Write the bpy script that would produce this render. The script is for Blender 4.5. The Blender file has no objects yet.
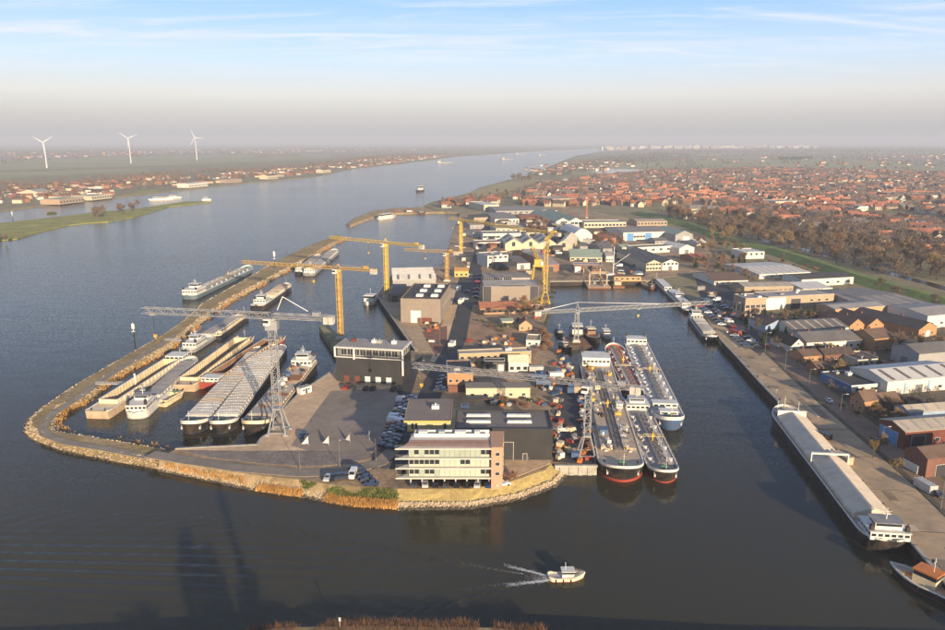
import bpy, math, random
import numpy as np
from mathutils import Vector, Matrix, noise as mnoise

random.seed(7)
rng = np.random.default_rng(11)
SC = bpy.context.scene
COL = SC.collection
PI = math.pi
R = math.radians

# ------------------------------------------------------------------ camera
CAM_H = 100.0
FPX = 735.0                       # focal length in pixels of a 945 px wide frame
PITCH = math.atan((315 - 141) / FPX)
cam_data = bpy.data.cameras.new('camera')
cam = bpy.data.objects.new('camera', cam_data)
COL.objects.link(cam)
cam.location = (0, 0, CAM_H)
cam.rotation_euler = (PI / 2 - PITCH, 0, 0)
cam_data.sensor_width = 36
cam_data.lens = 36 * FPX / 945
cam_data.clip_start = 0.5
cam_data.clip_end = 60000
SC.camera = cam

# ------------------------------------------------------------------ light
SUN_EL = R(11.5)
SUN_DIR = Vector((0.42, -0.907, 0)).normalized()          # horizontal direction towards the sun
world = bpy.data.worlds.new('World')
SC.world = world
world.use_nodes = True
wn, wl = world.node_tree.nodes, world.node_tree.links
wn.clear()
wo = wn.new('ShaderNodeOutputWorld')
bg = wn.new('ShaderNodeBackground')
sky = wn.new('ShaderNodeTexSky')
sky.sky_type = 'NISHITA'
sky.sun_disc = False
sky.sun_elevation = SUN_EL
sky.sun_rotation = math.atan2(SUN_DIR.x, SUN_DIR.y)
sky.air_density = 1.0
sky.dust_density = 1.2
sky.ozone_density = 1.5
tc = wn.new('ShaderNodeTexCoord')
sep = wn.new('ShaderNodeSeparateXYZ')
wl.new(tc.outputs['Generated'], sep.inputs[0])
# high thin cirrus, laid out on a flat layer far above
den = wn.new('ShaderNodeMath'); den.operation = 'ADD'; den.inputs[1].default_value = 0.06
wl.new(sep.outputs['Z'], den.inputs[0])
dx = wn.new('ShaderNodeMath'); dx.operation = 'DIVIDE'
dy = wn.new('ShaderNodeMath'); dy.operation = 'DIVIDE'
wl.new(sep.outputs['X'], dx.inputs[0]); wl.new(den.outputs[0], dx.inputs[1])
wl.new(sep.outputs['Y'], dy.inputs[0]); wl.new(den.outputs[0], dy.inputs[1])
cmb = wn.new('ShaderNodeCombineXYZ')
wl.new(dx.outputs[0], cmb.inputs[0]); wl.new(dy.outputs[0], cmb.inputs[1])
mp = wn.new('ShaderNodeMapping')
mp.inputs['Rotation'].default_value = (0, 0, R(52))
mp.inputs['Scale'].default_value = (0.42, 1.25, 1)
wl.new(cmb.outputs[0], mp.inputs[0])
nz = wn.new('ShaderNodeTexNoise')
nz.inputs['Scale'].default_value = 1.6
nz.inputs['Detail'].default_value = 9
nz.inputs['Roughness'].default_value = 0.62
nz.inputs['Distortion'].default_value = 0.9
wl.new(mp.outputs[0], nz.inputs['Vector'])
cr = wn.new('ShaderNodeMapRange')
cr.interpolation_type = 'SMOOTHSTEP'
cr.inputs['From Min'].default_value = 0.43
cr.inputs['From Max'].default_value = 0.74
cr.inputs['To Max'].default_value = 0.75
wl.new(nz.outputs[0], cr.inputs['Value'])
# the sky's hue: Nishita, drained of yellow low down by winter haze
hz = wn.new('ShaderNodeValToRGB')
hz.color_ramp.interpolation = 'LINEAR'
hz.color_ramp.elements[0].position = 0.0
hz.color_ramp.elements[0].color = (0.262, 0.265, 0.295, 1)
hz.color_ramp.elements[1].position = 1.0
hz.color_ramp.elements[1].color = (0.028, 0.060, 0.150, 1)
for p_, c_ in ((0.012, (0.272, 0.272, 0.30)), (0.030, (0.325, 0.313, 0.328)), (0.058, (0.435, 0.415, 0.415)), (0.10, (0.345, 0.43, 0.545)), (0.17, (0.185, 0.325, 0.565)), (0.32, (0.078, 0.165, 0.36))):
    e_ = hz.color_ramp.elements.new(p_); e_.color = (*c_, 1)
wl.new(sep.outputs['Z'], hz.inputs[0])
mul = wn.new('ShaderNodeVectorMath'); mul.operation = 'SCALE'
mul.inputs['Scale'].default_value = 0.10                   # the physical sky's strength
wl.new(sky.outputs[0], mul.inputs[0])
mixh = wn.new('ShaderNodeMix'); mixh.data_type = 'RGBA'
mixh.inputs['Factor'].default_value = 0.82
wl.new(mul.outputs[0], mixh.inputs['A']); wl.new(hz.outputs[0], mixh.inputs['B'])
mixc = wn.new('ShaderNodeMix'); mixc.data_type = 'RGBA'
lowf = wn.new('ShaderNodeMapRange'); lowf.interpolation_type = 'SMOOTHSTEP'
lowf.inputs['From Min'].default_value = 0.045; lowf.inputs['From Max'].default_value = 0.115
wl.new(sep.outputs['Z'], lowf.inputs['Value'])
cfac = wn.new('ShaderNodeMath'); cfac.operation = 'MULTIPLY'
wl.new(cr.outputs[0], cfac.inputs[0]); wl.new(lowf.outputs[0], cfac.inputs[1])
wl.new(cfac.outputs[0], mixc.inputs['Factor'])
wl.new(mixh.outputs['Result'], mixc.inputs['A'])
mixc.inputs['B'].default_value = (0.47, 0.48, 0.51, 1)
wl.new(mixc.outputs['Result'], bg.inputs['Color'])
bg.inputs['Strength'].default_value = 1.0
wl.new(bg.outputs[0], wo.inputs[0])

sun_data = bpy.data.lights.new('sun', 'SUN')
sun_data.energy = 5.0
sun_data.angle = R(0.6)
sun_data.color = (1.0, 0.79, 0.53)
sun = bpy.data.objects.new('sun', sun_data)
COL.objects.link(sun)
sv = Vector((SUN_DIR.x * math.cos(SUN_EL), SUN_DIR.y * math.cos(SUN_EL), math.sin(SUN_EL)))
sun.rotation_euler = sv.to_track_quat('Z', 'Y').to_euler()

SC.view_settings.view_transform = 'Standard'
SC.view_settings.look = 'None'
SC.view_settings.exposure = 1.0
SC.view_settings.gamma = 1.0
SC.render.engine = 'CYCLES'
SC.cycles.use_denoising = True
SC.cycles.max_bounces = 5
SC.cycles.diffuse_bounces = 2
SC.cycles.glossy_bounces = 2
SC.cycles.transmission_bounces = 2
SC.cycles.volume_bounces = 0
SC.cycles.sample_clamp_indirect = 4
SC.cycles.caustics_reflective = False
SC.cycles.caustics_refractive = False

# ------------------------------------------------------------------ measuring: picture point -> place on the ground
LZ = 3.0                                                    # quay level above the water
def P(px, py, z=LZ):
    u = (px - 472.5) / FPX; v = -(py - 315) / FPX
    a = math.cos(PITCH) + v * math.sin(PITCH); b = -math.sin(PITCH) + v * math.cos(PITCH)
    t = (CAM_H - z) / -b
    return (u * t, a * t)
def P3(px, py, z=LZ):
    x, y = P(px, py, z); return Vector((x, y, z))
def z_at(Y, py):                                            # height that shows at row py when it stands Y metres away
    v = -(py - 315) / FPX
    return CAM_H + (-math.sin(PITCH) + v * math.cos(PITCH)) / (math.cos(PITCH) + v * math.sin(PITCH)) * Y
def d_at(py, z):                                            # how far away a point of height z shows at row py
    return P(472.5, py, z)[1]
def to_px(x, y, z):
    c, s = math.cos(PITCH), math.sin(PITCH)
    d = y * c - (z - CAM_H) * s; h = y * s + (z - CAM_H) * c
    return (472.5 + FPX * x / d, 315 - FPX * h / d)

# ------------------------------------------------------------------ materials
MATS = {}
def M(name, col, rough=0.75, var=0.16, scale=0.35, fine=0.10, metal=0.0, rand=0.0, corr=0.0, axis='X', bump=0.0, bscale=3.0, dirt=None, dirt_amt=0.5, dirt_scale=0.12, spec=0.35, coat=0.0):
    if name in MATS: return MATS[name]
    m = bpy.data.materials.new(name); m.use_nodes = True
    n, l = m.node_tree.nodes, m.node_tree.links
    b = n['Principled BSDF']
    b.inputs['Roughness'].default_value = rough
    b.inputs['Metallic'].default_value = metal
    b.inputs['Specular IOR Level'].default_value = spec
    if coat: b.inputs['Coat Weight'].default_value = coat
    g = n.new('ShaderNodeNewGeometry')
    n1 = n.new('ShaderNodeTexNoise'); n1.inputs['Scale'].default_value = scale; n1.inputs['Detail'].default_value = 5; n1.inputs['Roughness'].default_value = 0.6
    l.new(g.outputs['Position'], n1.inputs['Vector'])
    n2 = n.new('ShaderNodeTexNoise'); n2.inputs['Scale'].default_value = scale * 9; n2.inputs['Detail'].default_value = 3
    l.new(g.outputs['Position'], n2.inputs['Vector'])
    def ramp(src, lo, hi, a, c):
        r = n.new('ShaderNodeMapRange'); r.inputs['From Min'].default_value = lo; r.inputs['From Max'].default_value = hi
        r.inputs['To Min'].default_value = a; r.inputs['To Max'].default_value = c
        l.new(src, r.inputs['Value']); return r.outputs[0]
    v = ramp(n1.outputs[0], 0.3, 0.7, 1 - var, 1 + var)
    v2 = ramp(n2.outputs[0], 0.3, 0.7, 1 - fine, 1 + fine)
    mm = n.new('ShaderNodeMath'); mm.operation = 'MULTIPLY'; l.new(v, mm.inputs[0]); l.new(v2, mm.inputs[1])
    val = mm.outputs[0]
    if rand:
        oi = n.new('ShaderNodeObjectInfo')
        v3 = ramp(oi.outputs['Random'], 0, 1, 1 - rand, 1 + rand)
        m3 = n.new('ShaderNodeMath'); m3.operation = 'MULTIPLY'; l.new(val, m3.inputs[0]); l.new(v3, m3.inputs[1]); val = m3.outputs[0]
    base = n.new('ShaderNodeVectorMath'); base.operation = 'SCALE'
    base.inputs[0].default_value = col[:3]; l.new(val, base.inputs['Scale'])
    out = base.outputs[0]
    if dirt:
        n3 = n.new('ShaderNodeTexNoise'); n3.inputs['Scale'].default_value = dirt_scale; n3.inputs['Detail'].default_value = 8; n3.inputs['Roughness'].default_value = 0.7
        l.new(g.outputs['Position'], n3.inputs['Vector'])
        f = ramp(n3.outputs[0], 0.44, 0.64, 0, dirt_amt)
        mx = n.new('ShaderNodeMix'); mx.data_type = 'RGBA'
        l.new(f, mx.inputs['Factor']); l.new(out, mx.inputs['A']); mx.inputs['B'].default_value = (*dirt, 1)
        out = mx.outputs['Result']
    l.new(out, b.inputs['Base Color'])
    if corr or bump:
        bp = n.new('ShaderNodeBump'); bp.inputs['Distance'].default_value = 0.08; bp.inputs['Strength'].default_value = 0.6
        if corr:
            t = n.new('ShaderNodeTexCoord'); w = n.new('ShaderNodeTexWave'); w.bands_direction = axis
            w.inputs['Scale'].default_value = corr; l.new(t.outputs['Object'], w.inputs['Vector']); l.new(w.outputs['Fac'], bp.inputs['Height'])
        else:
            n4 = n.new('ShaderNodeTexNoise'); n4.inputs['Scale'].default_value = bscale; n4.inputs['Detail'].default_value = 4
            l.new(g.outputs['Position'], n4.inputs['Vector']); l.new(n4.outputs[0], bp.inputs['Height']); bp.inputs['Distance'].default_value = bump
        l.new(bp.outputs[0], b.inputs['Normal'])
    MATS[name] = m
    return m

def glass(name, col, rough=0.06):
    if name in MATS: return MATS[name]
    m = M(name, col, rough=rough, var=0.3, scale=0.4, spec=0.8)
    return m

# ------------------------------------------------------------------ mesh builder
class MB:
    def __init__(s): s.v = []; s.f = []; s.m = []
    def add(s, vs, fs, mi=0):
        o = len(s.v); s.v.extend([tuple(p) for p in vs])
        for f in fs: s.f.append([i + o for i in f]); s.m.append(mi)
        return s
    def box(s, x0, x1, y0, y1, z0, z1, mi=0):
        v = [(x0,y0,z0),(x1,y0,z0),(x1,y1,z0),(x0,y1,z0),(x0,y0,z1),(x1,y0,z1),(x1,y1,z1),(x0,y1,z1)]
        return s.add(v, [(3,2,1,0),(4,5,6,7),(0,1,5,4),(1,2,6,5),(2,3,7,6),(3,0,4,7)], mi)
    def cbox(s, c, d, mi=0, rot=None):
        h = [q / 2 for q in d]
        v = [Vector((a * h[0], b * h[1], e * h[2])) for e in (-1, 1) for a, b in ((-1,-1),(1,-1),(1,1),(-1,1))]
        if rot is not None: v = [rot @ p for p in v]
        v = [p + Vector(c) for p in v]
        return s.add(v, [(3,2,1,0),(4,5,6,7),(0,1,5,4),(1,2,6,5),(2,3,7,6),(3,0,4,7)], mi)
    def prism(s, poly, z0, z1, mi=0, top=None):
        n = len(poly)
        if sum(poly[i][0] * poly[(i + 1) % n][1] - poly[(i + 1) % n][0] * poly[i][1] for i in range(n)) < 0: poly = poly[::-1]
        v = [(p[0], p[1], z0) for p in poly] + [(p[0], p[1], z1) for p in poly]
        s.add(v, [(i, (i + 1) % n, (i + 1) % n + n, i + n) for i in range(n)], mi)
        s.add([(p[0], p[1], z1) for p in poly], [list(range(n))], mi if top is None else top)
        return s
    def tube(s, a, b, r, n=4, mi=0, r2=None, cap=True):
        a = Vector(a); b = Vector(b); d = b - a
        if d.length < 1e-6: return s
        d.normalize()
        u = d.cross(Vector((0, 0, 1)))
        if u.length < 0.01: u = Vector((1, 0, 0))
        u.normalize(); w = d.cross(u)
        r2 = r if r2 is None else r2
        v = []
        for c, q in ((a, r), (b, r2)):
            for i in range(n):
                t = 2 * PI * (i + 0.5) / n
                v.append(c + u * math.cos(t) * q + w * math.sin(t) * q)
        s.add(v, [(i, (i + 1) % n, (i + 1) % n + n, i + n) for i in range(n)], mi)
        if cap: s.add(v, [list(range(n))[::-1], list(range(n, 2 * n))], mi)
        return s
    def lathe(s, c, prof, n=12, mi=0):
        v = []
        for r, z in prof:
            for i in range(n):
                t = 2 * PI * i / n; v.append((c[0] + r * math.cos(t), c[1] + r * math.sin(t), c[2] + z))
        f = []
        for k in range(len(prof) - 1):
            for i in range(n): f.append((k*n+i, k*n+(i+1)%n, (k+1)*n+(i+1)%n, (k+1)*n+i))
        f.append(list(range((len(prof)-1)*n, len(prof)*n)))
        return s.add(v, f, mi)
    def lattice(s, a, b, w, h, bays, r, mi=0, tri=False, up=Vector((0,0,1)), h2=None, diag=True):
        """four-chord (or three-chord) truss from a to b"""
        a = Vector(a); b = Vector(b); d = (b - a).normalized()
        sd = d.cross(up)
        if sd.length < 0.01: sd = Vector((1, 0, 0)); 
        sd.normalize(); uu = sd.cross(d).normalized()
        h2 = h if h2 is None else h2
        def cor(t, k):
            hh = h + (h2 - h) * t; c = a.lerp(b, t)
            if tri: return c + (sd * (w/2), -sd * (w/2), uu * hh)[k] 
            return c + ((sd * w/2 - uu * hh/2), (-sd * w/2 - uu * hh/2), (-sd * w/2 + uu * hh/2), (sd * w/2 + uu * hh/2))[k]
        K = 3 if tri else 4
        for k in range(K): s.tube(cor(0, k), cor(1, k), r, 4, mi)
        for i in range(bays):
            t0, t1 = i / bays, (i + 1) / bays
            for k in range(K):
                k2 = (k + 1) % K
                s.tube(cor(t0, k), cor(t0, k2), r * 0.6, 3, mi, cap=False)
                if diag:
                    if i % 2: s.tube(cor(t0, k), cor(t1, k2), r * 0.6, 3, mi, cap=False)
                    else: s.tube(cor(t0, k2), cor(t1, k), r * 0.6, 3, mi, cap=False)
        return s
    def mesh(s, name, mats, smooth=False):
        me = bpy.data.meshes.new(name)
        me.from_pydata(s.v, [], s.f)
        for m in mats: me.materials.append(m)
        if len(mats) > 1: me.polygons.foreach_set('material_index', s.m)
        if smooth: me.polygons.foreach_set('use_smooth', [True] * len(me.polygons))
        me.update()
        return me
    def obj(s, name, mats, parent=None, loc=None, rz=0, smooth=False):
        if not isinstance(mats, (list, tuple)): mats = [mats]
        return link(name, s.mesh(name, mats, smooth), parent, loc, rz)

def link(name, me, parent=None, loc=None, rz=0):
    o = bpy.data.objects.new(name, me); COL.objects.link(o)
    if parent is not None: o.parent = parent
    if loc is not None: o.location = loc
    if rz: o.rotation_euler = (0, 0, rz)
    return o
def tag(o, label=None, cat=None, group=None, kind=None):
    if label: o['label'] = label
    if cat: o['category'] = cat
    if group: o['group'] = group
    if kind: o['kind'] = kind
    return o
def thing(name, label, cat, loc=(0, 0, 0), rz=0, group=None):
    o = bpy.data.objects.new(name, None); COL.objects.link(o)
    o.location = loc; o.rotation_euler = (0, 0, rz)
    o.empty_display_size = 0.5
    return tag(o, label, cat, group)
KIDS = {}
def copy_tree(o, kids, loc, rz=0, label=None, group=None, scale=None):
    """a copy of a thing with copies of its parts (kids: list of (part, [sub-parts]))"""
    c = o.copy(); COL.objects.link(c)
    c.location = loc; c.rotation_euler = (0, 0, rz)
    if scale is not None: c.scale = (scale,) * 3 if not isinstance(scale, (tuple, list)) else scale
    if label: c['label'] = label
    if group: c['group'] = group
    for p, subs in kids:
        q = p.copy(); COL.objects.link(q); q.parent = c
        for t in subs:
            w = t.copy(); COL.objects.link(w); w.parent = q
    return c
ORD = 'first second third fourth fifth sixth seventh eighth ninth tenth eleventh twelfth thirteenth fourteenth fifteenth sixteenth seventeenth eighteenth nineteenth twentieth'.split()

def in_poly(x, y, poly):
    c = False; n = len(poly); j = n - 1
    for i in range(n):
        xi, yi = poly[i]; xj, yj = poly[j]
        if (yi > y) != (yj > y) and x < (xj - xi) * (y - yi) / (yj - yi) + xi: c = not c
        j = i
    return c
def inset(poly, d):
    """miter inset of a counter-clockwise polygon"""
    n = len(poly); out = []
    for i in range(n):
        p0, p1, p2 = Vector(poly[i-1]), Vector(poly[i]), Vector(poly[(i+1) % n])
        a = (p1 - p0).normalized(); b = (p2 - p1).normalized()
        na = Vector((-a.y, a.x)); nb = Vector((-b.y, b.x))
        m = na + nb
        if m.length < 0.3: m = na
        m.normalize()
        k = d / max(0.5, m.dot(na))
        q = p1 + m * k; out.append((q.x, q.y))
    return out
def ccw(poly):
    n = len(poly)
    a = sum(poly[i][0] * poly[(i + 1) % n][1] - poly[(i + 1) % n][0] * poly[i][1] for i in range(n))
    return poly if a > 0 else poly[::-1]
# ================================================================== SETTING
asphalt = M('asphalt', (0.23, 0.185, 0.15), 0.85, 0.22, 0.08, dirt=(0.31, 0.245, 0.185), dirt_amt=0.7, dirt_scale=0.05)
asphalt_dark_shaded = M('asphalt_dark_shaded', (0.047, 0.046, 0.050), 0.8, 0.2, 0.1, dirt=(0.07, 0.066, 0.06), dirt_amt=0.5)  # dark asphalt, deepened so its colour also carries the buildings' shade
road_grey = M('road_grey', (0.26, 0.215, 0.165), 0.85, 0.15, 0.06, dirt=(0.07, 0.065, 0.06), dirt_amt=0.4)
paving = M('paving', (0.60, 0.42, 0.255), 0.85, 0.15, 0.06, fine=0.16, dirt=(0.36, 0.26, 0.17), dirt_amt=0.6, dirt_scale=0.07)
quay_tan = M('quay_tan', (0.41, 0.295, 0.18), 0.88, 0.15, 0.05, fine=0.14, dirt=(0.22, 0.175, 0.125), dirt_amt=0.65, dirt_scale=0.045)
yard_dirt = M('yard_dirt', (0.36, 0.25, 0.145), 0.95, 0.3, 0.09, fine=0.25, bump=0.12, bscale=1.5, dirt=(0.13, 0.10, 0.075), dirt_amt=0.75, dirt_scale=0.07)
town_ground = M('town_ground', (0.20, 0.175, 0.085), 0.95, 0.4, 0.03, fine=0.3, dirt=(0.25, 0.20, 0.13), dirt_amt=0.8, dirt_scale=0.02)
grass_dry = M('grass_dry', (0.20, 0.165, 0.065), 0.95, 0.25, 0.1, fine=0.25, bump=0.2, bscale=1.2, dirt=(0.12, 0.10, 0.045), dirt_amt=0.6, dirt_scale=0.15)
grass_green = M('grass_green', (0.27, 0.26, 0.06), 0.95, 0.25, 0.05, fine=0.2, bump=0.15, bscale=1.5, dirt=(0.135, 0.12, 0.045), dirt_amt=0.5, dirt_scale=0.04)
grass_mound = M('grass_mound', (0.44, 0.33, 0.13), 0.95, 0.15, 0.12, fine=0.2, bump=0.15, bscale=1.5, dirt=(0.20, 0.16, 0.06), dirt_amt=0.5)
dam_soil = M('dam_soil', (0.33, 0.235, 0.120), 0.95, 0.3, 0.06, fine=0.3, bump=0.2, bscale=1.2, dirt=(0.22, 0.165, 0.065), dirt_amt=0.7, dirt_scale=0.05)
concrete = M('concrete', (0.36, 0.34, 0.30), 0.85, 0.15, 0.4, dirt=(0.20, 0.18, 0.15), dirt_amt=0.5, dirt_scale=0.5)
sheet_pile = M('sheet_pile', (0.035, 0.032, 0.030), 0.8, 0.3, 0.5, corr=2.2, dirt=(0.10, 0.05, 0.025), dirt_amt=0.6, dirt_scale=0.4)
rock_mat = M('rock', (0.42, 0.33, 0.22), 0.9, 0.35, 1.5, fine=0.25)
rock_wet = M('rock_wet', (0.09, 0.075, 0.055), 0.6, 0.3, 1.5, fine=0.25)
reed_mat = M('reed', (0.44, 0.24, 0.075), 0.9, 0.3, 0.25, fine=0.3)
scrub_mat = M('scrub', (0.16, 0.13, 0.045), 0.95, 0.4, 0.2, fine=0.3)

# water -------------------------------------------------------------
def water_material():
    m = bpy.data.materials.new('river_water'); m.use_nodes = True
    n, l = m.node_tree.nodes, m.node_tree.links
    b = n['Principled BSDF']
    b.inputs['Base Color'].default_value = (0.040, 0.037, 0.0235, 1)
    b.inputs['Roughness'].default_value = 0.12
    b.inputs['IOR'].default_value = 1.333
    b.inputs['Specular IOR Level'].default_value = 0.28
    g = n.new('ShaderNodeNewGeometry')
    def noise(scale, detail, sx=1.0):
        mp = n.new('ShaderNodeMapping'); mp.inputs['Scale'].default_value = (sx, 1, 1)
        mp.inputs['Rotation'].default_value = (0, 0, R(20))
        l.new(g.outputs['Position'], mp.inputs[0])
        q = n.new('ShaderNodeTexNoise'); q.inputs['Scale'].default_value = scale; q.inputs['Detail'].default_value = detail
        l.new(mp.outputs[0], q.inputs['Vector']); return q.outputs[0]
    big = noise(0.006, 4, 0.5)
    r = n.new('ShaderNodeMapRange'); r.inputs['From Min'].default_value = 0.35; r.inputs['From Max'].default_value = 0.65
    r.inputs['To Min'].default_value = 0.6; r.inputs['To Max'].default_value = 1.0
    l.new(big, r.inputs['Value'])
    # open river is rougher than the sheltered basins
    sx = n.new('ShaderNodeSeparateXYZ'); l.new(g.outputs['Position'], sx.inputs[0])
    ry = n.new('ShaderNodeMapRange'); ry.inputs['From Min'].default_value = 150; ry.inputs['From Max'].default_value = 600
    ry.inputs['To Min'].default_value = 0.20; ry.inputs['To Max'].default_value = 0.95
    l.new(sx.outputs['Y'], ry.inputs['Value'])
    mu = n.new('ShaderNodeMath'); mu.operation = 'MULTIPLY'; l.new(r.outputs[0], mu.inputs[0]); l.new(ry.outputs[0], mu.inputs[1])
    # wind ripples as a field of slopes, so that they act the same near and far
    mpn = n.new('ShaderNodeMapping'); mpn.inputs['Scale'].default_value = (0.6, 1, 1); mpn.inputs['Rotation'].default_value = (0, 0, R(20))
    l.new(g.outputs['Position'], mpn.inputs[0])
    rn = n.new('ShaderNodeTexNoise'); rn.inputs['Scale'].default_value = 2.0; rn.inputs['Detail'].default_value = 2; rn.inputs['Roughness'].default_value = 0.62
    l.new(mpn.outputs[0], rn.inputs['Vector'])
    sb = n.new('ShaderNodeVectorMath'); sb.operation = 'SUBTRACT'; sb.inputs[1].default_value = (0.5, 0.5, 0.5); l.new(rn.outputs['Color'], sb.inputs[0])
    fl = n.new('ShaderNodeVectorMath'); fl.operation = 'MULTIPLY'; fl.inputs[1].default_value = (1, 1, 0); l.new(sb.outputs[0], fl.inputs[0])
    sc = n.new('ShaderNodeVectorMath'); sc.operation = 'SCALE'; l.new(fl.outputs[0], sc.inputs[0]); l.new(mu.outputs[0], sc.inputs['Scale'])
    b2 = n.new('ShaderNodeBump'); b2.inputs['Distance'].default_value = 0.9; b2.inputs['Strength'].default_value = 0.22
    l.new(noise(0.11, 3, 0.5), b2.inputs['Height'])
    ad = n.new('ShaderNodeVectorMath'); ad.operation = 'ADD'; l.new(b2.outputs[0], ad.inputs[0]); l.new(sc.outputs[0], ad.inputs[1])
    nm = n.new('ShaderNodeVectorMath'); nm.operation = 'NORMALIZE'; l.new(ad.outputs[0], nm.inputs[0])
    l.new(nm.outputs[0], b.inputs['Normal'])
    return m
water_mat = water_material()

# the near reach is a fine grid that carries the boat's wake as real waves
WX0, WX1, WY0, WY1, WS = -150.0, 70.0, 112.0, 194.0, 0.5
BOAT = Vector((18.0, 153.5))                                 # stern of the launch under way, heading +x
def wake_grid():
    nx = int((WX1 - WX0) / WS) + 1; ny = int((WY1 - WY0) / WS) + 1
    X, Y = np.meshgrid(np.linspace(WX0, WX1, nx), np.linspace(WY0, WY1, ny))
    def kelvin(bx, by, lam, amp, head):
        c, s = math.cos(head), math.sin(head)
        ex = -((X - bx) * c + (Y - by) * s); ey = np.abs(-(X - bx) * s + (Y - by) * c)
        ex = np.maximum(ex, 0.2)
        k0 = 2 * PI / lam
        t = ey / ex
        disc = np.clip(1 - 8 * t * t, 0, None)
        Hh = np.zeros_like(X)
        tt = np.maximum(t, 1e-3)
        for sg in (-1, 1):
            tn = (1 + sg * np.sqrt(disc)) / (4 * tt)          # tan(theta) of the two wave systems
            tn = np.clip(tn, 0, 3.2)
            cs2 = 1 / (1 + tn * tn); cs = np.sqrt(cs2)
            ph = k0 * (ex * cs + ey * tn * cs) / cs2
            w = np.where(t < 0.3535, 1.0, np.exp(-((t - 0.3535) / 0.05) ** 2))
            a = amp / np.sqrt(1 + ex / 9) * (0.35 if sg < 0 else 1.0)
            edge = 1 + 0.3 * np.exp(-((t - 0.33) / 0.05) ** 2)
            damp = np.where(tn > 1.05, np.exp(-(tn - 1.05) * 3.0), 1.0)
            Hh += a * np.cos(ph) * w * edge * damp
        far = np.clip((ex - 1.0) / 4, 0, 1)
        return Hh * far
    Z = kelvin(BOAT.x, BOAT.y, 6.5, 0.22, 0.03)
    # older swell from a ship that has passed, running towards the left shore
    u = (Y - 158) + 0.045 * (X + 60)
    env = np.exp(-(u / 13) ** 2) * np.clip((20 - X) / 90, 0, 1)
    Z += 0.085 * np.cos(2 * PI * (u / (3.2 + 0.010 * (X + 150)))) * env
    e = np.minimum(np.minimum(X - WX0, WX1 - X), np.minimum(Y - WY0, WY1 - Y))
    Z *= np.clip(e / 12, 0, 1)
    return X, Y, Z
gx, gy, gz = wake_grid()
ny_, nx_ = gx.shape
near_water = bpy.data.meshes.new('river_water')
vv = np.stack([gx, gy, gz], -1).reshape(-1, 3)
ii = (np.arange(ny_ - 1)[:, None] * nx_ + np.arange(nx_ - 1)[None, :]).reshape(-1)
ff = np.stack([ii, ii + 1, ii + nx_ + 1, ii + nx_], -1)
nv = len(vv)
FAR = 23500.0; WIDE = 15500.0; BACK = -700.0
outer = [(-WIDE, BACK), (WIDE, BACK), (WIDE, FAR), (-WIDE, FAR)]
vv2 = np.concatenate([vv, np.array([(x, y, 0) for x, y in outer])])
c00, c10, c11, c01 = 0, nx_ - 1, nx_ * ny_ - 1, nx_ * (ny_ - 1)
faces = ff.tolist() + [
    [nv, nv + 1] + list(range(c10, c00 - 1, -1)),
    [nv + 1, nv + 2] + list(range(c11, c10 - 1, -nx_)),
    [nv + 2, nv + 3] + list(range(c01, c11 + 1)),
    [nv + 3, nv] + list(range(c00, c01 + 1, nx_)),
]
near_water.from_pydata(vv2.tolist(), [], faces)
near_water.materials.append(water_mat)
near_water.polygons.foreach_set('use_smooth', [True] * len(near_water.polygons))
near_water.update()
tag(link('water', near_water), kind='structure')
tag(MB().box(-WIDE, WIDE, BACK, FAR, -9, -6).obj('river_bed', M('river_bed', (0.04, 0.035, 0.025))), kind='structure')

# land --------------------------------------------------------------
SHEETS = [0]
def sheet(name, poly, z, mat, thick=3.2, kind='structure'):
    SHEETS[0] += 1; z += 0.0015 * (SHEETS[0] % 16)             # no two sheets share a plane
    o = MB().prism(poly, z - thick, z).obj(name, mat)
    return tag(o, kind=kind)
def pxpoly(pts, z=LZ): return [P(x, y, z) for x, y in pts]

# shore line of the shipyard headland and the land behind it (top edge of the quay)
YARD_W = [(176,449),(257,445),(262,438),(271,432),(281,412),(300,393),(331,372),(337,363),(334,350),(319,326),(327,324),(348,345),(416,351),(380,300),(377,296),(394,271),(441,267),(449,244),(454,229),(460,212.5),(440,211),(424,206),(430,202.5),(470,192.5),(478,188),(504,181),(530,175),(556,163.5),(575,156),(600,151.5),(650,149.2),(700,148.2)]
QUAY_E = [(1010,650),(960,600),(915,546),(850,473),(780,403),(757,379),(740,360),(722,341),(700,310),(682,293),(660,278),(646,280.5)]
BASIN = [(550,281.5),(550,303),(543,320),(549,338),(560,357),(577,372),(584,385),(590,420),(597,466)]
MOUND_T = [(555,466),(553,462),(545,470),(510,482),(470,489),(397,489)]
SHORE_T = [(340,486),(300,480),(246,474),(189,465),(160,457)]
land = pxpoly(YARD_W) + [(3200, FAR), (WIDE - 5, FAR), (WIDE - 5, 60.0)] + pxpoly(QUAY_E) + pxpoly(BASIN) + pxpoly(MOUND_T) + pxpoly(SHORE_T)
sheet('ground', land, LZ, town_ground, 7)
left_land = [P(x, y, 1.5) for x, y in [(-140,219),(-60,215),(0,210.5),(44,205.5),(54,203.5),(122,196.5),(190,188.5),(237,183.5),(308,177.5),(352,168.5),(402,163.5),(457,156.5),(500,153.5),(556,149.8),(610,148.0),(660,147.3)]] + [(2900, FAR - 10), (-WIDE + 5, FAR - 10), (-WIDE + 5, 900.0)]
sheet('left_bank_ground', left_land, 1.5, town_ground, 6)
spit = [P(x, y, 1.0) for x, y in [(-60,248),(0,240),(17,238.5),(40,231.5),(68,225),(90,222.5),(108,221.5),(135,216.5),(169,206.5),(212,201.6),(186,201.2),(139,208),(91,212.5),(51,217.5),(0,223),(-60,230)]]
sheet('green_spit', spit, 1.0, grass_green, 5)
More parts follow.
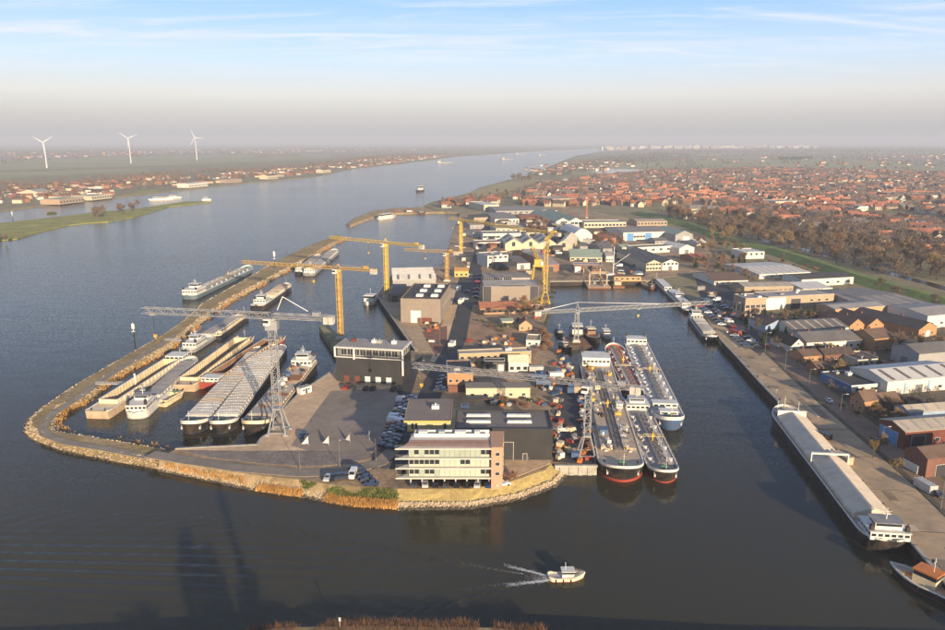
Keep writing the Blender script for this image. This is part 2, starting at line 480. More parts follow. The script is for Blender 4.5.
near_bank = [(-200, -650), (200, -650), (200, 122), (60, 127), (14, 131.0), (4, 132.8), (-22, 133.4), (-40, 132.8), (-47, 131.2), (-70, 128.0), (-200, 118)]
sheet('near_bank', near_bank, 2.2, dam_soil, 6)

def slope(name, top, bot, zt, zb, mat, sub=4):
    """a bank between two shore lines; zb lies under water"""
    mb = MB(); n = len(top)
    T = [Vector((*p, zt)) for p in top]; B = [Vector((*p, zb)) for p in bot]
    def cut(L):
        out = []
        for i in range(len(L) - 1):
            for k in range(sub): out.append(L[i].lerp(L[i+1], k / sub))
        return out + [L[-1]]
    T, B = cut(T), cut(B)
    rows = 4
    vs = []
    for r_ in range(rows + 1):
        for a, b in zip(T, B):
            p = a.lerp(b, r_ / rows)
            if 0 < r_ < rows: p += Vector((random.uniform(-.25, .25), random.uniform(-.25, .25), random.uniform(-.12, .15)))
            vs.append(p)
    m = len(T); fs = [(r_*m+i, r_*m+i+1, (r_+1)*m+i+1, (r_+1)*m+i) for r_ in range(rows) for i in range(m - 1)]
    mb.add(vs, fs)
    return tag(mb.obj(name, mat), kind='structure')

ROCKS = [[], []]
def rocks_between(top, bot, zt, zb, n, smin, smax, wet=0.35):
    T = [Vector((*p, zt)) for p in top]; B = [Vector((*p, zb)) for p in bot]
    L = [(T[i] - T[i+1]).length for i in range(len(T) - 1)]; tot = sum(L)
    for i in range(len(T) - 1):
        for _ in range(max(1, int(n * L[i] / tot))):
            t, s = random.random(), random.random()
            p = T[i].lerp(T[i+1], t).lerp(B[i].lerp(B[i+1], t), s)
            if p.z < -0.3: continue
            ROCKS[1 if p.z < wet else 0].append((p, random.uniform(smin, smax)))
def flush_rocks(name, lst, mat):
    mb = MB()
    for p, s in lst:
        v = [p + Vector((random.gauss(0, .08), random.gauss(0, .08), 0)) * s + Vector(q) * s * random.uniform(.55, 1.0) for q in ((1,0,.1),(.1,1,.2),(-1,.1,0),(-.1,-1,.15),(.1,.1,.75),(0,0,-.6))]
        mb.add(v, [(0,1,4),(1,2,4),(2,3,4),(3,0,4),(1,0,5),(2,1,5),(3,2,5),(0,3,5)])
    if mb.v: tag(mb.obj(name, mat), kind='stuff')

MOUND_B = [(562,466),(566,476),(556,487),(522,500),(470,509.5),(397,510.5)]
SHORE_B = [(352,507),(308,499),(248,490),(192,478),(158,471)]
shT, shB = pxpoly([MOUND_T[-1]] + SHORE_T), pxpoly([MOUND_B[-1]] + SHORE_B, 0)
mdT, mdB = pxpoly(MOUND_T), pxpoly(MOUND_B, 0)
slope('grass_mound', mdT, mdB, LZ + 0.02, -0.25, grass_mound, 6)
slope('shore_bank', shT, shB, LZ + 0.02, -0.25, dam_soil, 8)
mid = [((a[0]*.34 + b[0]*.66), (a[1]*.34 + b[1]*.66)) for a, b in zip(mdT, mdB)]
rocks_between(mid, mdB, 1.1, -0.1, 1500, .35, .8)
midS = [((a[0]*.5 + b[0]*.5), (a[1]*.5 + b[1]*.5)) for a, b in zip(shT, shB)]
rocks_between(shT[1:], shB[1:], LZ * .8, -0.1, 1900, .35, .85)

# training dam that shelters the barge basin
DAM_O = [(160,471),(114,463),(57,451),(29,440),(22,433),(23,424),(37,411),(69,389),(114,363),(160,337),(183,321),(200,305),(240,283),(270,265),(300,250),(330,238.5),(339,236)]
DAM_I = [(346,239.5),(330,247.5),(305,262.5),(280,276.5),(255,290),(230,303),(206,321),(171,351),(154,360),(114,380),(100,394),(83,406),(66,411),(58.5,423),(64,433),(114,441),(176,452)]
dam = ccw(pxpoly(DAM_O + DAM_I, 0))
dam_top = inset(dam, 3.6)
DZ = 2.1
def dam_object(name, bot, top, z, mat):
    mb = MB(); n = len(bot)
    mb.add([(x, y, -0.6) for x, y in bot] + [(x, y, z) for x, y in top], [(i, (i+1) % n, (i+1) % n + n, i + n) for i in range(n)])
    mb.add([(x, y, z) for x, y in top], [list(range(n))])
    return tag(mb.obj(name, mat), kind='structure')
dam_object('training_dam', dam, dam_top, DZ, dam_soil)
for i in range(len(dam)):
    j = (i + 1) % len(dam)
    p, q = Vector(dam[i]), Vector(dam[j])
    if (p + q).y / 2 > 640: continue
    near = (p + q).y / 2 < 420
    L = (p - q).length
    rocks_between([dam_top[i], dam_top[j]], [dam[i], dam[j]], DZ, -0.1, int(L * (4.2 if near else 1.6)), .35 if near else .6, .8 if near else 1.3)
pier_dam = ccw(pxpoly([(457,208),(430,208),(395,209),(370,212),(352,219),(344,225),(350,227.8),(365,222),(385,215),(420,214),(458,213.5)], 0))
dam_object('harbour_mole', pier_dam, inset(pier_dam, 4.5), 2.2, dam_soil)
flush_rocks('riprap', ROCKS[0], rock_mat)
flush_rocks('wet_riprap', ROCKS[1], rock_wet)

# quays, yards and roads ------------------------------------------------
def strip(name, pts, w, z, mat, px=True, thick=0.25):
    c = [Vector(P(*p)) if px else Vector(p) for p in pts]
    w = [w] * len(c) if not isinstance(w, (list, tuple)) else w
    Lf, Rt = [], []
    for i, p in enumerate(c):
        d = (c[min(i+1, len(c)-1)] - c[max(i-1, 0)]).normalized(); nrm = Vector((-d.y, d.x))
        Lf.append(p + nrm * w[i] / 2); Rt.append(p - nrm * w[i] / 2)
    poly = [tuple(p) for p in Lf + Rt[::-1]]
    return sheet(name, poly, z, mat, thick)
Z1, Z2, Z3, Z4 = LZ + 0.05, LZ + 0.10, LZ + 0.15, LZ + 0.19
hard = pxpoly([(176,449.5),(257,445.5),(262,438.5),(271,432.5),(281,412.5),(300,393.5),(331,372.5),(337,363.5),(345,347),(416,351.5),(380.5,300.2),(378,296.5),(394.5,271.5),(441.5,267.2),(449.5,244.2),(454.5,229.2),(461,213),(560,205),(700,232),(720,270),(655,279),(550,281),(549.5,303),(542.5,320),(548,338),(559,357),(576,372),(583,385),(589,420),(596,465.6),(555,465.6),(552,462),(544,469.5),(510,481.5),(470,488.5),(397,488.5),(340,485.5),(300,479.5),(246,473.5),(189,464.5),(162,457)])
sheet('shipyard_ground', hard, Z1, yard_dirt, 0.3)
sheet('barge_quay_pavement', pxpoly([(176,449.8),(257,445.8),(262.5,438.5),(271.5,432.5),(281.5,412.5),(300.5,393.5),(331.5,372.5),(337.5,363.5),(340,384),(412,387),(402,420),(388,446),(340,452),(250,451)]), Z2, paving, 0.1)
sheet('barge_quay_asphalt', pxpoly([(331,391.5),(398,389),(396,420),(384,444),(372,453),(320,455),(291,446)]), Z3, asphalt, 0.08)
sheet('car_park_asphalt', pxpoly([(398,372),(423,356),(412,392),(404,420),(394,460),(372,470),(372,455),(386,445),(397,420)]), Z4, asphalt_dark_shaded, 0.1)
sheet('tarred_bank', pxpoly([(181,450.5),(250,451.5),(300,451),(340,451.5),(366,453),(377,456.5),(352,464),(310,467),(262,464),(210,458)]), Z3, M('tarred_gravel', (0.20, 0.165, 0.14), 0.95, 0.25, 0.2, fine=0.3, bump=0.25, bscale=1.0), 0.08)
strip('dyke_road', [(150,454.5),(189,461),(240,468.5),(300,473.5),(345,472.5),(380,463),(398,446)], 5.0, Z4, road_grey)
strip('dam_track', [(150,454.5),(110,447),(66,440),(45,432),(42,424),(52,412),(80,394),(112,371),(150,350),(176,333)], 3.4, DZ + 0.10, M('track', (0.24, 0.205, 0.16), 0.9, 0.2, 0.2), thick=0.2)
strip('main_street', [(404,470),(420,420),(436,380),(457,340),(464,310),(470,285),(477,262),(482,240),(488,222),(500,212)], 9, Z3, asphalt_dark_shaded)
strip('footway', [(440,362),(448,335),(453,310),(457,285)], 9, Z2, paving)
sheet('street_apron', pxpoly([(452,305),(478,305),(482,270),(462,268)]), Z2, asphalt_dark_shaded, 0.1)  # dark sheet: shade of the buildings on the street put into its colour
sheet('river_quay_pavement', pxpoly([(381,301),(421,352),(436,352),(426,332),(404,312),(400,300),(392,296)]), Z2, quay_tan, 0.1)
sheet('square_paving', pxpoly([(422,332),(447,326),(447,345),(436,357)]), Z3, M('red_paving', (0.22, 0.105, 0.075), 0.9, 0.2, 0.3), 0.1)
sheet('waste_ground', pxpoly([(470,322),(525,334),(538,352),(530,366),(458,356),(462,330)]), Z2, M('waste_soil', (0.33, 0.20, 0.12), 0.95, 0.3, 0.1, fine=0.25, dirt=(0.17, 0.13, 0.075), dirt_amt=0.6), 0.1)
sheet('outfitting_yard', pxpoly([(553,462),(556,386),(575,384),(583,388),(589,420),(595,465)]), Z2, asphalt_dark_shaded, 0.1)
sheet('terrace_paving', pxpoly([(502,487),(512,479),(550,464),(552,452),(505,455)]), Z3, paving, 0.1)
sheet('basin_side_street', pxpoly([(620,277),(645,277),(645,252),(612,250)]), Z2, asphalt_dark_shaded, 0.1)
# right quay: tan wharf, road and verge
wharf_w = pxpoly([(1005,648),(958,600),(914,546.5),(849.6,473.5),(779,403),(756,379),(739,360),(722,342),(701,311)])
def off(poly, d): # offset of an open polyline to its right side
    out = []
    for i in range(len(poly)):
        a = Vector(poly[max(0, i-1)]); b = Vector(poly[min(len(poly)-1, i+1)]); t = (b - a).normalized()
        p = Vector(poly[i]) + Vector((t.y, -t.x)) * d; out.append((p.x, p.y))
    return out
sheet('wharf_pavement', wharf_w + off(wharf_w, 15)[::-1], Z1, quay_tan, 0.2)
sheet('wharf_kerb_strip', off(wharf_w, 15.2) + off(wharf_w, 16.6)[::-1], Z2 + 0.08, M('kerb_strip', (0.10, 0.085, 0.055), 0.9, 0.3, 0.3), 0.2)
sheet('wharf_road', off(wharf_w, 17) + off(wharf_w, 25)[::-1], Z1, M('wharf_road', (0.25, 0.165, 0.115), 0.9, 0.2, 0.08, dirt=(0.09, 0.07, 0.055), dirt_amt=0.5), 0.2)
sheet('right_yards', off(wharf_w, 26) + off(wharf_w, 240)[::-1], LZ + 0.02, M('right_yard', (0.125, 0.100, 0.072), 0.92, 0.35, 0.06, fine=0.25, dirt=(0.085, 0.078, 0.07), dirt_amt=0.75, dirt_scale=0.05), 0.1)
sheet('works_car_park', pxpoly([(694,272),(728,286),(745,300),(748,322),(768,346),(760,356),(738,340),(702,304)]), Z1, asphalt_dark_shaded, 0.1)  # dark asphalt with the shade over the parking painted in
# dyke with lit green flank
def dyke(name, pts, wt, wb, h, mat):
    c = [Vector(P(*p)) for p in pts]; mb = MB(); rows = []
    for i, p in enumerate(c):
        d = (c[min(i+1, len(c)-1)] - c[max(i-1, 0)]).normalized(); nr = Vector((-d.y, d.x))
        rows += [(*(p - nr * wb/2), LZ - .2), (*(p - nr * wt/2), LZ + h), (*(p + nr * wt/2), LZ + h), (*(p + nr * wb/2), LZ - .2)]
    fs = [(4*i+k, 4*i+k+1, 4*i+k+5, 4*i+k+4) for i in range(len(c)-1) for k in range(3)]
    mb.add(rows, [f[::-1] for f in fs])
    return tag(mb.obj(name, mat), kind='structure')
dyke('green_dyke', [(640,214),(690,226),(735,243),(775,252),(810,263),(860,280),(905,293),(960,308),(1050,335)], 7, 26, 4.0, M('dyke_grass', (0.155, 0.195, 0.05), 0.95, 0.2, 0.03, fine=0.2))
strip('dyke_canal', [(700,222),(740,235),(790,246),(830,256),(880,271),(930,284),(1010,308)], 10, LZ + 0.03, M('ditch_water', (0.02, 0.022, 0.018), 0.15, 0.2), thick=0.1)
# fields
fg = M('field_green', (0.27, 0.265, 0.13), 0.95, 0.25, 0.004, dirt=(0.27, 0.23, 0.11), dirt_amt=0.6, dirt_scale=0.006)
ft = M('field_tan', (0.34, 0.28, 0.13), 0.95, 0.2, 0.006, dirt=(0.17, 0.165, 0.07), dirt_amt=0.6, dirt_scale=0.006)
fb = M('field_brown', (0.24, 0.20, 0.14), 0.95, 0.2, 0.006)
for nm, pts, mat, dz in (
    ('river_meadow', [(474,190.5),(505,182),(531,176.5),(540,181),(525,187),(490,195),(455,200)], ft, 0.04),
    ('polder_field', [(690,158),(760,156),(860,160),(960,168),(960,173),(860,169),(760,167),(700,168)], fg, 0.05),
    ('polder_field', [(700,156.5),(800,153),(960,157),(960,166),(860,159),(770,155.5)], fb, 0.07),
    ('polder_field', [(560,170.5),(610,163),(680,160),(690,166),(640,170),(575,175)], fg, 0.06),
    ('polder_field', [(800,151.5),(960,153),(960,156),(810,152.7)], fg, 0.05),
    ('polder_field', [(650,155.5),(700,153),(790,152.5),(690,156.5)], fg, 0.09)):
    sheet(nm, pxpoly(pts, LZ), LZ + dz, mat, 0.3)
sheet('flood_channel', pxpoly([(585,170.8),(610,168.5),(650,170),(640,173),(600,173.5)]), LZ + 0.11, M('pond_water', (0.03, 0.035, 0.035), 0.08, 0.1, spec=0.5), 0.3)
for nm, pts, mat, dz in (
    ('left_polder', [(-40,172),(0,170),(140,166),(270,161),(330,158),(330,154),(200,155),(60,158),(-40,162)], fg, 0.05),
    ('left_polder', [(-40,161),(60,157),(200,154),(330,153),(420,152),(420,149.5),(200,150.5),(-40,154)], fb, 0.06),
    ('left_polder', [(250,152.5),(330,151),(500,148.8),(500,148),(250,149.5)], fg, 0.07),
    ('left_polder', [(-40,183),(30,176),(150,172),(150,168),(-40,174)], fg, 0.06),
    ('left_meadow', [(119,196),(140,191),(158,189),(160,191.5),(128,195.5)], grass_green, 0.07)):
    sheet(nm, pxpoly(pts, 1.5), 1.5 + dz, mat, 0.3)

# quay walls -------------------------------------------------------------
def quay_wall(pts, label, px=True, wall=sheet_pile, ztop=LZ + 0.3):
    pts = pxpoly(pts) if px else pts
    c = Vector(pts[0]); t = thing('quay_wall', label, 'quay wall', (c.x, c.y, 0))
    w = MB(); cp = MB()
    for i in range(len(pts) - 1):
        a, b = Vector(pts[i]) - c, Vector(pts[i+1]) - c
        L = (b - a).length; ang = math.atan2(b.y - a.y, b.x - a.x); rot = Matrix.Rotation(ang, 3, 'Z'); mid = (a + b) / 2
        n = max(1, int(L / 1.4))
        dirv = (b - a).normalized(); nr = Vector((-dirv.y, dirv.x))
        for k in range(n):                                     # corrugated piles
            q = a + dirv * (k + .5) * L / n + nr * (0.10 if k % 2 else -0.12)
            w.cbox((q.x, q.y, 0.9), (L / n * .96, 0.5, 4.2), 0, rot)
        cp.cbox((mid.x, mid.y, ztop - .25), (L + .3, 0.9, 0.5), 0, rot)
    w.obj('sheet_piling', wall, t)
    cp.obj('coping', concrete, t)
    return t
quay_wall([(176,449),(257,445),(262,438),(271,432),(281,412),(300,393),(331,372),(337,363)], 'dark quay wall with pale coping along the grey barges')
quay_wall([(416,351),(380,300),(377,296)], 'dark quay wall of the brown hall, with the work boat beyond')
quay_wall([(960,600),(915,546),(850,473),(780,403),(757,379),(740,360),(722,341)], 'long dark quay wall beside the empty cargo barge')
quay_wall([(646,280.5),(550,281.5)], 'quay wall closing the far end of the shipyard basin')
quay_wall([(597,466),(555,466)], 'short pale pier front between grass mound and tankers', wall=concrete)
# ================================================================== BUILDERS: buildings
W_WHITE = M('wall_white', (0.56, 0.535, 0.48), 0.7, 0.06, 0.3, dirt=(0.50, 0.46, 0.39), dirt_amt=0.35, dirt_scale=0.3)
W_CREAM = M('wall_cream', (0.50, 0.44, 0.315), 0.75, 0.08, 0.3, dirt=(0.45, 0.36, 0.23), dirt_amt=0.4, dirt_scale=0.3)
W_YELLOW = M('wall_yellow', (0.50, 0.36, 0.10), 0.7, 0.08, 0.3)
W_BEIGE = M('wall_beige', (0.36, 0.285, 0.20), 0.8, 0.1, 0.2, corr=1.2)
W_BROWN = M('wall_brown', (0.20, 0.145, 0.105), 0.8, 0.1, 0.2, corr=1.2)
W_GREY = M('wall_grey', (0.30, 0.29, 0.28), 0.75, 0.1, 0.2, corr=1.2)
W_DARK = M('wall_dark', (0.060, 0.052, 0.046), 0.7, 0.15, 0.2, corr=1.0)
W_BLACK = M('wall_black', (0.030, 0.030, 0.032), 0.55, 0.2, 0.2, corr=1.0)
W_BRICK = M('wall_brick', (0.27, 0.13, 0.075), 0.9, 0.16, 0.8, fine=0.2)
W_BRICKY = M('wall_orange_brick', (0.37, 0.20, 0.10), 0.9, 0.12, 0.8, fine=0.15)
W_BRICKD = M('wall_dark_brick', (0.16, 0.075, 0.055), 0.9, 0.2, 0.8, fine=0.2)
W_PINK = M('wall_pink_brick', (0.43, 0.25, 0.165), 0.85, 0.08, 0.8, fine=0.1)
W_BLUE = M('wall_blue', (0.07, 0.13, 0.27), 0.6, 0.1, 0.2, corr=1.2)
W_LBLUE = M('wall_light_blue', (0.26, 0.34, 0.45), 0.6, 0.1, 0.2, corr=1.2)
W_REDH = M('wall_red_hall', (0.14, 0.045, 0.033), 0.8, 0.15, 0.2, corr=1.2)
W_PALEB = M('wall_pale_brick', (0.36, 0.265, 0.185), 0.85, 0.1, 0.4)
W_ORANGE = M('wall_pale_orange', (0.44, 0.275, 0.16), 0.85, 0.08, 0.3)
R_GREY = M('roof_grey', (0.145, 0.135, 0.128), 0.8, 0.15, 0.1, dirt=(0.09, 0.085, 0.08), dirt_amt=0.5, dirt_scale=0.12)
R_LGREY = M('roof_light_grey', (0.34, 0.315, 0.29), 0.75, 0.12, 0.1, corr=0.9, dirt=(0.22, 0.20, 0.18), dirt_amt=0.5)
R_BEIGE = M('roof_beige', (0.42, 0.36, 0.28), 0.75, 0.1, 0.1, corr=0.9, dirt=(0.28, 0.23, 0.18), dirt_amt=0.5)
R_DARK = M('roof_dark', (0.055, 0.052, 0.053), 0.8, 0.2, 0.1, dirt=(0.09, 0.08, 0.07), dirt_amt=0.4)
R_BROWN = M('roof_brown', (0.13, 0.085, 0.062), 0.85, 0.2, 0.3)
R_WHITE = M('roof_white', (0.60, 0.57, 0.51), 0.6, 0.08, 0.1, corr=0.9, dirt=(0.45, 0.42, 0.36), dirt_amt=0.4)
R_CREAM = M('roof_cream', (0.66, 0.57, 0.40), 0.65, 0.08, 0.1, corr=0.9, dirt=(0.45, 0.38, 0.27), dirt_amt=0.4)
R_RED = M('roof_red_tile', (0.225, 0.085, 0.054), 0.9, 0.2, 0.6, fine=0.2, rand=0.35)
R_ORANGE = M('roof_orange_tile', (0.31, 0.125, 0.068), 0.9, 0.2, 0.6, fine=0.2, rand=0.35)
R_TILED = M('roof_dark_tile', (0.080, 0.056, 0.048), 0.9, 0.25, 0.6, fine=0.2, rand=0.35)
R_GREEN = M('roof_pale_green', (0.30, 0.36, 0.27), 0.8, 0.1, 0.1, corr=0.9)
R_PURPLE = M('roof_mauve', (0.215, 0.195, 0.185), 0.8, 0.12, 0.1, dirt=(0.15, 0.13, 0.12), dirt_amt=0.5)
TRIM = M('white_trim', (0.62, 0.60, 0.56), 0.6, 0.05, 0.5)
FRAME = M('window_frame', (0.46, 0.445, 0.41), 0.6, 0.05, 0.5)
PANE = glass('window_glass', (0.028, 0.034, 0.042))
SKYL = glass('rooflight_glass', (0.62, 0.60, 0.55), 0.25)
DOORM = M('door_grey', (0.16, 0.16, 0.17), 0.6, 0.1, 0.5, corr=2.0, axis='Z')
DOORD = M('door_dark', (0.035, 0.035, 0.04), 0.6, 0.1, 0.5)
DOORB = M('door_blue', (0.10, 0.26, 0.52), 0.5, 0.1, 0.5, corr=2.0, axis='Z')
STEEL = M('galvanised', (0.42, 0.43, 0.43), 0.5, 0.1, 0.5, metal=0.4)

OPEN = {}
def opening_mesh(kind, w, h):
    key = (kind, round(w, 2), round(h, 2))
    if key in OPEN: return OPEN[key]
    mb = MB()
    if kind in ('window', 'band'):
        f = 0.09
        mb.box(-w/2, w/2, -.07, .02, 0, f, 0).box(-w/2, w/2, -.07, .02, h - f, h, 0)
        mb.box(-w/2, -w/2 + f, -.07, .02, f, h - f, 0).box(w/2 - f, w/2, -.07, .02, f, h - f, 0)
        n = max(1, int(round(w / 1.6)))
        for i in range(1, n): mb.box(-w/2 + w*i/n - .04, -w/2 + w*i/n + .04, -.06, .02, f, h - f, 0)
        mb.box(-w/2 + f, w/2 - f, -.03, .015, f, h - f, 1)
        mats = [FRAME, PANE]
    else:
        mb.box(-w/2 - .12, -w/2, -.1, .02, 0, h + .12, 0).box(w/2, w/2 + .12, -.1, .02, 0, h + .12, 0).box(-w/2, w/2, -.1, .02, h, h + .12, 0)
        n = max(2, int(h / 0.8))
        for i in range(n): mb.box(-w/2, w/2, -.05, .015, h*i/n + .02, h*(i+1)/n - .02, 1)
        mats = [FRAME, {'door': DOORM, 'dark': DOORD, 'blue': DOORB, 'white': TRIM}[kind]]
    me = mb.mesh({'window': 'window', 'band': 'window'}.get(kind, 'door'), mats)
    OPEN[key] = me
    return me
def put_openings(t, W, D, side, specs):
    for sp in specs:
        kind = sp[0]
        if kind == 'win':    # n, z0, h, w  [, u0, u1]
            n, z0, h, w = sp[1:5]; u0, u1 = sp[5:7] if len(sp) > 5 else (0, 1)
            items = [(u0 + (u1 - u0) * (i + .5) / n, z0, w, h, 'window') for i in range(n)]
        elif kind == 'band': # u0, u1, z0, h
            u0, u1, z0, h = sp[1:]; Lw = W if side in ('front', 'back') else D
            items = [((u0 + u1) / 2, z0, (u1 - u0) * Lw, h, 'band')]
        else:                # door kinds: list of u, w, h
            us, w, h = sp[1:]
            items = [(u, 0.0, w, h, kind) for u in us]
        for u, z0, w, h, k in items:
            me = opening_mesh(k, w, h)
            if side == 'front': loc, rz = (-W/2 + u*W, -D/2, z0), 0
            elif side == 'right': loc, rz = (W/2, -D/2 + u*D, z0), PI/2
            elif side == 'left': loc, rz = (-W/2, D/2 - u*D, z0), -PI/2
            else: loc, rz = (W/2 - u*W, D/2, z0), PI
            link('window' if k in ('window', 'band') else 'door', me, t, loc, rz)

def roof_quad(pts, th, out_n=None):
    """a roof slope: quad thickened downwards along its normal"""
    mb = MB(); a = [Vector(p) for p in pts]
    n = (a[1] - a[0]).cross(a[3] - a[0]).normalized()
    if n.z < 0: n = -n; a = a[::-1]
    b = [p - n * th for p in a]
    mb.add(a + b, [(0,1,2,3), (7,6,5,4), (0,4,5,1), (1,5,6,2), (2,6,7,3), (3,7,4,0)])
    return mb

FOOT = []
def hall(name, label, fl, fr, top, back=None, depth=None, roof='flat', rise=None, wall=W_WHITE, roofm=R_GREY, front=(), right=(), left=(), spans=1, lights=0, light_mat=None, units=0, chimney=0, cat='building', z0=LZ, height=None, over=0.25, fascia=None, group=None, gable=None):
    A, B = Vector(P(*fl, z0)), Vector(P(*fr, z0))
    W = (B - A).length; ang = math.atan2(B.y - A.y, B.x - A.x)
    ht = height if height else z_at(A.y, top) - z0
    if depth is None: depth = max(4.0, (d_at(back, z0 + ht) - A.y) / max(0.4, math.cos(ang)))
    D = depth
    ux = Vector((math.cos(ang), math.sin(ang))); uy = Vector((-ux.y, ux.x))
    c = A + ux * W/2 + uy * D/2
    t = thing(name, label, cat, (c.x, c.y, z0), ang, group)
    w = MB(); x0, x1, y0, y1 = -W/2, W/2, -D/2, D/2
    e = 0.3
    gm = [wall] if gable is None else [wall, gable]
    gi = 0 if gable is None else 1
    if roof == 'flat':
        p = 0.28
        w.box(x0, x1, y0, y0 + p, -e, ht).box(x0, x1, y1 - p, y1, -e, ht).box(x0, x0 + p, y0 + p, y1 - p, -e, ht).box(x1 - p, x1, y0 + p, y1 - p, -e, ht)
        w.obj('wall', gm, t)
        rb = MB().box(x0 + p, x1 - p, y0 + p, y1 - p, ht - .7, ht - .35)
        r = rb.obj('roof', roofm, t)
        cp = MB(); q = 0.06
        cp.box(x0 - q, x1 + q, y0 - q, y0 + p + q, ht, ht + .12).box(x0 - q, x1 + q, y1 - p - q, y1 + q, ht, ht + .12).box(x0 - q, x0 + p + q, y0 + p + q, y1 - p - q, ht, ht + .12).box(x1 - p - q, x1 + q, y0 + p + q, y1 - p - q, ht, ht + .12)
        cp.obj('roof_edge', fascia or STEEL, t)
        zr = lambda x, y: ht - .35
    elif roof in ('gx', 'gy', 'vault'):
        rise = rise if rise is not None else 0.28 * (D if roof == 'gx' else W / spans)
        roofs = []
        if roof == 'gx':
            n = spans; d1 = D / n
            for k in range(n):
                a, b = y0 + k*d1, y0 + (k+1)*d1; m = (a + b) / 2
                for xx, fl_ in ((x0, 1), (x1, 0)):
                    f = [(0,1,2,3,4)] if fl_ else [(4,3,2,1,0)]
                    w.add([(xx, a, -e), (xx, a, ht), (xx, m, ht + rise), (xx, b, ht), (xx, b, -e)], f, gi)
                o = over
                roofs.append([(x0 - o, a - (o if k == 0 else 0), ht - (o * rise / (d1/2) if k == 0 else 0) + .1), (x1 + o, a - (o if k == 0 else 0), ht - (o * rise / (d1/2) if k == 0 else 0) + .1), (x1 + o, m, ht + rise + .1), (x0 - o, m, ht + rise + .1)])
                roofs.append([(x0 - o, m, ht + rise + .1), (x1 + o, m, ht + rise + .1), (x1 + o, b + (o if k == n-1 else 0), ht + .1 - (o * rise / (d1/2) if k == n-1 else 0)), (x0 - o, b + (o if k == n-1 else 0), ht + .1 - (o * rise / (d1/2) if k == n-1 else 0))])
            w.add([(x0, y0, -e), (x1, y0, -e), (x1, y0, ht), (x0, y0, ht)], [(0,1,2,3)])
            w.add([(x0, y1, -e), (x1, y1, -e), (x1, y1, ht), (x0, y1, ht)], [(3,2,1,0)])
            def zr(x, y):
                v = ((y - y0) % d1) / d1; return ht + rise * (1 - abs(2*v - 1)) + .1
        else:
            n = spans; w1 = W / n; seg = 8 if roof == 'vault' else 2
            for k in range(n):
                a = x0 + k*w1
                prof = []
                for i in range(seg + 1):
                    u = i / seg
                    zz = rise * (math.sin(PI * u) if roof == 'vault' else 1 - abs(2*u - 1))
                    prof.append((a + w1 * u, ht + zz))
                for yy, fl_ in ((y0, 1), (y1, 0)):
                    pts = [(a, yy, -e), (a + w1, yy, -e)] + [(q[0], yy, q[1]) for q in prof[::-1]]
                    w.add(pts, [list(range(len(pts)))] if fl_ else [list(range(len(pts)))[::-1]], gi)
                for i in range(seg):
                    (xa, za), (xb, zb) = prof[i], prof[i+1]
                    roofs.append([(xa, y0 - over, za + .1), (xb, y0 - over, zb + .1), (xb, y1 + over, zb + .1), (xa, y1 + over, za + .1)])
            w.add([(x0, y0, -e), (x0, y0, ht), (x0, y1, ht), (x0, y1, -e)], [(3,2,1,0)][::1])
            w.add([(x1, y0, -e), (x1, y0, ht), (x1, y1, ht), (x1, y1, -e)], [(3,2,1,0)][::-1])
            def zr(x, y):
                v = ((x - x0) % w1) / w1; return ht + rise * (1 - abs(2*v - 1)) + .1
        w.obj('wall', gm, t)
        if roof == 'vault':
            mb = MB()
            for q in roofs: s_ = roof_quad(q, .18); mb.add(s_.v, s_.f)
            r = mb.obj('roof', roofm, t)
        else:
            for q in roofs: r = roof_quad(q, .18).obj('roof_slope', roofm, t)
    elif roof == 'mono':
        rise = rise or 1.5
        w.add([(x0,y0,-e),(x1,y0,-e),(x1,y1,-e),(x0,y1,-e),(x0,y0,ht),(x1,y0,ht),(x1,y1,ht+rise),(x0,y1,ht+rise)], [(0,1,5,4),(1,2,6,5),(2,3,7,6),(3,0,4,7)])
        w.obj('wall', gm, t)
        r = roof_quad([(x0-over,y0-over,ht+.1),(x1+over,y0-over,ht+.1),(x1+over,y1+over,ht+rise+.1),(x0-over,y1+over,ht+rise+.1)], .2).obj('roof', roofm, t)
        zr = lambda x, y: ht + rise * (y - y0) / D + .1
    # rooflight strips or domes
    if lights:
        lm = light_mat or SKYL
        if roof == 'flat':
            nx, ny = lights if isinstance(lights, tuple) else (lights, 1)
            me = None
            for i in range(nx):
                for j in range(ny):
                    if me is None:
                        lw, ld = W / nx * .55, D / ny * .45
                        me = MB().box(-lw/2, lw/2, -ld/2, ld/2, 0, .35, 1).box(-lw/2 + .1, lw/2 - .1, -ld/2 + .1, ld/2 - .1, .35, .6, 0).mesh('rooflight', [lm, TRIM])
                    link('rooflight', me, t, (x0 + W * (i + .5) / nx, y0 + D * (j + .5) / ny, ht - .35))
        else:
            n = lights
            for i in range(n):
                if roof in ('gx', 'mono'):
                    lw = W / n * .22; xc = x0 + W * (i + .5) / n; d1 = D / spans
                    ya, yb = (y0 + d1*.04, y0 + d1*.46) if roof == 'gx' else (y0 + D*.06, y0 + D*.94)
                    roof_quad([(xc - lw/2, ya, zr(0, ya) + .08), (xc + lw/2, ya, zr(0, ya) + .08), (xc + lw/2, yb, zr(0, yb) + .08), (xc - lw/2, yb, zr(0, yb) + .08)], .14).obj('rooflight', lm, t)
                else:
                    ld = D / n * .28; yc = y0 + D * (i + .5) / n; w1 = W / spans
                    for k in range(spans):
                        for ua, ub in ((.1, .44), (.56, .9)):
                            xa, xb = x0 + w1*(k + ua), x0 + w1*(k + ub)
                            roof_quad([(xa, yc - ld/2, zr(xa, 0) + .08), (xb, yc - ld/2, zr(xb, 0) + .08), (xb, yc + ld/2, zr(xb, 0) + .08), (xa, yc + ld/2, zr(xa, 0) + .08)], .14).obj('rooflight', lm, t)
    rs = random.Random(label)
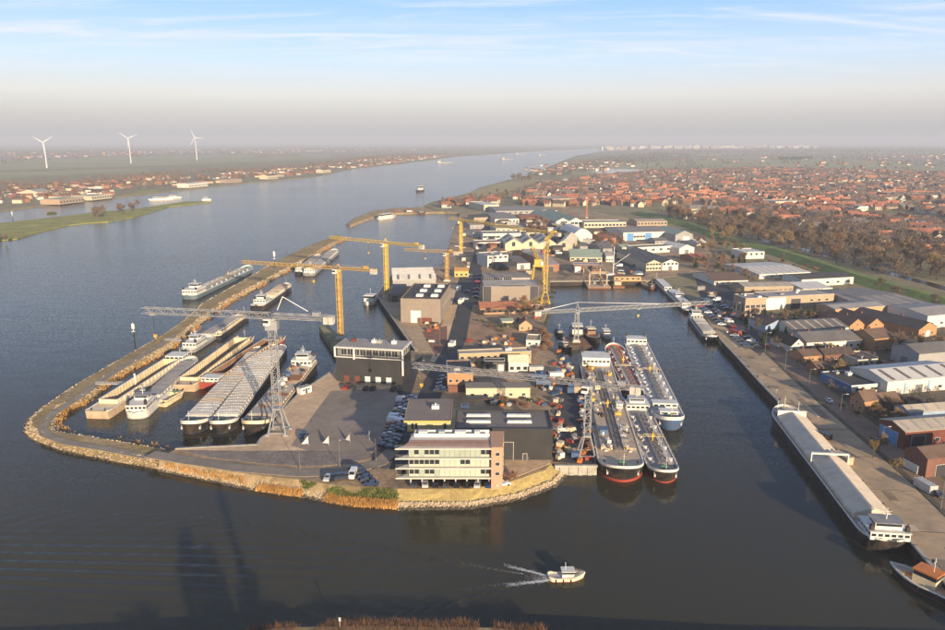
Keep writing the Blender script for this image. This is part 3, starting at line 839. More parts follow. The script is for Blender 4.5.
    for i in range(units):
        uw, ud, uh = rs.uniform(1.2, 3), rs.uniform(1.2, 2.4), rs.uniform(.7, 1.6)
        xc, yc = rs.uniform(x0 + 2, x1 - 2) if W > 5 else 0, rs.uniform(y0 + 2, y1 - 2) if D > 5 else 0
        zz = zr(xc, yc) - .2
        MB().box(-uw/2, uw/2, -ud/2, ud/2, 0, uh).box(-uw/2 - .08, uw/2 + .08, -ud/2 - .08, ud/2 + .08, uh, uh + .1).tube((uw*.2, 0, uh), (uw*.2, 0, uh + .6), .18, 8).obj('roof_unit', rs.choice([STEEL, TRIM, W_GREY]), t, (xc, yc, zz))
    for i in range(chimney):
        xc = x0 + W * (.2 + .6 * i / max(1, chimney - 1)) if chimney > 1 else x0 + W * .3
        yc = 0 if roof == 'gx' else y0 + D * .4
        if roof == 'gy': xc = 0.4
        zz = ht + (rise or 0)
        MB().box(-.35, .35, -.35, .35, -1.2, .9).box(-.42, .42, -.42, .42, .9, 1.02).tube((0, 0, 1.02), (0, 0, 1.4), .12, 6).obj('chimney', W_BRICKD, t, (xc, yc, zz))
    put_openings(t, W, D, 'front', front); put_openings(t, W, D, 'right', right); put_openings(t, W, D, 'left', left)
    t['w'] = W; t['d'] = D; t['h'] = ht
    FOOT.append((c.x, c.y, ang, W, D))
    return t

# ================================================================== BUILDERS: trees
T_BARK = M('bark', (0.085, 0.062, 0.045), 0.95, 0.25, 0.8)
def twig_mat(name, col): return M(name, col, 0.95, 0.22, 0.25, fine=0.15, rand=0.25)
TW_BROWN = twig_mat('twigs_brown', (0.165, 0.116, 0.076))
TW_RUST = twig_mat('twigs_rust', (0.205, 0.118, 0.070))
TW_GREY = twig_mat('twigs_grey', (0.135, 0.108, 0.080))
TW_TAN = twig_mat('twigs_tan', (0.235, 0.165, 0.080))
TW_GREEN = twig_mat('needles_green', (0.040, 0.058, 0.024))
TW_OLIVE = twig_mat('leaves_olive', (0.085, 0.090, 0.030))

def make_tree(name, hgt, spread, mat, seed, twigs=1500, style='round', tw=(.05, .10), tl=(.8, 1.7)):
    r = random.Random(seed)
    tr = MB(); cr = MB(); tips = []
    def grow(p, d, ln, rad, lvl):
        q = p + d * ln
        tr.tube(p, q, rad, 5 if lvl < 2 else 3, 0, rad * .68, cap=False)
        if lvl >= 2: tips.append((p.lerp(q, .5), d)); tips.append((q, d))
        if lvl == 3: return
        for _ in range(r.choice((3, 4)) if lvl < 2 else 3):
            a = Vector((r.gauss(0, 1), r.gauss(0, 1), r.gauss(.15, .6))).normalized()
            nd = (d * (.75 if style == 'tall' else .55) + a * (.5 if style == 'tall' else .75)).normalized()
            if nd.z < -.1: nd.z *= -.5; nd.normalize()
            grow(p.lerp(q, r.uniform(.55, 1)), nd, ln * r.uniform(.55, .82), rad * .6, lvl + 1)
    if style == 'cone':
        tr.tube((0, 0, -.3), (0, 0, hgt * .95), hgt * .022, 6, 0, .03)
        for _ in range(twigs):
            t = r.random() ** 1.5; z = hgt * (.06 + .92 * t); rad = spread * (1 - t) ** .8 * (.75 + .25 * math.sin(z * 5)); a = r.uniform(0, 2 * PI); q = rad * r.uniform(.5, 1.05)
            tips.append((Vector((q * math.cos(a), q * math.sin(a), z)), Vector((math.cos(a), math.sin(a), -.25))))
    else:
        grow(Vector((0, 0, -.3)), Vector((r.gauss(0, .04), r.gauss(0, .04), 1)).normalized(), hgt * (.32 if style == 'round' else .36), hgt * .026, 0)
        zmax = max(p.z for p, _ in tips); k = hgt * .93 / zmax
        rm = max(math.hypot(p.x, p.y) for p, _ in tips); kr = spread / rm
        tips = [(Vector((p.x * kr, p.y * kr, p.z * k)), d) for p, d in tips]
        tr.v = [(x * (kr if z > hgt * .1 else 1), y * (kr if z > hgt * .1 else 1), z * (k if z > 0 else 1)) for x, y, z in tr.v]
    for i in range(twigs):
        p, d = tips[i % len(tips)] if style == 'cone' else r.choice(tips)
        a = (d * .8 + Vector((r.gauss(0, .7), r.gauss(0, .7), r.gauss(.1, .6)))).normalized()
        p = p + Vector((r.gauss(0, .35), r.gauss(0, .35), r.gauss(0, .3))) * (spread / 4 if style != 'cone' else .3)
        ln = r.uniform(*tl); wv = a.cross(Vector((r.gauss(0, 1), r.gauss(0, 1), r.gauss(0, 1)))).normalized() * r.uniform(*tw)
        cr.add([p - wv, p + wv, p + a * ln], [(0, 1, 2)])
    mt = tr.mesh('trunk', [T_BARK]); mc = cr.mesh('crown', [mat])
    return mt, mc
TREES = {
    'brown': [make_tree('t', 12, 4.6, TW_BROWN, s, 1250) for s in (1, 2, 3)],
    'rust': [make_tree('t', 11, 4.2, TW_RUST, s, 1250) for s in (4, 5)],
    'grey': [make_tree('t', 12, 4.4, TW_GREY, s, 1100) for s in (6, 7)],
    'tan': [make_tree('t', 11, 4.4, TW_TAN, s, 1900) for s in (8, 9)],
    'poplar': [make_tree('t', 17, 3.0, TW_TAN, s, 1700, 'tall') for s in (10, 11)],
    'evergreen': [make_tree('t', 9, 2.6, TW_GREEN, s, 1500, 'cone', (.2, .34), (.5, .9)) for s in (12, 13)],
    'bush': [make_tree('t', 4.5, 2.8, TW_OLIVE, s, 1300, 'round', (.10, .18), (.4, .9)) for s in (14, 15)],
    'rustbush': [make_tree('t', 4.0, 2.8, TW_RUST, s, 1300, 'round', (.06, .12), (.5, 1.1)) for s in (16, 17)],
}
NTREES = [0]
TNAME = {'brown': 'bare_tree', 'rust': 'bare_tree', 'grey': 'bare_tree', 'tan': 'willow_tree', 'poplar': 'poplar_tree', 'evergreen': 'evergreen_tree', 'bush': 'bush', 'rustbush': 'bush'}
def tree(kind, x, y, s, label, group=None, z=LZ, cat=None):
    mt, mc = random.choice(TREES[kind])
    t = thing(TNAME[kind], label, cat or ('bush' if 'bush' in kind else 'tree'), (x, y, z), random.uniform(0, 6.28), group)
    t.scale = (s * random.uniform(.9, 1.1), s * random.uniform(.9, 1.1), s * random.uniform(.88, 1.12))
    link('trunk', mt, t); link('crown', mc, t)
    NTREES[0] += 1
    return t

# ================================================================== BUILDERS: cars, poles
CAR_COLS = {'black': (0.012, 0.012, 0.014), 'dark grey': (0.05, 0.05, 0.055), 'silver': (0.42, 0.43, 0.44), 'white': (0.75, 0.75, 0.73), 'dark blue': (0.02, 0.04, 0.11), 'red': (0.32, 0.025, 0.02), 'blue': (0.05, 0.16, 0.36)}
TYRE = M('tyre', (0.015, 0.015, 0.016), 0.9)
CARGL = glass('car_glass', (0.012, 0.014, 0.018), 0.04)
CARM = {}
def car_meshes(colr, van=False):
    key = (colr, van)
    if key in CARM: return CARM[key]
    paint = M('car_paint_' + colr.replace(' ', '_'), CAR_COLS[colr], 0.3, 0.04, 0.5, coat=0.6, spec=0.5)
    b = MB(); g = MB()
    if van:
        prof = [(-2.5, .35), (-2.52, 1.9), (-2.3, 2.15), (1.1, 2.15), (1.75, 1.25), (2.4, 1.05), (2.5, .35)]
        gl = [(1.0, 2.02), (1.68, 1.28), (.3, 1.28), (.3, 2.02)]
    else:
        prof = [(-2.15, .32), (-2.2, .82), (-2.05, .98), (-1.55, 1.0), (-1.15, 1.42), (.35, 1.46), (1.05, 1.0), (1.9, .84), (2.15, .62), (2.15, .32)]
        gl = [(-1.45, 1.02), (-1.1, 1.38), (.33, 1.41), (.92, 1.02)]
    hw = .88
    def extr(mb, pr, h0, h1f):
        n = len(pr); v = []
        for sgn in (-1, 1):
            for x, z in pr:
                tap = 1 - .16 * max(0, (z - .95)) / .5 if not van else 1
                v.append((x, sgn * h0 * tap, z))
        mb.add(v, [(i, (i+1) % n, (i+1) % n + n, i + n) for i in range(n)] + [list(range(n))[::-1], list(range(n, 2*n))])
    extr(b, prof, hw, 0)
    b.box(2.12, 2.22, -.75, .75, .34, .52).box(-2.24, -2.14, -.78, .78, .36, .56)
    extr(g, gl, hw * 1.004 + .012, 0)
    if not van:   # windscreen and rear window proud of the body
        for (xa, za), (xb, zb) in (((.40, 1.44), (1.0, 1.04)), ((-1.50, 1.035), (-1.2, 1.40))):
            g.add([(xa, -.66, za + .02), (xb, -.74, zb + .02), (xb, .74, zb + .02), (xa, .66, za + .02)], [(0, 1, 2, 3)])
    else: g.add([(1.16, -.78, 2.1), (1.74, -.8, 1.3), (1.74, .8, 1.3), (1.16, .8, 2.1)], [(0, 1, 2, 3)])
    wh = MB()
    wh.tube((0, -.1, 0), (0, .1, 0), .32, 10)
    k = (b.mesh('body', [paint]), g.mesh('window', [CARGL]), wh.mesh('wheel', [TYRE]))
    CARM[key] = k
    return k
NCAR = [0]
def car(x, y, rz, colr, label, group, van=False, z=LZ + .2, parts=True):
    b, g, wme = car_meshes(colr, van)
    t = thing('parked_van' if van else 'parked_car', label, 'van' if van else 'car', (x, y, z), rz, group)
    link('body', b, t); link('window', g, t)
    if parts:
        for xx in (-1.35, 1.35):
            for yy in (-.8, .8): link('wheel', wme, t, (xx, yy, .32))
    NCAR[0] += 1
    return t

POLE = M('lamp_post_steel', (0.22, 0.22, 0.21), 0.5, 0.1, 0.5, metal=0.5)
LAMPH = M('lamp_housing', (0.45, 0.45, 0.43), 0.5)
def lamp_post(x, y, label, h=9, rz=0, group=None, z=LZ + .1):
    t = thing('street_lamp', label, 'street lamp', (x, y, z), rz, group)
    MB().tube((0, 0, 0), (0, 0, h), .11, 6, 0, .06).tube((0, 0, 0), (0, 0, .9), .17, 6).tube((0, 0, h), (1.4, 0, h + .25), .045, 5).obj('pole', POLE, t)
    MB().cbox((1.7, 0, h + .27), (.9, .32, .16)).cbox((1.7, 0, h + .17), (.7, .24, .06)).obj('lamp_head', LAMPH, t)
    return t
# ================================================================== BUILDERS: ships
def paint(name, col, **k): return M('paint_' + name, col, k.pop('rough', 0.5), k.pop('var', 0.10), k.pop('scale', 0.25), dirt=k.pop('dirt', (0.16, 0.10, 0.06)), dirt_amt=k.pop('dirt_amt', 0.35), dirt_scale=k.pop('dirt_scale', 0.35), **k)
S_WHITE = paint('white', (0.62, 0.60, 0.55), dirt=(0.42, 0.36, 0.28))
S_BLACK = paint('black', (0.018, 0.018, 0.020))
S_NAVY = paint('navy', (0.020, 0.030, 0.060))
S_GREY = paint('grey', (0.25, 0.25, 0.25))
S_LGREY = paint('light_grey', (0.46, 0.45, 0.43), dirt=(0.30, 0.25, 0.19), dirt_amt=0.5)
S_RED = paint('red_oxide', (0.30, 0.055, 0.040))
S_BROWN = paint('hold_brown', (0.26, 0.155, 0.10), dirt=(0.14, 0.08, 0.05), dirt_amt=0.6)
S_CREAM = paint('cream', (0.66, 0.55, 0.36), dirt=(0.42, 0.31, 0.19), dirt_amt=0.5)
S_TEAL = paint('teal', (0.10, 0.155, 0.175))
S_BLUE = paint('blue', (0.055, 0.11, 0.22))
S_ORANGE = paint('orange', (0.55, 0.17, 0.03))
S_BUFF = paint('deck_buff', (0.47, 0.36, 0.245), dirt=(0.26, 0.19, 0.13), dirt_amt=0.6)
S_DECKG = paint('deck_grey', (0.30, 0.275, 0.25), dirt=(0.18, 0.15, 0.12), dirt_amt=0.6)
S_DECKR = paint('deck_red', (0.44, 0.085, 0.06), dirt=(0.22, 0.10, 0.07), dirt_amt=0.5)
S_HATCH = paint('hatch_grey', (0.335, 0.305, 0.265), dirt=(0.50, 0.46, 0.38), dirt_amt=0.65, dirt_scale=0.35)
S_ALU = paint('aluminium', (0.40, 0.385, 0.36), metal=0.25, dirt=(0.28, 0.24, 0.19))
S_PIPE = paint('pipe', (0.36, 0.31, 0.25))
S_YELLOW = paint('yellow', (0.60, 0.38, 0.05))
S_GREEN = paint('green', (0.05, 0.16, 0.09))
S_RUST = paint('rust', (0.20, 0.095, 0.05), rough=0.85)
SHGL = glass('wheelhouse_glass', (0.02, 0.028, 0.036), 0.05)

def hull_shape(L, B, F, bowl, sternl, sheer, stern, bow, rake, extra=()):
    xs = sorted(set([round(-L/2 + sternl * q, 3) for q in (0, .04, .12, .25, .45, .7, 1)] + [round(L/2 - bowl * q, 3) for q in (0, .015, .05, .1, .18, .28, .42, .6, .8, 1)] + [round(e, 3) for e in extra]))
    st = []
    for x in xs:
        sb = max(0, (x - (L/2 - bowl)) / bowl); ss = max(0, ((-L/2 + sternl) - x) / sternl)
        if bow == 'round': b = (1 - sb ** 2.1) ** .5 if sb < 1 else 0.02
        elif bow == 'sharp': b = max(.02, 1 - sb ** 1.9)
        else: b = 1 - .12 * sb ** 2                            # square, pushed barge
        if stern == 'round': b *= max(.25, (1 - .94 * ss ** 3) ** .5)
        else: b *= 1 - .10 * ss ** 2
        z = F + sheer * sb ** 2 + .35 * sheer * ss ** 2
        st.append((x, B/2 * b, z, sb, ss))
    return st
def build_hull(t, L, B, F, bowl, sternl, sheer, stern, bow, rake, hullm, bootm, deckm, hold=None, rub=None, boot=0.45, bulwark=0.55, bulm=None):
    ex = (hold[0], hold[1]) if hold else ()
    st = hull_shape(L, B, F, bowl, sternl, sheer, stern, bow, rake, ex)
    mb = MB(); n = len(st)
    def ring(z, k):
        out = []
        for x, b, zd, sb, ss in st:
            kk = (1 - k)
            out.append((x - rake * sb ** 1.5 * kk + (.6 * rake * ss ** 1.5 * kk if stern != 'flat' else rake * ss * kk), b * (1 - .30 * sb * kk), z if z is not None else zd))
        return out
    r0, r1, r2 = ring(-.8, 0), ring(boot, .22), ring(None, 1)
    for a, b, mi in ((r0, r1, 1), (r1, r2, 0)):
        for sg in (1, -1):
            v = [(x, y * sg, z) for x, y, z in a] + [(x, y * sg, z) for x, y, z in b]
            mb.add(v, [(i, i+1, n+i+1, n+i) for i in range(n - 1)], mi)
        v = [(a[0][0], a[0][1], a[0][2]), (a[0][0], -a[0][1], a[0][2]), (b[0][0], -b[0][1], b[0][2]), (b[0][0], b[0][1], b[0][2])]
        mb.add(v, [(0,1,2,3)], mi)
        v = [(a[-1][0], a[-1][1], a[-1][2]), (a[-1][0], -a[-1][1], a[-1][2]), (b[-1][0], -b[-1][1], b[-1][2]), (b[-1][0], b[-1][1], b[-1][2])]
        mb.add(v, [(0,1,2,3)], mi)
    mb.obj('hull', [hullm, bootm], t)
    dk = MB(); hb = hold[2] if hold else 0
    for i in range(n - 1):
        (x0, b0, z0, *_), (x1, b1, z1, *_) = st[i], st[i+1]
        b0 = max(.01, b0 - .03); b1 = max(.01, b1 - .03); z0 -= .06; z1 -= .06
        if hold and x0 >= hold[0] - .01 and x1 <= hold[1] + .01:
            for sg in (1, -1): dk.add([(x0, sg*hb, z0), (x1, sg*hb, z1), (x1, sg*b1, z1), (x0, sg*b0, z0)], [(0,1,2,3)])
        else: dk.add([(x0, -b0, z0), (x1, -b1, z1), (x1, b1, z1), (x0, b0, z0)], [(0,1,2,3)])
    dk.obj('deck', deckm, t)
    # bulwark round the bow, toe rail along the sides
    bw = MB()
    for i in range(n - 1):
        (x0, b0, z0, s0, q0), (x1, b1, z1, s1, q1) = st[i], st[i+1]
        h0 = .14 + (bulwark * min(1, s0 * 3) if bulwark else 0) + .25 * min(1, q0 * 2); h1 = .14 + (bulwark * min(1, s1 * 3) if bulwark else 0) + .25 * min(1, q1 * 2)
        for sg in (1, -1):
            o, ii = .05, -.32
            v = [(x0, sg*(b0+o), z0 - .12), (x1, sg*(b1+o), z1 - .12), (x1, sg*(b1+o), z1 + h1), (x0, sg*(b0+o), z0 + h0), (x0, sg*max(0, b0+ii), z0 - .12), (x1, sg*max(0, b1+ii), z1 - .12), (x1, sg*max(0, b1+ii), z1 + h1), (x0, sg*max(0, b0+ii), z0 + h0)]
            bw.add(v, [(0,1,2,3), (5,4,7,6), (3,2,6,7)])
    bw.obj('bulwark', bulm or hullm, t)
    return st

def box_windows(t, c, size, z0, h, side_n, front_n, mat=None):
    """a row of separate windows on the four sides of a deckhouse; c = centre x, y"""
    W, D = size
    me = {}
    def pane(wd):
        k = round(wd, 2)
        if k not in me:
            m = MB(); m.box(-wd/2, wd/2, -.05, .02, 0, h, 0)
            me[k] = m.mesh('window', [SHGL])
        return me[k]
    for sgn, rz in ((-1, 0), (1, PI)):
        wd = W / side_n * .62
        for i in range(side_n): link('window', pane(wd), t, (c[0] - W/2 + W * (i + .5) / side_n, c[1] + sgn * D/2, z0), rz)
    for sgn, rz in ((1, PI/2), (-1, -PI/2)):
        wd = D / front_n * .70
        for i in range(front_n): link('window', pane(wd), t, (c[0] + sgn * W/2, c[1] - D/2 + D * (i + .5) / front_n, z0), rz)

def railing(mb, pts, h=1.0, step=2.5, r=.035, closed=False):
    P_ = [Vector(p) for p in pts]
    if closed: P_ = P_ + [P_[0]]
    for a, b in zip(P_[:-1], P_[1:]):
        L = (b - a).length; n = max(1, int(L / step))
        for k in range(n + 1):
            q = a.lerp(b, k / n); mb.tube(q, q + Vector((0, 0, h)), r, 3, cap=False)
        for hh in (h, h * .5): mb.tube(a + Vector((0, 0, hh)), b + Vector((0, 0, hh)), r, 3, cap=False)

def superstructure(t, x, zd, l, w, h, col=S_WHITE, bridge=(4.2, 4.6, 2.4), bx=0, roofm=None, mast=True, funnels=2, boat=False, wins=(4, 4)):
    mb = MB().box(x - l/2, x + l/2, -w/2, w/2, zd - .1, zd + h)
    mb.box(x - l/2 - .2, x + l/2 + .2, -w/2 - .2, w/2 + .2, zd + h, zd + h + .14)
    mb.obj('deckhouse', col, t)
    box_windows(t, (x, 0), (l, w), zd + h * .45, min(.8, h * .35), wins[0], wins[1])
    if bridge:
        bl, bwid, bh = bridge; bxx = x + bx
        z1 = zd + h + .14
        b = MB()
        b.box(bxx - bl/2, bxx + bl/2, -bwid/2, bwid/2, z1, z1 + bh * .45)
        for sx in (-1, 1):
            for sy in (-1, 1): b.box(bxx + sx * (bl/2 - .09) - .09, bxx + sx * (bl/2 - .09) + .09, sy * (bwid/2 - .09) - .09, sy * (bwid/2 - .09) + .09, z1 + bh * .45, z1 + bh * .92)
        wh = b.obj('wheelhouse', col, t)
        MB().box(bxx - bl/2 + .04, bxx + bl/2 - .04, -bwid/2 + .04, bwid/2 - .04, z1 + bh * .45, z1 + bh * .92).obj('window_band', SHGL, wh)
        MB().box(bxx - bl/2 - .4, bxx + bl/2 + .4, -bwid/2 - .4, bwid/2 + .4, z1 + bh * .92, z1 + bh * .92 + .16).obj('roof', roofm or S_WHITE, wh)
        if mast:
            zt = z1 + bh
            m = MB().tube((bxx, 0, zt), (bxx, 0, zt + 3.2), .09, 5).tube((bxx, -1.2, zt + 2.1), (bxx, 1.2, zt + 2.1), .05, 4).cbox((bxx + .3, 0, zt + 1.3), (.25, 2.0, .2)).tube((bxx, 0, zt + .1), (bxx, 0, zt + 1.2), .16, 6)
            m.obj('radar_mast', S_WHITE, t)
    for k in range(funnels):
        sy = -1 if k else 1
        MB().box(x - l/2 + .5, x - l/2 + 1.5, sy * (w/2 - .5) - .4, sy * (w/2 - .5) + .4, zd + h + .1, zd + h + 1.5).tube((x - l/2 + 1, sy * (w/2 - .5), zd + h + 1.5), (x - l/2 + 1, sy * (w/2 - .5), zd + h + 2.1), .18, 6).obj('funnel', S_BLACK if k else S_BLACK, t)
    if boat:
        lb = MB(); stn = [(-1.6, .5), (-.8, .75), (.4, .75), (1.2, .5), (1.7, .05)]
        for sg in (1, -1): lb.add([(q, sg*b, .6) for q, b in stn] + [(q * .9, sg*b*.5, 0) for q, b in stn], [(i, i+1, 5+i+1, 5+i) for i in range(4)])
        lb.add([(q, b, .45) for q, b in stn] + [(q, -b, .45) for q, b in stn[::-1]], [list(range(10))])
        lb.obj('dinghy', S_ORANGE, t, (x - l/2 - 2.4, w * .2, zd + .3))

def bollards(t, spots):
    me = None
    for x, y, z in spots:
        if me is None:
            me = MB().tube((-.3, 0, 0), (-.3, 0, .55), .14, 6).tube((.3, 0, 0), (.3, 0, .55), .14, 6).box(-.5, .5, -.2, .2, -.02, .06).mesh('bollard', [S_BLACK])
        link('bollard', me, t, (x, y, z))
def winch(t, x, z, y=0, col=S_GREEN):
    MB().tube((x, y - .9, z + .5), (x, y + .9, z + .5), .4, 8).tube((x, y - 1.3, z + .5), (x, y + 1.3, z + .5), .16, 6).box(x - .5, x + .5, y - 1.05, y - .9, z - .1, z + .9).box(x - .5, x + .5, y + .9, y + 1.05, z - .1, z + .9).box(x - .9, x - .3, y - .4, y + .4, z - .1, z + .6).obj('anchor_winch', col, t)

def ship(name, label, cat, stern, bow, B=10.4, F=2.4, hullm=S_BLACK, bootm=S_RED, deckm=S_DECKG, kind='open', hold=(.14, .88), holdm=S_CREAM, floorm=None, coverm=S_ALU, ncov=14, house=None, bowl=9, sternl=6, sheer=1.0, sterns='round', bows='round', rake=2.0, bulm=None, coam=1.3, boot=.45, group=None, px=True, extras=True, wall=None, seed=1, z_px=None, bulwark=.55, hbf=.80, ridge=.5, specks=None):
    zp = F if z_px is None else z_px
    A = Vector(P(*stern, zp)) if px else Vector(stern); Bv = Vector(P(*bow, zp)) if px else Vector(bow)
    L = (Bv - A).length; ang = math.atan2(Bv.y - A.y, Bv.x - A.x); c = (A + Bv) / 2
    t = thing(name, label, cat, (c.x, c.y, 0), ang, group)
    r = random.Random(seed)
    xa, xb = -L/2 + L * hold[0], -L/2 + L * hold[1]; hb = B/2 * hbf
    has = kind in ('open', 'hatch')
    st = build_hull(t, L, B, F, bowl, sternl, sheer, sterns, bows, rake, hullm, bootm, deckm, (xa, xb, hb) if has else None, boot=boot, bulm=bulm, bulwark=bulwark)
    if has:
        cw = MB(); zf = .5; zt = F + coam
        for y in (-hb, hb - .22): cw.box(xa, xb, y, y + .22, zf, zt)
        cw.box(xa, xa + .22, -hb + .22, hb - .22, zf, zt).box(xb - .22, xb, -hb + .22, hb - .22, zf, zt)
        cw.obj('coaming', holdm, t)
        rm = MB()
        for y0_, y1_ in ((-hb - .12, -hb + .24), (hb - .24, hb + .12)): rm.box(xa - .1, xb + .1, y0_, y1_, zt, zt + .12)
        n = int((xb - xa) / 3)
        for k in range(n):
            for sg in (1, -1): rm.box(xa + (k + .5) * (xb - xa) / n - .06, xa + (k + .5) * (xb - xa) / n + .06, sg * hb - (.0 if sg > 0 else .22), sg * hb + (.22 if sg > 0 else 0), F, zt)
        rm.obj('coaming_rim', bulm or S_WHITE, t)
        if kind == 'open':
            MB().box(xa + .2, xb - .2, -hb + .2, hb - .2, zf - .1, zf).obj('hold_floor', floorm or holdm, t)
            rb = MB()
            n = max(3, int((xb - xa) / 2.2))
            for k in range(n):
                for sg in (1, -1):
                    xk = xa + (k + .5) * (xb - xa) / n; yk = sg * (hb - .22)
                    rb.box(xk - .05, xk + .05, yk - (.12 if sg > 0 else 0), yk + (0 if sg > 0 else .12), zf + .05, zt - .1)
            tag(rb.obj('hold_frames', holdm, t), kind='stuff')
        else:
            wc = (xb - xa) / ncov
            hm = MB(); g = .06; w2 = hb + .1
            prof = [(-w2, 0), (-w2, .22), (-w2 * .5, .22 + (ridge - .22) * (.71 if ridge < 1 else .5)), (0, ridge), (w2 * .5, .22 + (ridge - .22) * (.71 if ridge < 1 else .5)), (w2, .22), (w2, 0)]
            for xq0, xq1 in ((-wc/2 + g, wc/2 - g),):
                m = len(prof); v = [(xq0, y, z) for y, z in prof] + [(xq1, y, z) for y, z in prof]
                hm.add(v, [(i, i+1, m+i+1, m+i) for i in range(m - 1)] + [list(range(m))[::-1], list(range(m, 2*m))])
            nr = max(2, int(wc / .8))
            for k in range(nr + 1):
                xk = -wc/2 + g + (wc - 2*g) * k / nr
                for i in range(1, len(prof) - 2):
                    (ya, za), (yb, zb) = prof[i], prof[i+1]
                    hm.tube((xk, ya, za + .02), (xk, yb, zb + .02), .06, 3, cap=False)
            mats = coverm if isinstance(coverm, (list, tuple)) else [coverm]
            if specks:
                rsp = random.Random(seed)
                for i in range(9):
                    yy = -w2 * .9 + w2 * 1.8 * (i + .5) / 9; q = .22 if i % 2 else .34; zz = .22 + (ridge - .22) * (1 - abs(yy) / w2)
                    hm.box(-q * 1.3, q * 1.3, yy - q, yy + q, zz - .1, zz + .16, 1)
            mes = [hm.mesh('hatch_cover', [q, specks or q]) for q in mats]
            for k in range(ncov): link('hatch_cover', r.choice(mes), t, (xa + (k + .5) * wc, 0, zt + .02))
    if kind == 'tank':
        zt = F + .0
        for y, rr in ((-.9, .16), (-.45, .12), (.5, .16), (1.0, .10)):
            p = MB().tube((xa, y, zt + .75), (xb, y, zt + .75), rr, 6)
            for k in range(int((xb - xa) / 4)): p.box(xa + 4*k + 1.9, xa + 4*k + 2.1, y - .1, y + .1, zt - .05, zt + .65)
            p.obj('cargo_pipe', S_PIPE, t)
        cat_ = MB().box(xa, xb, 1.7, 2.5, zt + .85, zt + .92)
        railing(cat_, [(xa, 1.7, zt + .92), (xb, 1.7, zt + .92)], .9, 3); railing(cat_, [(xa, 2.5, zt + .92), (xb, 2.5, zt + .92)], .9, 3)
        for k in range(int((xb - xa) / 5)): cat_.box(xa + 5*k + 2.4, xa + 5*k + 2.55, 1.7, 2.5, zt - .05, zt + .85)
        cat_.obj('catwalk', S_LGREY, t)
        hm = MB().tube((0, 0, -.05), (0, 0, .7), .55, 10).tube((0, 0, .7), (0, 0, .8), .65, 10).box(-.08, .08, -.7, .7, .8, .9).mesh('tank_hatch', [bulm or S_WHITE])
        h2 = MB().box(-.8, .8, -.6, .6, -.05, .35).tube((-.4, 0, .35), (-.4, 0, .8), .15, 6).tube((.4, 0, .35), (.4, 0, .8), .15, 6).mesh('pump_station', [S_LGREY])
        n = int((xb - xa) / 8)
        for k in range(n):
            xk = xa + (k + .5) * (xb - xa) / n
            for sg in (1, -1):
                link('tank_hatch', hm, t, (xk, sg * B * .33, zt))
                link('pump_station', h2, t, (xk + 2.2, sg * B * .27, zt))
        mx = (xa + xb) / 2
        mf = MB()
        for q in (-1.2, -.4, .4, 1.2):
            mf.tube((mx + q, -B/2 + .6, zt + 1.0), (mx + q, B/2 - .6, zt + 1.0), .13, 6)
            for sg in (1, -1): mf.tube((mx + q, sg * (B/2 - .6), zt + 1.0), (mx + q, sg * (B/2 - .75), zt + 1.0), .25, 8)
        for sg in (1, -1): mf.box(mx - 1.6, mx + 1.6, sg * (B/2 - 1.2) - .1, sg * (B/2 - 1.2) + .1, zt - .05, zt + .9)
        mf.obj('loading_manifold', S_PIPE, t)
        dc = MB().tube((mx + 4, 0, zt), (mx + 4, 0, zt + 4), .25, 6).tube((mx + 4, 0, zt + 3.8), (mx + 11, .4, zt + 5.2), .16, 4).box(mx + 3.5, mx + 4.5, -.5, .5, zt + 2.2, zt + 3.0)
        dc.obj('deck_crane', S_YELLOW, t)
        rl = MB()
        for sg in (1, -1): railing(rl, [(-L/2 + sternl, sg * (B/2 - .2), zt), (L/2 - bowl, sg * (B/2 - .2), zt)], .95, 3)
        rl.obj('railing', S_LGREY, t)
    if kind == 'flat': pass
    if house:
        for hs in (house if isinstance(house, list) else [house]):
            q = dict(hs); xf = q.pop('x'); superstructure(t, -L/2 + L * xf, F + q.pop('dz', 0), **q)
    if extras:
        zb = F + sheer * .4
        winch(t, L/2 - bowl * .55, zb, 0)
        bollards(t, [(L/2 - bowl * .8, sg * B * .36, F + .0) for sg in (1, -1)] + [(-L/2 + 1.4, sg * B * .28, F + .1) for sg in (1, -1)])
        MB().tube((L/2 - 1.6, 0, F + sheer - .1), (L/2 - 1.6, 0, F + sheer + 4.2), .07, 5).cbox((L/2 - 1.6, 0, F + sheer + 3), (.1, .9, .06)).obj('bow_mast', S_WHITE, t)
        for sg in (1, -1):
            MB().cbox((L/2 - bowl * .30, sg * (B * .325), F * .70), (.9, .5, .9)).tube((L/2 - bowl * .30, sg * B * .335, F * .70 + .3), (L/2 - bowl * .30, sg * B * .345, F * .70 + 1), .09, 5).obj('anchor', S_LGREY, t)
    t['L'] = L
    return t

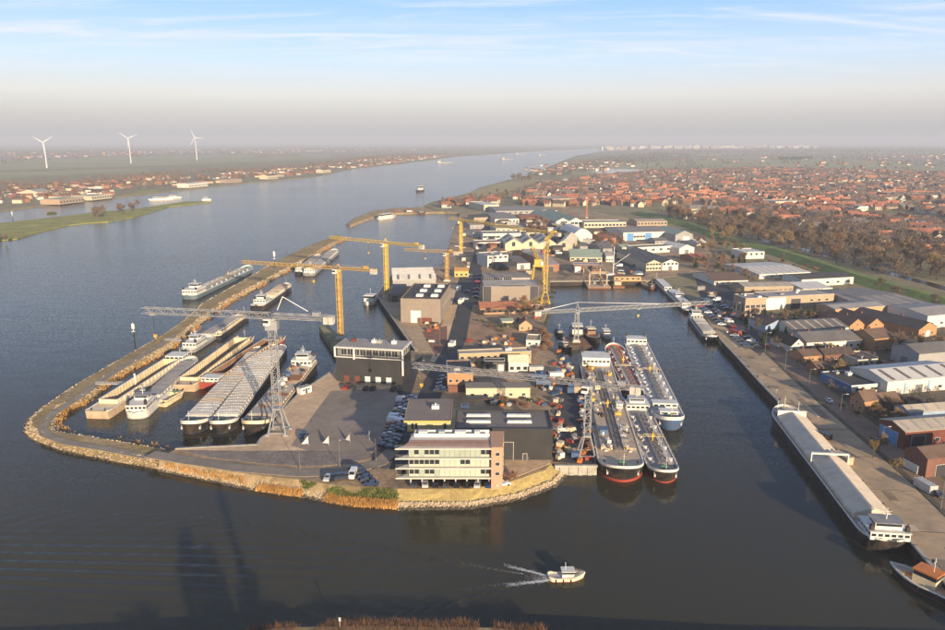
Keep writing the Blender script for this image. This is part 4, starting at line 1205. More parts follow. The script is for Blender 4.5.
def small_boat(name, label, cat, x, y, rz, L=12, B=4, F=1.1, hullm=S_WHITE, deckm=S_LGREY, cabin=(4.0, 2.6, 2.0, 0.0), cabm=S_WHITE, cabroof=None, z=0, group=None, sheer=.7, mast=2.5, stripes=None, fenders=True):
    t = thing(name, label, cat, (x, y, z), rz, group)
    build_hull(t, L, B, F, L * .38, L * .2, sheer, 'round', 'sharp', L * .06, hullm, S_RED, deckm, boot=.15, bulwark=.2, bulm=stripes or hullm)
    if cabin:
        cl, cw, ch, cx = cabin
        MB().box(cx - cl/2, cx + cl/2, -cw/2, cw/2, F - .1, F + ch * .55).obj('cabin', cabm, t)
        MB().box(cx - cl/2 + .12, cx + cl/2 - .12, -cw/2 + .06, cw/2 - .06, F + ch * .55, F + ch * .9).obj('window_band', SHGL, t)
        MB().box(cx - cl/2 - .15, cx + cl/2 + .2, -cw/2 - .15, cw/2 + .15, F + ch * .9, F + ch).obj('cabin_roof', cabroof or cabm, t)
        if mast: MB().tube((cx - cl * .2, 0, F + ch), (cx - cl * .2, 0, F + ch + mast), .07, 5).tube((cx - cl * .2, -.8, F + ch + mast * .7), (cx - cl * .2, .8, F + ch + mast * .7), .05, 4).obj('mast', S_WHITE, t)
    rl = MB(); railing(rl, [(L * .05, B * .44, F + .15), (L * .3, B * .36, F + .3), (L * .45, .1, F + .55), (L * .3, -B * .36, F + .3), (L * .05, -B * .44, F + .15)], .7, 1.2, .03)
    rl.obj('railing', S_LGREY, t)
    if fenders:
        me = MB().tube((0, 0, -.35), (0, 0, .35), .16, 6).mesh('fender', [S_BLACK])
        for k in range(3):
            for sg in (1, -1): link('fender', me, t, (-L * .3 + L * .2 * k, sg * (B / 2 + .1), F - .35))
    return t

# ================================================================== BUILDERS: cranes, beacons
C_YEL = paint('crane_yellow', (0.48, 0.335, 0.055), dirt=(0.30, 0.19, 0.06), dirt_amt=0.3)
C_AMB = paint('crane_amber', (0.39, 0.255, 0.075), dirt=(0.24, 0.13, 0.06), dirt_amt=0.4)
C_GREY = paint('crane_grey', (0.225, 0.235, 0.255), dirt=(0.33, 0.29, 0.24), dirt_amt=0.4)
C_WHITE = paint('crane_white', (0.66, 0.66, 0.66), dirt=(0.45, 0.42, 0.38), dirt_amt=0.4)
C_RED = paint('crane_red', (0.42, 0.15, 0.08))
BALLAST = M('ballast_concrete', (0.42, 0.40, 0.36), 0.9)
def tower_crane(label, base, tip, ctr, zj, apex=5.0, col=C_YEL, mw=2.4, solid=True, jw=1.6, jh=1.8, portal=None, zbase=LZ, trolley=.6, hook=12, cab=True, group=None, name='tower_crane', jsolid=False, r=.13, truss='box', jh2=None):
    bx, by = base
    t = thing(name, label, 'crane', (bx, by, zbase), 0, group)
    H_ = zj - zbase
    jx, jy = tip[0] - bx, tip[1] - by; jl = math.hypot(jx, jy); d = Vector((jx / jl, jy / jl, 0)); s_ = Vector((-d.y, d.x, 0))
    pz = 0
    if portal:
        pw, pz = portal
        for sx in (-1, 1):
            for sy in (-1, 1):
                MB().tube((sx * pw/2, sy * pw/2, .5), (sx * mw/2, sy * mw/2, pz), .28, 4).cbox((sx * pw/2, sy * pw/2, .35), (1.6, .7, .7)).obj('leg', col, t)
        b = MB()
        for a_, b_ in (((-1,-1),(1,-1)), ((1,-1),(1,1)), ((1,1),(-1,1)), ((-1,1),(-1,-1))): b.tube((a_[0]*pw/2, a_[1]*pw/2, 1), (b_[0]*pw/2, b_[1]*pw/2, 1), .2, 4)
        b.box(-mw/2 - .3, mw/2 + .3, -mw/2 - .3, mw/2 + .3, pz - .3, pz + .3); tag(b.obj('portal_beam', col, t), kind='stuff')
    else:
        MB().box(-mw, mw, -mw, mw, -.2, .7).box(-mw * .75, mw * .75, -mw * .75, mw * .75, .7, 1.3).obj('footing', BALLAST, t); pz = 1.2
    m = MB()
    if solid:
        q = mw * .26
        m.box(-q, q, -q, q, pz, H_ - .6)
    m.lattice((0, 0, pz), (0, 0, H_ - .6), mw, mw, max(4, int((H_ - pz) / mw / 1.1)), r * 1.35, up=Vector((0, 1, 0)))
    m.obj('mast', col, t)
    MB().tube((0, 0, H_ - .7), (0, 0, H_ + .3), mw * .72, 12).obj('slew_ring', col, t)
    zc = H_ + jh / 2 + .2
    j = MB(); a_, b_ = d * (mw * .3) + Vector((0, 0, zc)), d * jl + Vector((0, 0, zc))
    if jsolid: j.cbox((a_ + b_) / 2, (jl, jw * .7, jh * .7), 0, Matrix.Rotation(math.atan2(d.y, d.x), 3, 'Z'))
    j.lattice(a_, b_, jw, jh, max(6, int(jl / jh / 1.15)), r, h2=jh2)
    j.obj('jib', col, t)
    cl = ctr if isinstance(ctr, (int, float)) else math.hypot(ctr[0] - bx, ctr[1] - by)
    cj = MB(); a2, b2 = -d * (mw * .3) + Vector((0, 0, zc)), -d * cl + Vector((0, 0, zc))
    cj.lattice(a2, b2, jw * 1.1, jh * .8, max(3, int(cl / jh / 1.2)), r)
    rot = Matrix.Rotation(math.atan2(d.y, d.x), 3, 'Z')
    cj.cbox((a2 + b2) / 2 + Vector((0, 0, -.1)), ((a2 - b2).length, jw * .9, .12), 0, rot)
    cj.obj('counter_jib', col, t)
    for k in range(2): MB().cbox(b2 + d * (1.0 + 1.7 * k) + Vector((0, 0, -.7)), (1.5, jw * 1.2, 2.4), 0, rot).obj('ballast_block', BALLAST, t)
    MB().cbox(b2 + d * 6 + Vector((0, 0, 1.2)), (2.4, jw * .9, 1.4), 0, rot).obj('winch_house', col, t)
    if apex:
        ap = MB(); top = Vector((0, 0, H_ + jh + apex))
        for sg in (1, -1):
            ap.tube(s_ * (jw * .5 * sg) + d * .8 + Vector((0, 0, H_ + jh)), top, r * 1.3, 4); ap.tube(s_ * (jw * .5 * sg) - d * .8 + Vector((0, 0, H_ + jh)), top, r * 1.3, 4)
        ap.obj('apex_frame', col, t)
        tb = MB()
        for sg in (1, -1):
            tb.tube(top, d * jl * .62 + s_ * (jw * .3 * sg) + Vector((0, 0, zc + jh / 2)), r * .55, 4)
            tb.tube(top, -d * cl * .85 + s_ * (jw * .4 * sg) + Vector((0, 0, zc + jh * .4)), r * .7, 4)
        tb.obj('tie_bar', C_GREY if col is not C_GREY else C_WHITE, t)
    if cab:
        cb = MB().cbox(s_ * (mw * .5 + .9) + d * .8 + Vector((0, 0, H_ - .6)), (2.0, 1.5, 2.1), 0, rot).obj('cab', TRIM, t)
        MB().cbox(s_ * (mw * .5 + .9) + d * .9 + Vector((0, 0, H_ - .35)), (1.92, 1.56, .9), 0, rot).obj('window', SHGL, cb)
    if trolley:
        tp = d * jl * trolley + Vector((0, 0, zc - jh / 2 - .35))
        MB().cbox(tp, (1.8, jw * .9, .5), 0, rot).obj('trolley', col, t)
        MB().tube(tp, tp - Vector((0, 0, hook)), .05, 4).tube(tp + s_ * .3, tp + s_ * .3 - Vector((0, 0, hook)), .05, 4).obj('hoist_rope', S_BLACK, t)
        MB().cbox(tp - Vector((0, 0, hook + .5)), (.9, .7, 1.0), 0, rot).tube(tp - Vector((0, 0, hook + 1)), tp - Vector((0, 0, hook + 1.7)), .12, 5).obj('hook_block', S_YELLOW, t)
    return t

def beacon(x, y, label, h=9, z=0, topm=None, group=None):
    t = thing('beacon_post', label, 'beacon', (x, y, z), 0, group)
    MB().tube((0, 0, -2), (0, 0, h * .55), .32, 8).obj('pile', S_BLACK, t)
    MB().tube((0, 0, h * .55), (0, 0, h), .18, 8).box(-.7, .7, -.7, .7, h * .55, h * .58).obj('post', S_WHITE, t)
    MB().box(-.75, .75, -.08, .08, h * .72, h).tube((0, 0, h), (0, 0, h + .6), .22, 8).obj('daymark', topm or S_WHITE, t)
    return t
# ================================================================== THE SHIPYARD HEADLAND
def office():
    A, B = Vector(P(408, 487)), Vector(P(492, 487)); D = 11.0; W = (B - A).length
    t = thing('office_building', 'cream three storey office on stilts with pointed balconies behind grass mound', 'office building', (A.x, A.y, LZ), math.atan2(B.y - A.y, B.x - A.x))
    hs = [3.1, 6.1, 9.1, 12.1]
    pan = M('facade_panel', (0.41, 0.415, 0.345), 0.45, 0.06, 0.5)
    pan2 = M('facade_green', (0.30, 0.335, 0.285), 0.35, 0.08, 0.5)
    slabm = M('slab_white', (0.52, 0.49, 0.425), 0.7, 0.06, 0.4)
    deckm = M('terrace_deck', (0.40, 0.23, 0.16), 0.85, 0.12, 0.5)
    for i, z in enumerate(hs):
        poly = [(-3.4, -1.0), (W - .3, -1.0), (W - .3, 0.2), (W - .3, D - .2), (.8, D - .2), (-.2, 1.6)]
        MB().prism(poly, z - .17, z + .17).obj('floor_slab' if i < 3 else 'roof_slab', slabm, t)
    core = MB().box(0.3, W - .4, 0.35, D - .3, hs[0] + .17, hs[3] - .17); core.obj('wall', M('office_core', (0.40, 0.40, 0.31), 0.7, 0.1, 0.4), t)
    n = 16; pw = (W - .8) / n
    pm = MB().box(-pw/2 + .04, pw/2 - .04, -.08, 0, 0, 2.62).box(-pw/2 + .02, -pw/2 + .09, -.22, -.08, 0, 2.62).mesh('facade_panel', [pan])
    pm2 = MB().box(-pw/2 + .04, pw/2 - .04, -.08, 0, 0, 2.62).box(-pw/2 + .02, -pw/2 + .09, -.22, -.08, 0, 2.62).mesh('facade_panel', [pan2])
    wm = MB().box(-pw/2 + .04, pw/2 - .04, -.10, 0, 0, .7, 0).box(-pw/2 + .1, pw/2 - .1, -.05, 0, .7, 2.4, 1).box(-pw/2 + .04, -pw/2 + .1, -.1, 0, .7, 2.4, 0).box(pw/2 - .1, pw/2 - .04, -.1, 0, .7, 2.4, 0).box(-pw/2 + .04, pw/2 - .04, -.1, 0, 2.4, 2.62, 0).mesh('window', [pan, PANE])
    dark = {0: (0, 3, 4, 14, 15, 1), 1: (0, 1, 2, 3, 4, 5, 10, 11), 2: (1, 3, 4, 5, 14, 15)}
    for f in range(3):
        for k in range(n):
            isw = k in dark[f]
            link('window' if isw else 'facade_panel', wm if isw else (pm2 if f == 2 or (f == 0 and k < 6) else pm), t, (.4 + pw * (k + .5), .34, hs[f] + .18))
    for k in range(8):
        MB().tube((0, 0, -.1), (0, 0, hs[0] - .17), .2, 8).obj('column', slabm, t, (.8 + (W - 1.6) * k / 7, 0.3, 0))
        MB().tube((0, 0, -.1), (0, 0, hs[0] - .17), .2, 8).obj('column', slabm, t, (.8 + (W - 1.6) * k / 7, D - 1.2, 0))
    MB().box(W * .3, W - .5, 3.5, D - .5, -.1, hs[0] - .17).obj('ground_floor_wall', W_BRICKD, t)
    # brick end block
    x0, x1 = W - .28, W + 3.5
    e = MB(); e.prism([(x0, -1.0), (x1 - .6, -.8), (x1 + .3, D), (x0, D)], -.3, hs[3] + .55); e.obj('brick_end_wall', W_PINK, t)
    for f in range(3):
        link('window', opening_mesh('window', 1.3, 1.1), t, (W + 1.5, -.93, hs[f] + .9), R(3))
        for yy in (2.5, 6.5): link('window', opening_mesh('window', 1.4, 1.1), t, (x1 - .6 + .9 * (yy + .8) / (D + .8) + .02, yy, hs[f] + .9), PI/2 - R(4))
    MB().prism([(-1.2, .4), (W - .6, -.3), (W - .6, 5.0), (.6, 5.0)], hs[3] + .17, hs[3] + .24).obj('roof_terrace', deckm, t)
    rp = MB()
    rp.box(1.4, W - .6, D - 3.6, D - 3.3, hs[3] + .17, hs[3] + 1.2).box(1.4, 1.7, D - 3.3, D - .5, hs[3] + .17, hs[3] + 1.2).box(1.4, W - .6, D - .7, D - .4, hs[3] + .17, hs[3] + 1.2)
    rp.obj('roof_parapet', TRIM, t)
    for xx, ww in ((4.0, 2.6), (9.5, 1.8), (15, 3.2), (20, 1.6)): MB().box(-ww/2, ww/2, -.8, .8, 0, 1.3).box(-ww/2 - .05, ww/2 + .05, -.85, .85, 1.3, 1.4).obj('roof_unit', random.choice([TRIM, STEEL]), t, (xx, D - 2.0, hs[3] + .17))
    rl = MB(); railing(rl, [(-3.2, -.85, hs[3] + .17), (W - .5, -.85, hs[3] + .17)], 1.0, 1.5, .025)
    for f in range(3): railing(rl, [(-3.2, -.85, hs[f] + .17), (0, -.85, hs[f] + .17)], 1.0, 1.0, .025)
    rl.obj('railing', STEEL, t)
office()

def yellow_office():
    A, B = Vector(P(408, 459.5)), Vector(P(450.5, 459.5)); W = (B - A).length
    h = z_at(A.y, 420.5) - LZ; D = d_at(399, LZ + h) - A.y
    t = thing('canteen_building', 'yellow edged box building with flat brown roof beside the black hall', 'building', (A.x, A.y, LZ))
    MB().box(1.2, W - 1, 1.5, D - 1, -.2, h - 3.6).obj('plinth_wall', W_BLACK, t)
    b = MB().box(0, W, 0, D, h - 3.6, h - .3); b.obj('wall', W_YELLOW, t)
    MB().box(-.9, W + .15, -.5, D + .2, h - .3, h).obj('roof', M('roof_taupe', (0.20, 0.165, 0.145), 0.85, 0.1, 0.2), t)
    MB().box(-1.0, W + .25, -.6, -.5, h - .45, h + .12).box(-1.0, -.9, -.5, D + .2, h - .45, h + .12).box(W + .15, W + .25, -.5, D + .2, h - .45, h + .12).obj('roof_edge', W_YELLOW, t)
    yp = M('canteen_panel', (0.44, 0.40, 0.22), 0.5, 0.06, 0.5)
    for k in range(12):
        if k in (1, 2, 10): link('window', opening_mesh('band', W / 12 - .15, 2.1), t, (W * (k + .5) / 12, 0, h - 2.9))
        else: MB().box(-W / 24 + .06, W / 24 - .06, -.06, .02, 0, 2.2).box(-W / 24 + .06, -W / 24 + .12, -.14, -.06, 0, 2.2).obj('facade_panel', yp, t, (W * (k + .5) / 12, 0, h - 2.95))
    for k in range(3): link('window', opening_mesh('band', D / 3 - 1.2, 1.5), t, (W, D * (k + .5) / 3, h - 2.6), PI/2)
    MB().box(-1.2, 1.2, -.9, .9, 0, 1.1).tube((0, 0, 1.1), (0, 0, 1.8), .2, 6).obj('roof_unit', TRIM, t, (W * .62, D * .55, h))
yellow_office()

def waterfront():
    A, B = Vector(P(337, 381)), Vector(P(403, 385)); W = (B - A).length; a = math.atan2(B.y - A.y, B.x - A.x)
    h = z_at(A.y, 346) - LZ; D = 13.0
    t = thing('waterfront_office', 'black office with a white framed glazed upper floor on the barge quay', 'office building', (A.x, A.y, LZ), a)
    MB().box(0, W, 0, D, -.2, h - 4.2).obj('wall', W_BLACK, t)
    u = MB().box(.5, W - .5, .6, D - .6, h - 4.2, h - .6).obj('upper_wall', M('upper_wall', (0.15, 0.15, 0.14), 0.7), t)
    for k in range(9):
        link('window', opening_mesh('band', (W - 4) / 9 - .2, 2.6), t, (2 + (W - 4) * (k + .5) / 9, .6, h - 3.7))
    for k in range(4): link('window', opening_mesh('band', D / 4 - .35, 3.0), t, (W - .5, D * (k + .5) / 4, h - 3.7), PI/2)
    fr = MB(); fr.box(-.5, W + .5, -.7, D + .4, h - .5, h - .15).box(-.5, .15, -.7, -.3, h - 4.5, h - .5).box(W * .27, W * .295, -.7, -.3, h - 5.2, h - .5).box(W - .1, W + .5, -.7, -.1, h - 11, h - .5)
    fr.box(-.5, W + .5, -.7, .5, h - 4.5, h - 4.2)
    fr.obj('white_frame', TRIM, t)
    MB().box(.2, W - .2, -.2, D, h - .1, h + .02).obj('roof', R_LGREY, t)
    for k, (xx, cl) in enumerate(((W * .18, W_REDH), (W * .5, TRIM), (W * .58, W_GREY), (W * .8, TRIM))): MB().box(-1, 1, -.8, .8, 0, 1.3).tube((0, 0, 1.3), (0, 0, 2.0), .15, 6).obj('roof_unit', cl, t, (xx, D * .6, h))
    for k, cl in enumerate((W_REDH, W_REDH, TRIM, TRIM, TRIM)):
        MB().box(-1.1, 1.1, -.06, .02, .1, 2.6).box(-1.2, 1.2, -.1, .02, 2.6, 2.75).obj('door', cl, t, (W * (.15 + .16 * k), 0, 0))
waterfront()

# ------- halls between the basins (picture rows: front-left, front-right, top row, back row)
hall('black_hall', 'long black workshop with grey roof and four white rooflights behind the office', (455,460), (552,460.5), 428.5, 410, roof='flat', wall=W_BLACK, roofm=M('roof_slate_brown', (0.165, 0.145, 0.135), 0.8, 0.1, 0.1), front=[('dark', (.5,), 6, 6), ('dark', (.72,), 1.2, 2.2)], right=[('win', 3, 6, 1.2, 1.6)], lights=0, cat='workshop', fascia=W_BLACK)
bh = bpy.data.objects['black_hall']
for cx_, cy_ in ((-.26, -.12), (-.26, .22), (.17, -.12), (.17, .22)):
    MB().box(-3.9, 3.9, -.75, .75, 0, .45, 1).box(-3.75, 3.75, -.6, .6, .45, .7, 0).obj('rooflight', [SKYL, TRIM], bh, (cx_ * bh['w'], cy_ * bh['d'], bh['h'] - .36))
hall('roof_cabin', 'small white cabin between the yellow box building and black hall', (461,418), (469,418), 408, 405, wall=W_WHITE, roofm=R_WHITE, front=[('win', 1, 1.2, 1.2, 1.6)], cat='cabin')
hall('brick_house', 'brick block with dark flat roof under the low lattice jib', (447.5,392), (473,391.5), 373.5, 360.5, wall=W_BRICKY, roofm=R_DARK, front=[('win', 4, 4, 1.2, 1.3), ('win', 4, 1, 1.2, 1.3)], right=[('win', 3, 4, 1.2, 1.2)], cat='building', units=1)
hall('yellow_wall_shed', 'long low shed with sunlit yellow wall south of the lattice jib', (466,398.5), (530,398), 388, 385.5, roof='mono', rise=.8, wall=W_CREAM, roofm=R_GREY, front=[('win', 5, 1, 1.0, 1.4)], right=[('door', (.5,), 1.6, 2.2)], cat='shed')
hall('brown_annex', 'brown lean-to with tiled roof beneath the brick block', (448,392.5), (465,392), 386, 383, wall=W_BRICKD, roofm=R_BROWN, roof='mono', rise=1.2, depth=4, cat='shed')
hall('terrace_offices', 'long tan two storey office row with flat roof north of the lattice jib', (459,367), (531,364), 354, 350, wall=M('wall_tan', (0.38, 0.275, 0.155), 0.8, 0.1, 0.3), roofm=R_BEIGE, front=[('win', 11, 3.4, 1.3, 1.7), ('win', 11, .9, 1.3, 1.7)], units=2, cat='building')
hall('white_front_house', 'cream house with pale pitched roof beside the shipyard basin slope', (508.5,372), (528.5,372), 362, 357.5, roof='gx', rise=2.2, wall=W_WHITE, roofm=R_CREAM, front=[('win', 3, .9, 1.6, 1.8)], right=[('win', 2, 1, 1.2, 1.2)], cat='house')
hall('dark_glazed_block', 'low dark block with grey and white glazed bays beside the cream house', (484,372), (505,372), 361, 358, wall=W_DARK, roofm=R_DARK, front=[('win', 3, 1, 2.8, 2.2), ('white', (.8,), 2.2, 3.2)], cat='building')
hall('cream_cube_house', 'small cream cube house with ochre roof at the edge of the waste ground', (526,346.5), (540,347), 340, 334, wall=W_WHITE, roofm=M('roof_ochre', (0.36, 0.27, 0.15), 0.85), front=[('win', 2, 1, 1.1, 1.2)], right=[('win', 2, 1, 1.1, 1.2)], cat='house', chimney=0)
hall('gabled_cottage', 'orange gabled cottage among bushes by the red roofed row', (519,331), (532,331), 325, 321, roof='gy', rise=2.6, wall=W_ORANGE, roofm=R_BROWN, front=[('win', 2, 1, 1.1, 1.1)], chimney=1, cat='house')
hall('low_cream_shed', 'low cream shed with green roof edge behind the gabled cottage', (502,327), (514,326.5), 321.5, 319.5, roof='mono', rise=.6, wall=W_CREAM, roofm=R_GREEN, front=[('door', (.3,), 2, 2.2), ('win', 2, 1, 1.1, 1.2, .5, 1)], cat='shed')
hall('red_roof_row', 'long low row with orange red roof below the big mauve brown hall', (480,314.5), (532,313.5), 308.5, 303.5, roof='gx', rise=2.4, wall=M('wall_umber', (0.33, 0.21, 0.125), 0.85, 0.1, 0.3), roofm=R_ORANGE, front=[('win', 9, 1, 1.4, 1.6)], cat='workshop')
hall('mauve_hall', 'large mauve brown hall with glazed ridge and dark long window over the red roofed row', (484,302.5), (537,302), 286.5, 282, roof='mono', rise=1.2, wall=M('wall_mauve', (0.275, 0.225, 0.185), 0.8, 0.08, 0.2, corr=1.2), roofm=R_LGREY, front=[('band', .32, .78, 9.6, 1.4), ('dark', (.06, .94), 5, 10)], cat='workshop', units=0)
hall('ridge_hall', 'grey hall with blue glazed bay behind the mauve brown hall', (484,284.5), (530,284), 278, 274.5, roof='mono', rise=1.0, wall=M('wall_taupe', (0.36, 0.32, 0.29), 0.8), roofm=R_PURPLE, front=[('band', .42, .6, 2.0, 4.0), ('win', 8, 3, 1.6, 1.6, 0, .4)], cat='workshop', lights=0)
hall('skylight_hall', 'brown panel hall with black roof carrying six white skylight boxes', (401,322.5), (440.5,323.4), 298.5, 283, wall=M('wall_cocoa', (0.25, 0.205, 0.170), 0.8, 0.08, 0.2, corr=1.2), roofm=R_DARK, front=[('white', (.38,), 5.5, 6.8)], right=[('dark', (.12,), 4, 7), ('win', 6, 6, 2, 2.4, .25, 1)], lights=0, cat='workshop', fascia=W_BROWN)
sh = bpy.data.objects['skylight_hall']
for i in range(2):
    for j in range(3):
        MB().box(-1.9, 1.9, -1.7, 1.7, 0, 1.0, 1).box(-1.7, 1.7, -1.5, 1.5, 1.0, 1.3, 0).obj('rooflight', [SKYL, TRIM], sh, ((-.08 + .38 * i) * sh['w'], (-.3 + .3 * j) * sh['d'], sh['h'] - .36))
MB().box(-4, 4, -.06, .02, .1, 3.0).obj('base_brick_panel', W_REDH, sh, (0.1 * sh['w'], -sh['d']/2, 0))
hall('grey_gable_hall', 'dark gabled boat hall at the water behind the yellow tower crane', (388,302), (402,302), 294, 284, roof='gx', rise=1.2, wall=W_BROWN, roofm=R_GREY, cat='boat hall', front=[('dark', (.5,), 4, 4)])
hall('white_roof_hall', 'hall with bright white sawtooth roof at the water behind the skylight hall', (393,288), (436,287), 280, 270, roof='gx', spans=3, rise=2.6, wall=W_GREY, roofm=R_WHITE, lights=4, light_mat=R_GREY, cat='boat hall')
# north cluster of the yard
hall('yellow_quay_house', 'small bright yellow house at the river quay by the amber crane', (454.5,277), (468.5,277), 271, 268, roof='gx', rise=1.6, wall=W_YELLOW, roofm=M('roof_orange_sheet', (0.50, 0.27, 0.08), 0.8), front=[('win', 3, 1, 1.6, 1.6)], cat='house')
hall('white_workshop', 'white two storey workshop with square windows north of the ridge hall', (487.5,268), (508,266.5), 256, 252.5, wall=W_WHITE, roofm=R_LGREY, front=[('win', 4, 7, 1.8, 2.6), ('win', 4, 2, 1.8, 2.6)], right=[('win', 4, 2, 2, 3)], cat='workshop', units=2)
hall('dark_roof_shed', 'dark roofed shed in front of the white workshop', (497,271), (517,270.5), 266.5, 262.5, roof='gx', rise=2, wall=W_DARK, roofm=R_DARK, cat='shed')
hall('white_end_shed', 'grey roofed shed with white wall beside the lattice yellow tower', (517,269.5), (530,269), 263.5, 257, roof='mono', rise=1, wall=W_WHITE, roofm=R_GREY, front=[('door', (.4,), 3, 3.4)], cat='shed')
hall('pink_roof_hall', 'hall with pale pink grey roof right of the lattice yellow tower', (543,272), (559,271.5), 265, 252, roof='gx', rise=2.5, wall=W_BRICK, roofm=M('roof_pinkish', (0.36, 0.285, 0.265), 0.8, 0.1, 0.1, corr=.9), front=[('dark', (.5,), 4, 4)], cat='hall')
hall('green_roof_hall', 'two pale green roof bands above the brick red workshop row', (570,261.5), (602,262), 257, 249.5, roof='gx', spans=2, rise=2.2, wall=W_CREAM, roofm=R_GREEN, front=[('win', 6, 1.5, 1.5, 2.5)], cat='hall')
hall('brick_red_row', 'brick red workshop row with flat pale roof facing the basin end', (573,273), (602,273.5), 264.5, 262, wall=W_BRICKD, roofm=R_LGREY, front=[('white', (.15,), 5, 5), ('dark', (.5,), 5, 5), ('win', 2, 3, 2, 3, .65, 1)], cat='workshop', fascia=TRIM)
hall('sawtooth_hall', 'cream hall with four gabled bays and high windows', (505,252), (556,251.5), 244, 238, roof='gy', spans=3, rise=4.6, wall=W_CREAM, roofm=R_CREAM, front=[('win', 3, 5, 4.0, 3.0)], lights=2, light_mat=R_GREY, cat='hall')
hall('cream_gable_hall', 'cream gabled hall joined to the right of the four bay hall', (556.5,251.5), (571,252), 244.5, 236, roof='gy', rise=4, wall=W_CREAM, roofm=R_CREAM, front=[('win', 1, 4, 4, 3)], cat='hall')
hall('pink_white_hall', 'pale hall with three dark window squares left of the gabled bays', (476,249.5), (501,249), 242.5, 240, wall=M('wall_pale_pink', (0.62, 0.53, 0.46), 0.75), roofm=R_GREY, front=[('win', 3, 2.5, 3.2, 4.5)], cat='hall')
hall('long_white_hall', 'long white hall with cream end behind the pale window hall', (483,241), (521,240.5), 233.5, 231, wall=W_WHITE, roofm=R_GREY, front=[('win', 4, 3, 2, 4, 0, .45)], cat='hall', gable=None)
hall('ochre_flat_hall', 'ochre flat roofed hall behind the long white hall', (496,233.5), (526,233), 228.5, 224.5, wall=W_CREAM, roofm=M('roof_ochre_pale', (0.44, 0.34, 0.23), 0.85), cat='hall', front=[('win', 6, 2, 2, 3)])
hall('grey_roof_works', 'works with broad grey roof left of the mauve roofs', (495,224), (519,223.5), 219, 212.5, roof='gx', rise=2, wall=W_WHITE, roofm=R_PURPLE, front=[('win', 7, 2, 2, 2.5)], cat='works')
hall('mauve_roof_works', 'wide works with mauve grey roof at the head of the yard', (496,214.5), (546,213.5), 211, 206.5, roof='gx', rise=3, wall=W_GREY, roofm=R_PURPLE, cat='works', front=[('win', 9, 1, 2, 3)])
hall('yellow_end_works', 'small yellow ended works at the root of the harbour mole', (484,211.5), (499,211), 205, 201.5, roof='flat', wall=W_CREAM, roofm=R_WHITE, front=[('win', 4, 3, 2.5, 2.5)], cat='works')
hall('right_white_works', 'narrow white works at the right end of the mauve roofs', (545,215), (557,214.5), 211, 208, wall=W_WHITE, roofm=R_CREAM, cat='works', front=[('win', 4, 2, 2, 2)])
hall('pale_green_works', 'works with two pale green pitched roofs over white fronts', (556,227.5), (582,227), 221.5, 212, roof='gy', spans=2, rise=4, wall=W_WHITE, roofm=R_GREEN, front=[('dark', (.3,), 8, 7), ('win', 3, 3, 3, 4, .55, 1)], cat='works')
hall('white_round_hall', 'white round roofed hall beside its dark open end', (573,242), (592,241.5), 235, 229.5, roof='vault', rise=6, wall=W_WHITE, roofm=R_WHITE, cat='hall', front=[('win', 2, 2, 2, 2)])
hall('dark_open_shed', 'dark open shed left of the white round roofed hall', (561,240.5), (573,240.5), 235.5, 231, roof='vault', rise=3, wall=W_DARK, roofm=R_DARK, cat='shed')
hall('long_pale_strip', 'long pale strip building behind the white round roofed hall', (584,228), (626,227.5), 222.5, 220, wall=W_CREAM, roofm=R_LGREY, cat='building', front=[('win', 12, 2, 2.5, 3)])
hall('blue_door_hall', 'long white hall with three tall blue doors', (623,241), (673,239.5), 232.5, 227, roof='gx', rise=2.4, wall=W_WHITE, roofm=R_PURPLE, front=[('blue', (.14, .5, .87), 7, 7.5), ('win', 4, 3, 2, 3, .2, .45)], cat='hall')
hall('green_gable_hall', 'hall with pale green gable roof at the right of the blue doors', (675,243), (693,242.5), 235, 229.5, roof='gy', rise=4, wall=W_GREY, roofm=R_GREEN, front=[('white', (.6,), 7, 6)], cat='hall')
hall('pale_brick_long', 'long pale brick building behind the blue door hall', (637,226.5), (667,226), 221.5, 219, roof='gx', rise=1.5, wall=W_PALEB, roofm=M('roof_dusty', (0.36, 0.29, 0.23), 0.85), cat='building', front=[('win', 9, 2, 2.5, 2.5)])
hall('white_barn', 'white barn with low gable near the bare trees', (679,254), (694,253), 248.5, 244.5, roof='gy', rise=3, wall=W_WHITE, roofm=R_WHITE, cat='barn', front=[('door', (.5,), 4, 3.5)])
hall('white_edge_hall', 'dark roofed hall with white parapet above the twin grey roofs', (634,254), (672,252), 247.5, 245.5, wall=W_WHITE, roofm=R_DARK, cat='hall', front=[('win', 5, 2, 2, 3)])
hall('grey_twin_hall', 'left one of the twin grey roofed halls with windowed cream fronts', (646,271), (661,270.5), 263.5, 252, roof='gy', rise=2.6, wall=W_CREAM, roofm=R_GREY, front=[('win', 5, 4.2, 1.6, 2), ('win', 5, 1, 1.6, 2)], cat='hall')
hall('grey_twin_hall', 'right one of the twin grey roofed halls, beside the wharf', (662,270.5), (678,270), 263, 250, roof='gy', rise=2.6, wall=W_WHITE, roofm=R_GREY, front=[('win', 4, 4.2, 1.6, 2), ('door', (.5,), 3, 3)], cat='hall')
hall('small_green_hut', 'small pale green roofed hut beside the basin side street', (622,252.5), (632,252), 247.5, 245, roof='gx', rise=1.5, wall=W_CREAM, roofm=R_GREEN, cat='hut', front=[('door', (.5,), 2, 2.5)])
hall('basin_wall_shed', 'low ochre shed along the end of the basin', (614,281), (641,281), 276.5, 275.5, roof='mono', rise=.5, wall=M('wall_ochre', (0.42, 0.27, 0.12), 0.85), roofm=R_BROWN, cat='shed', front=[('win', 5, 1, 1.3, 2)])
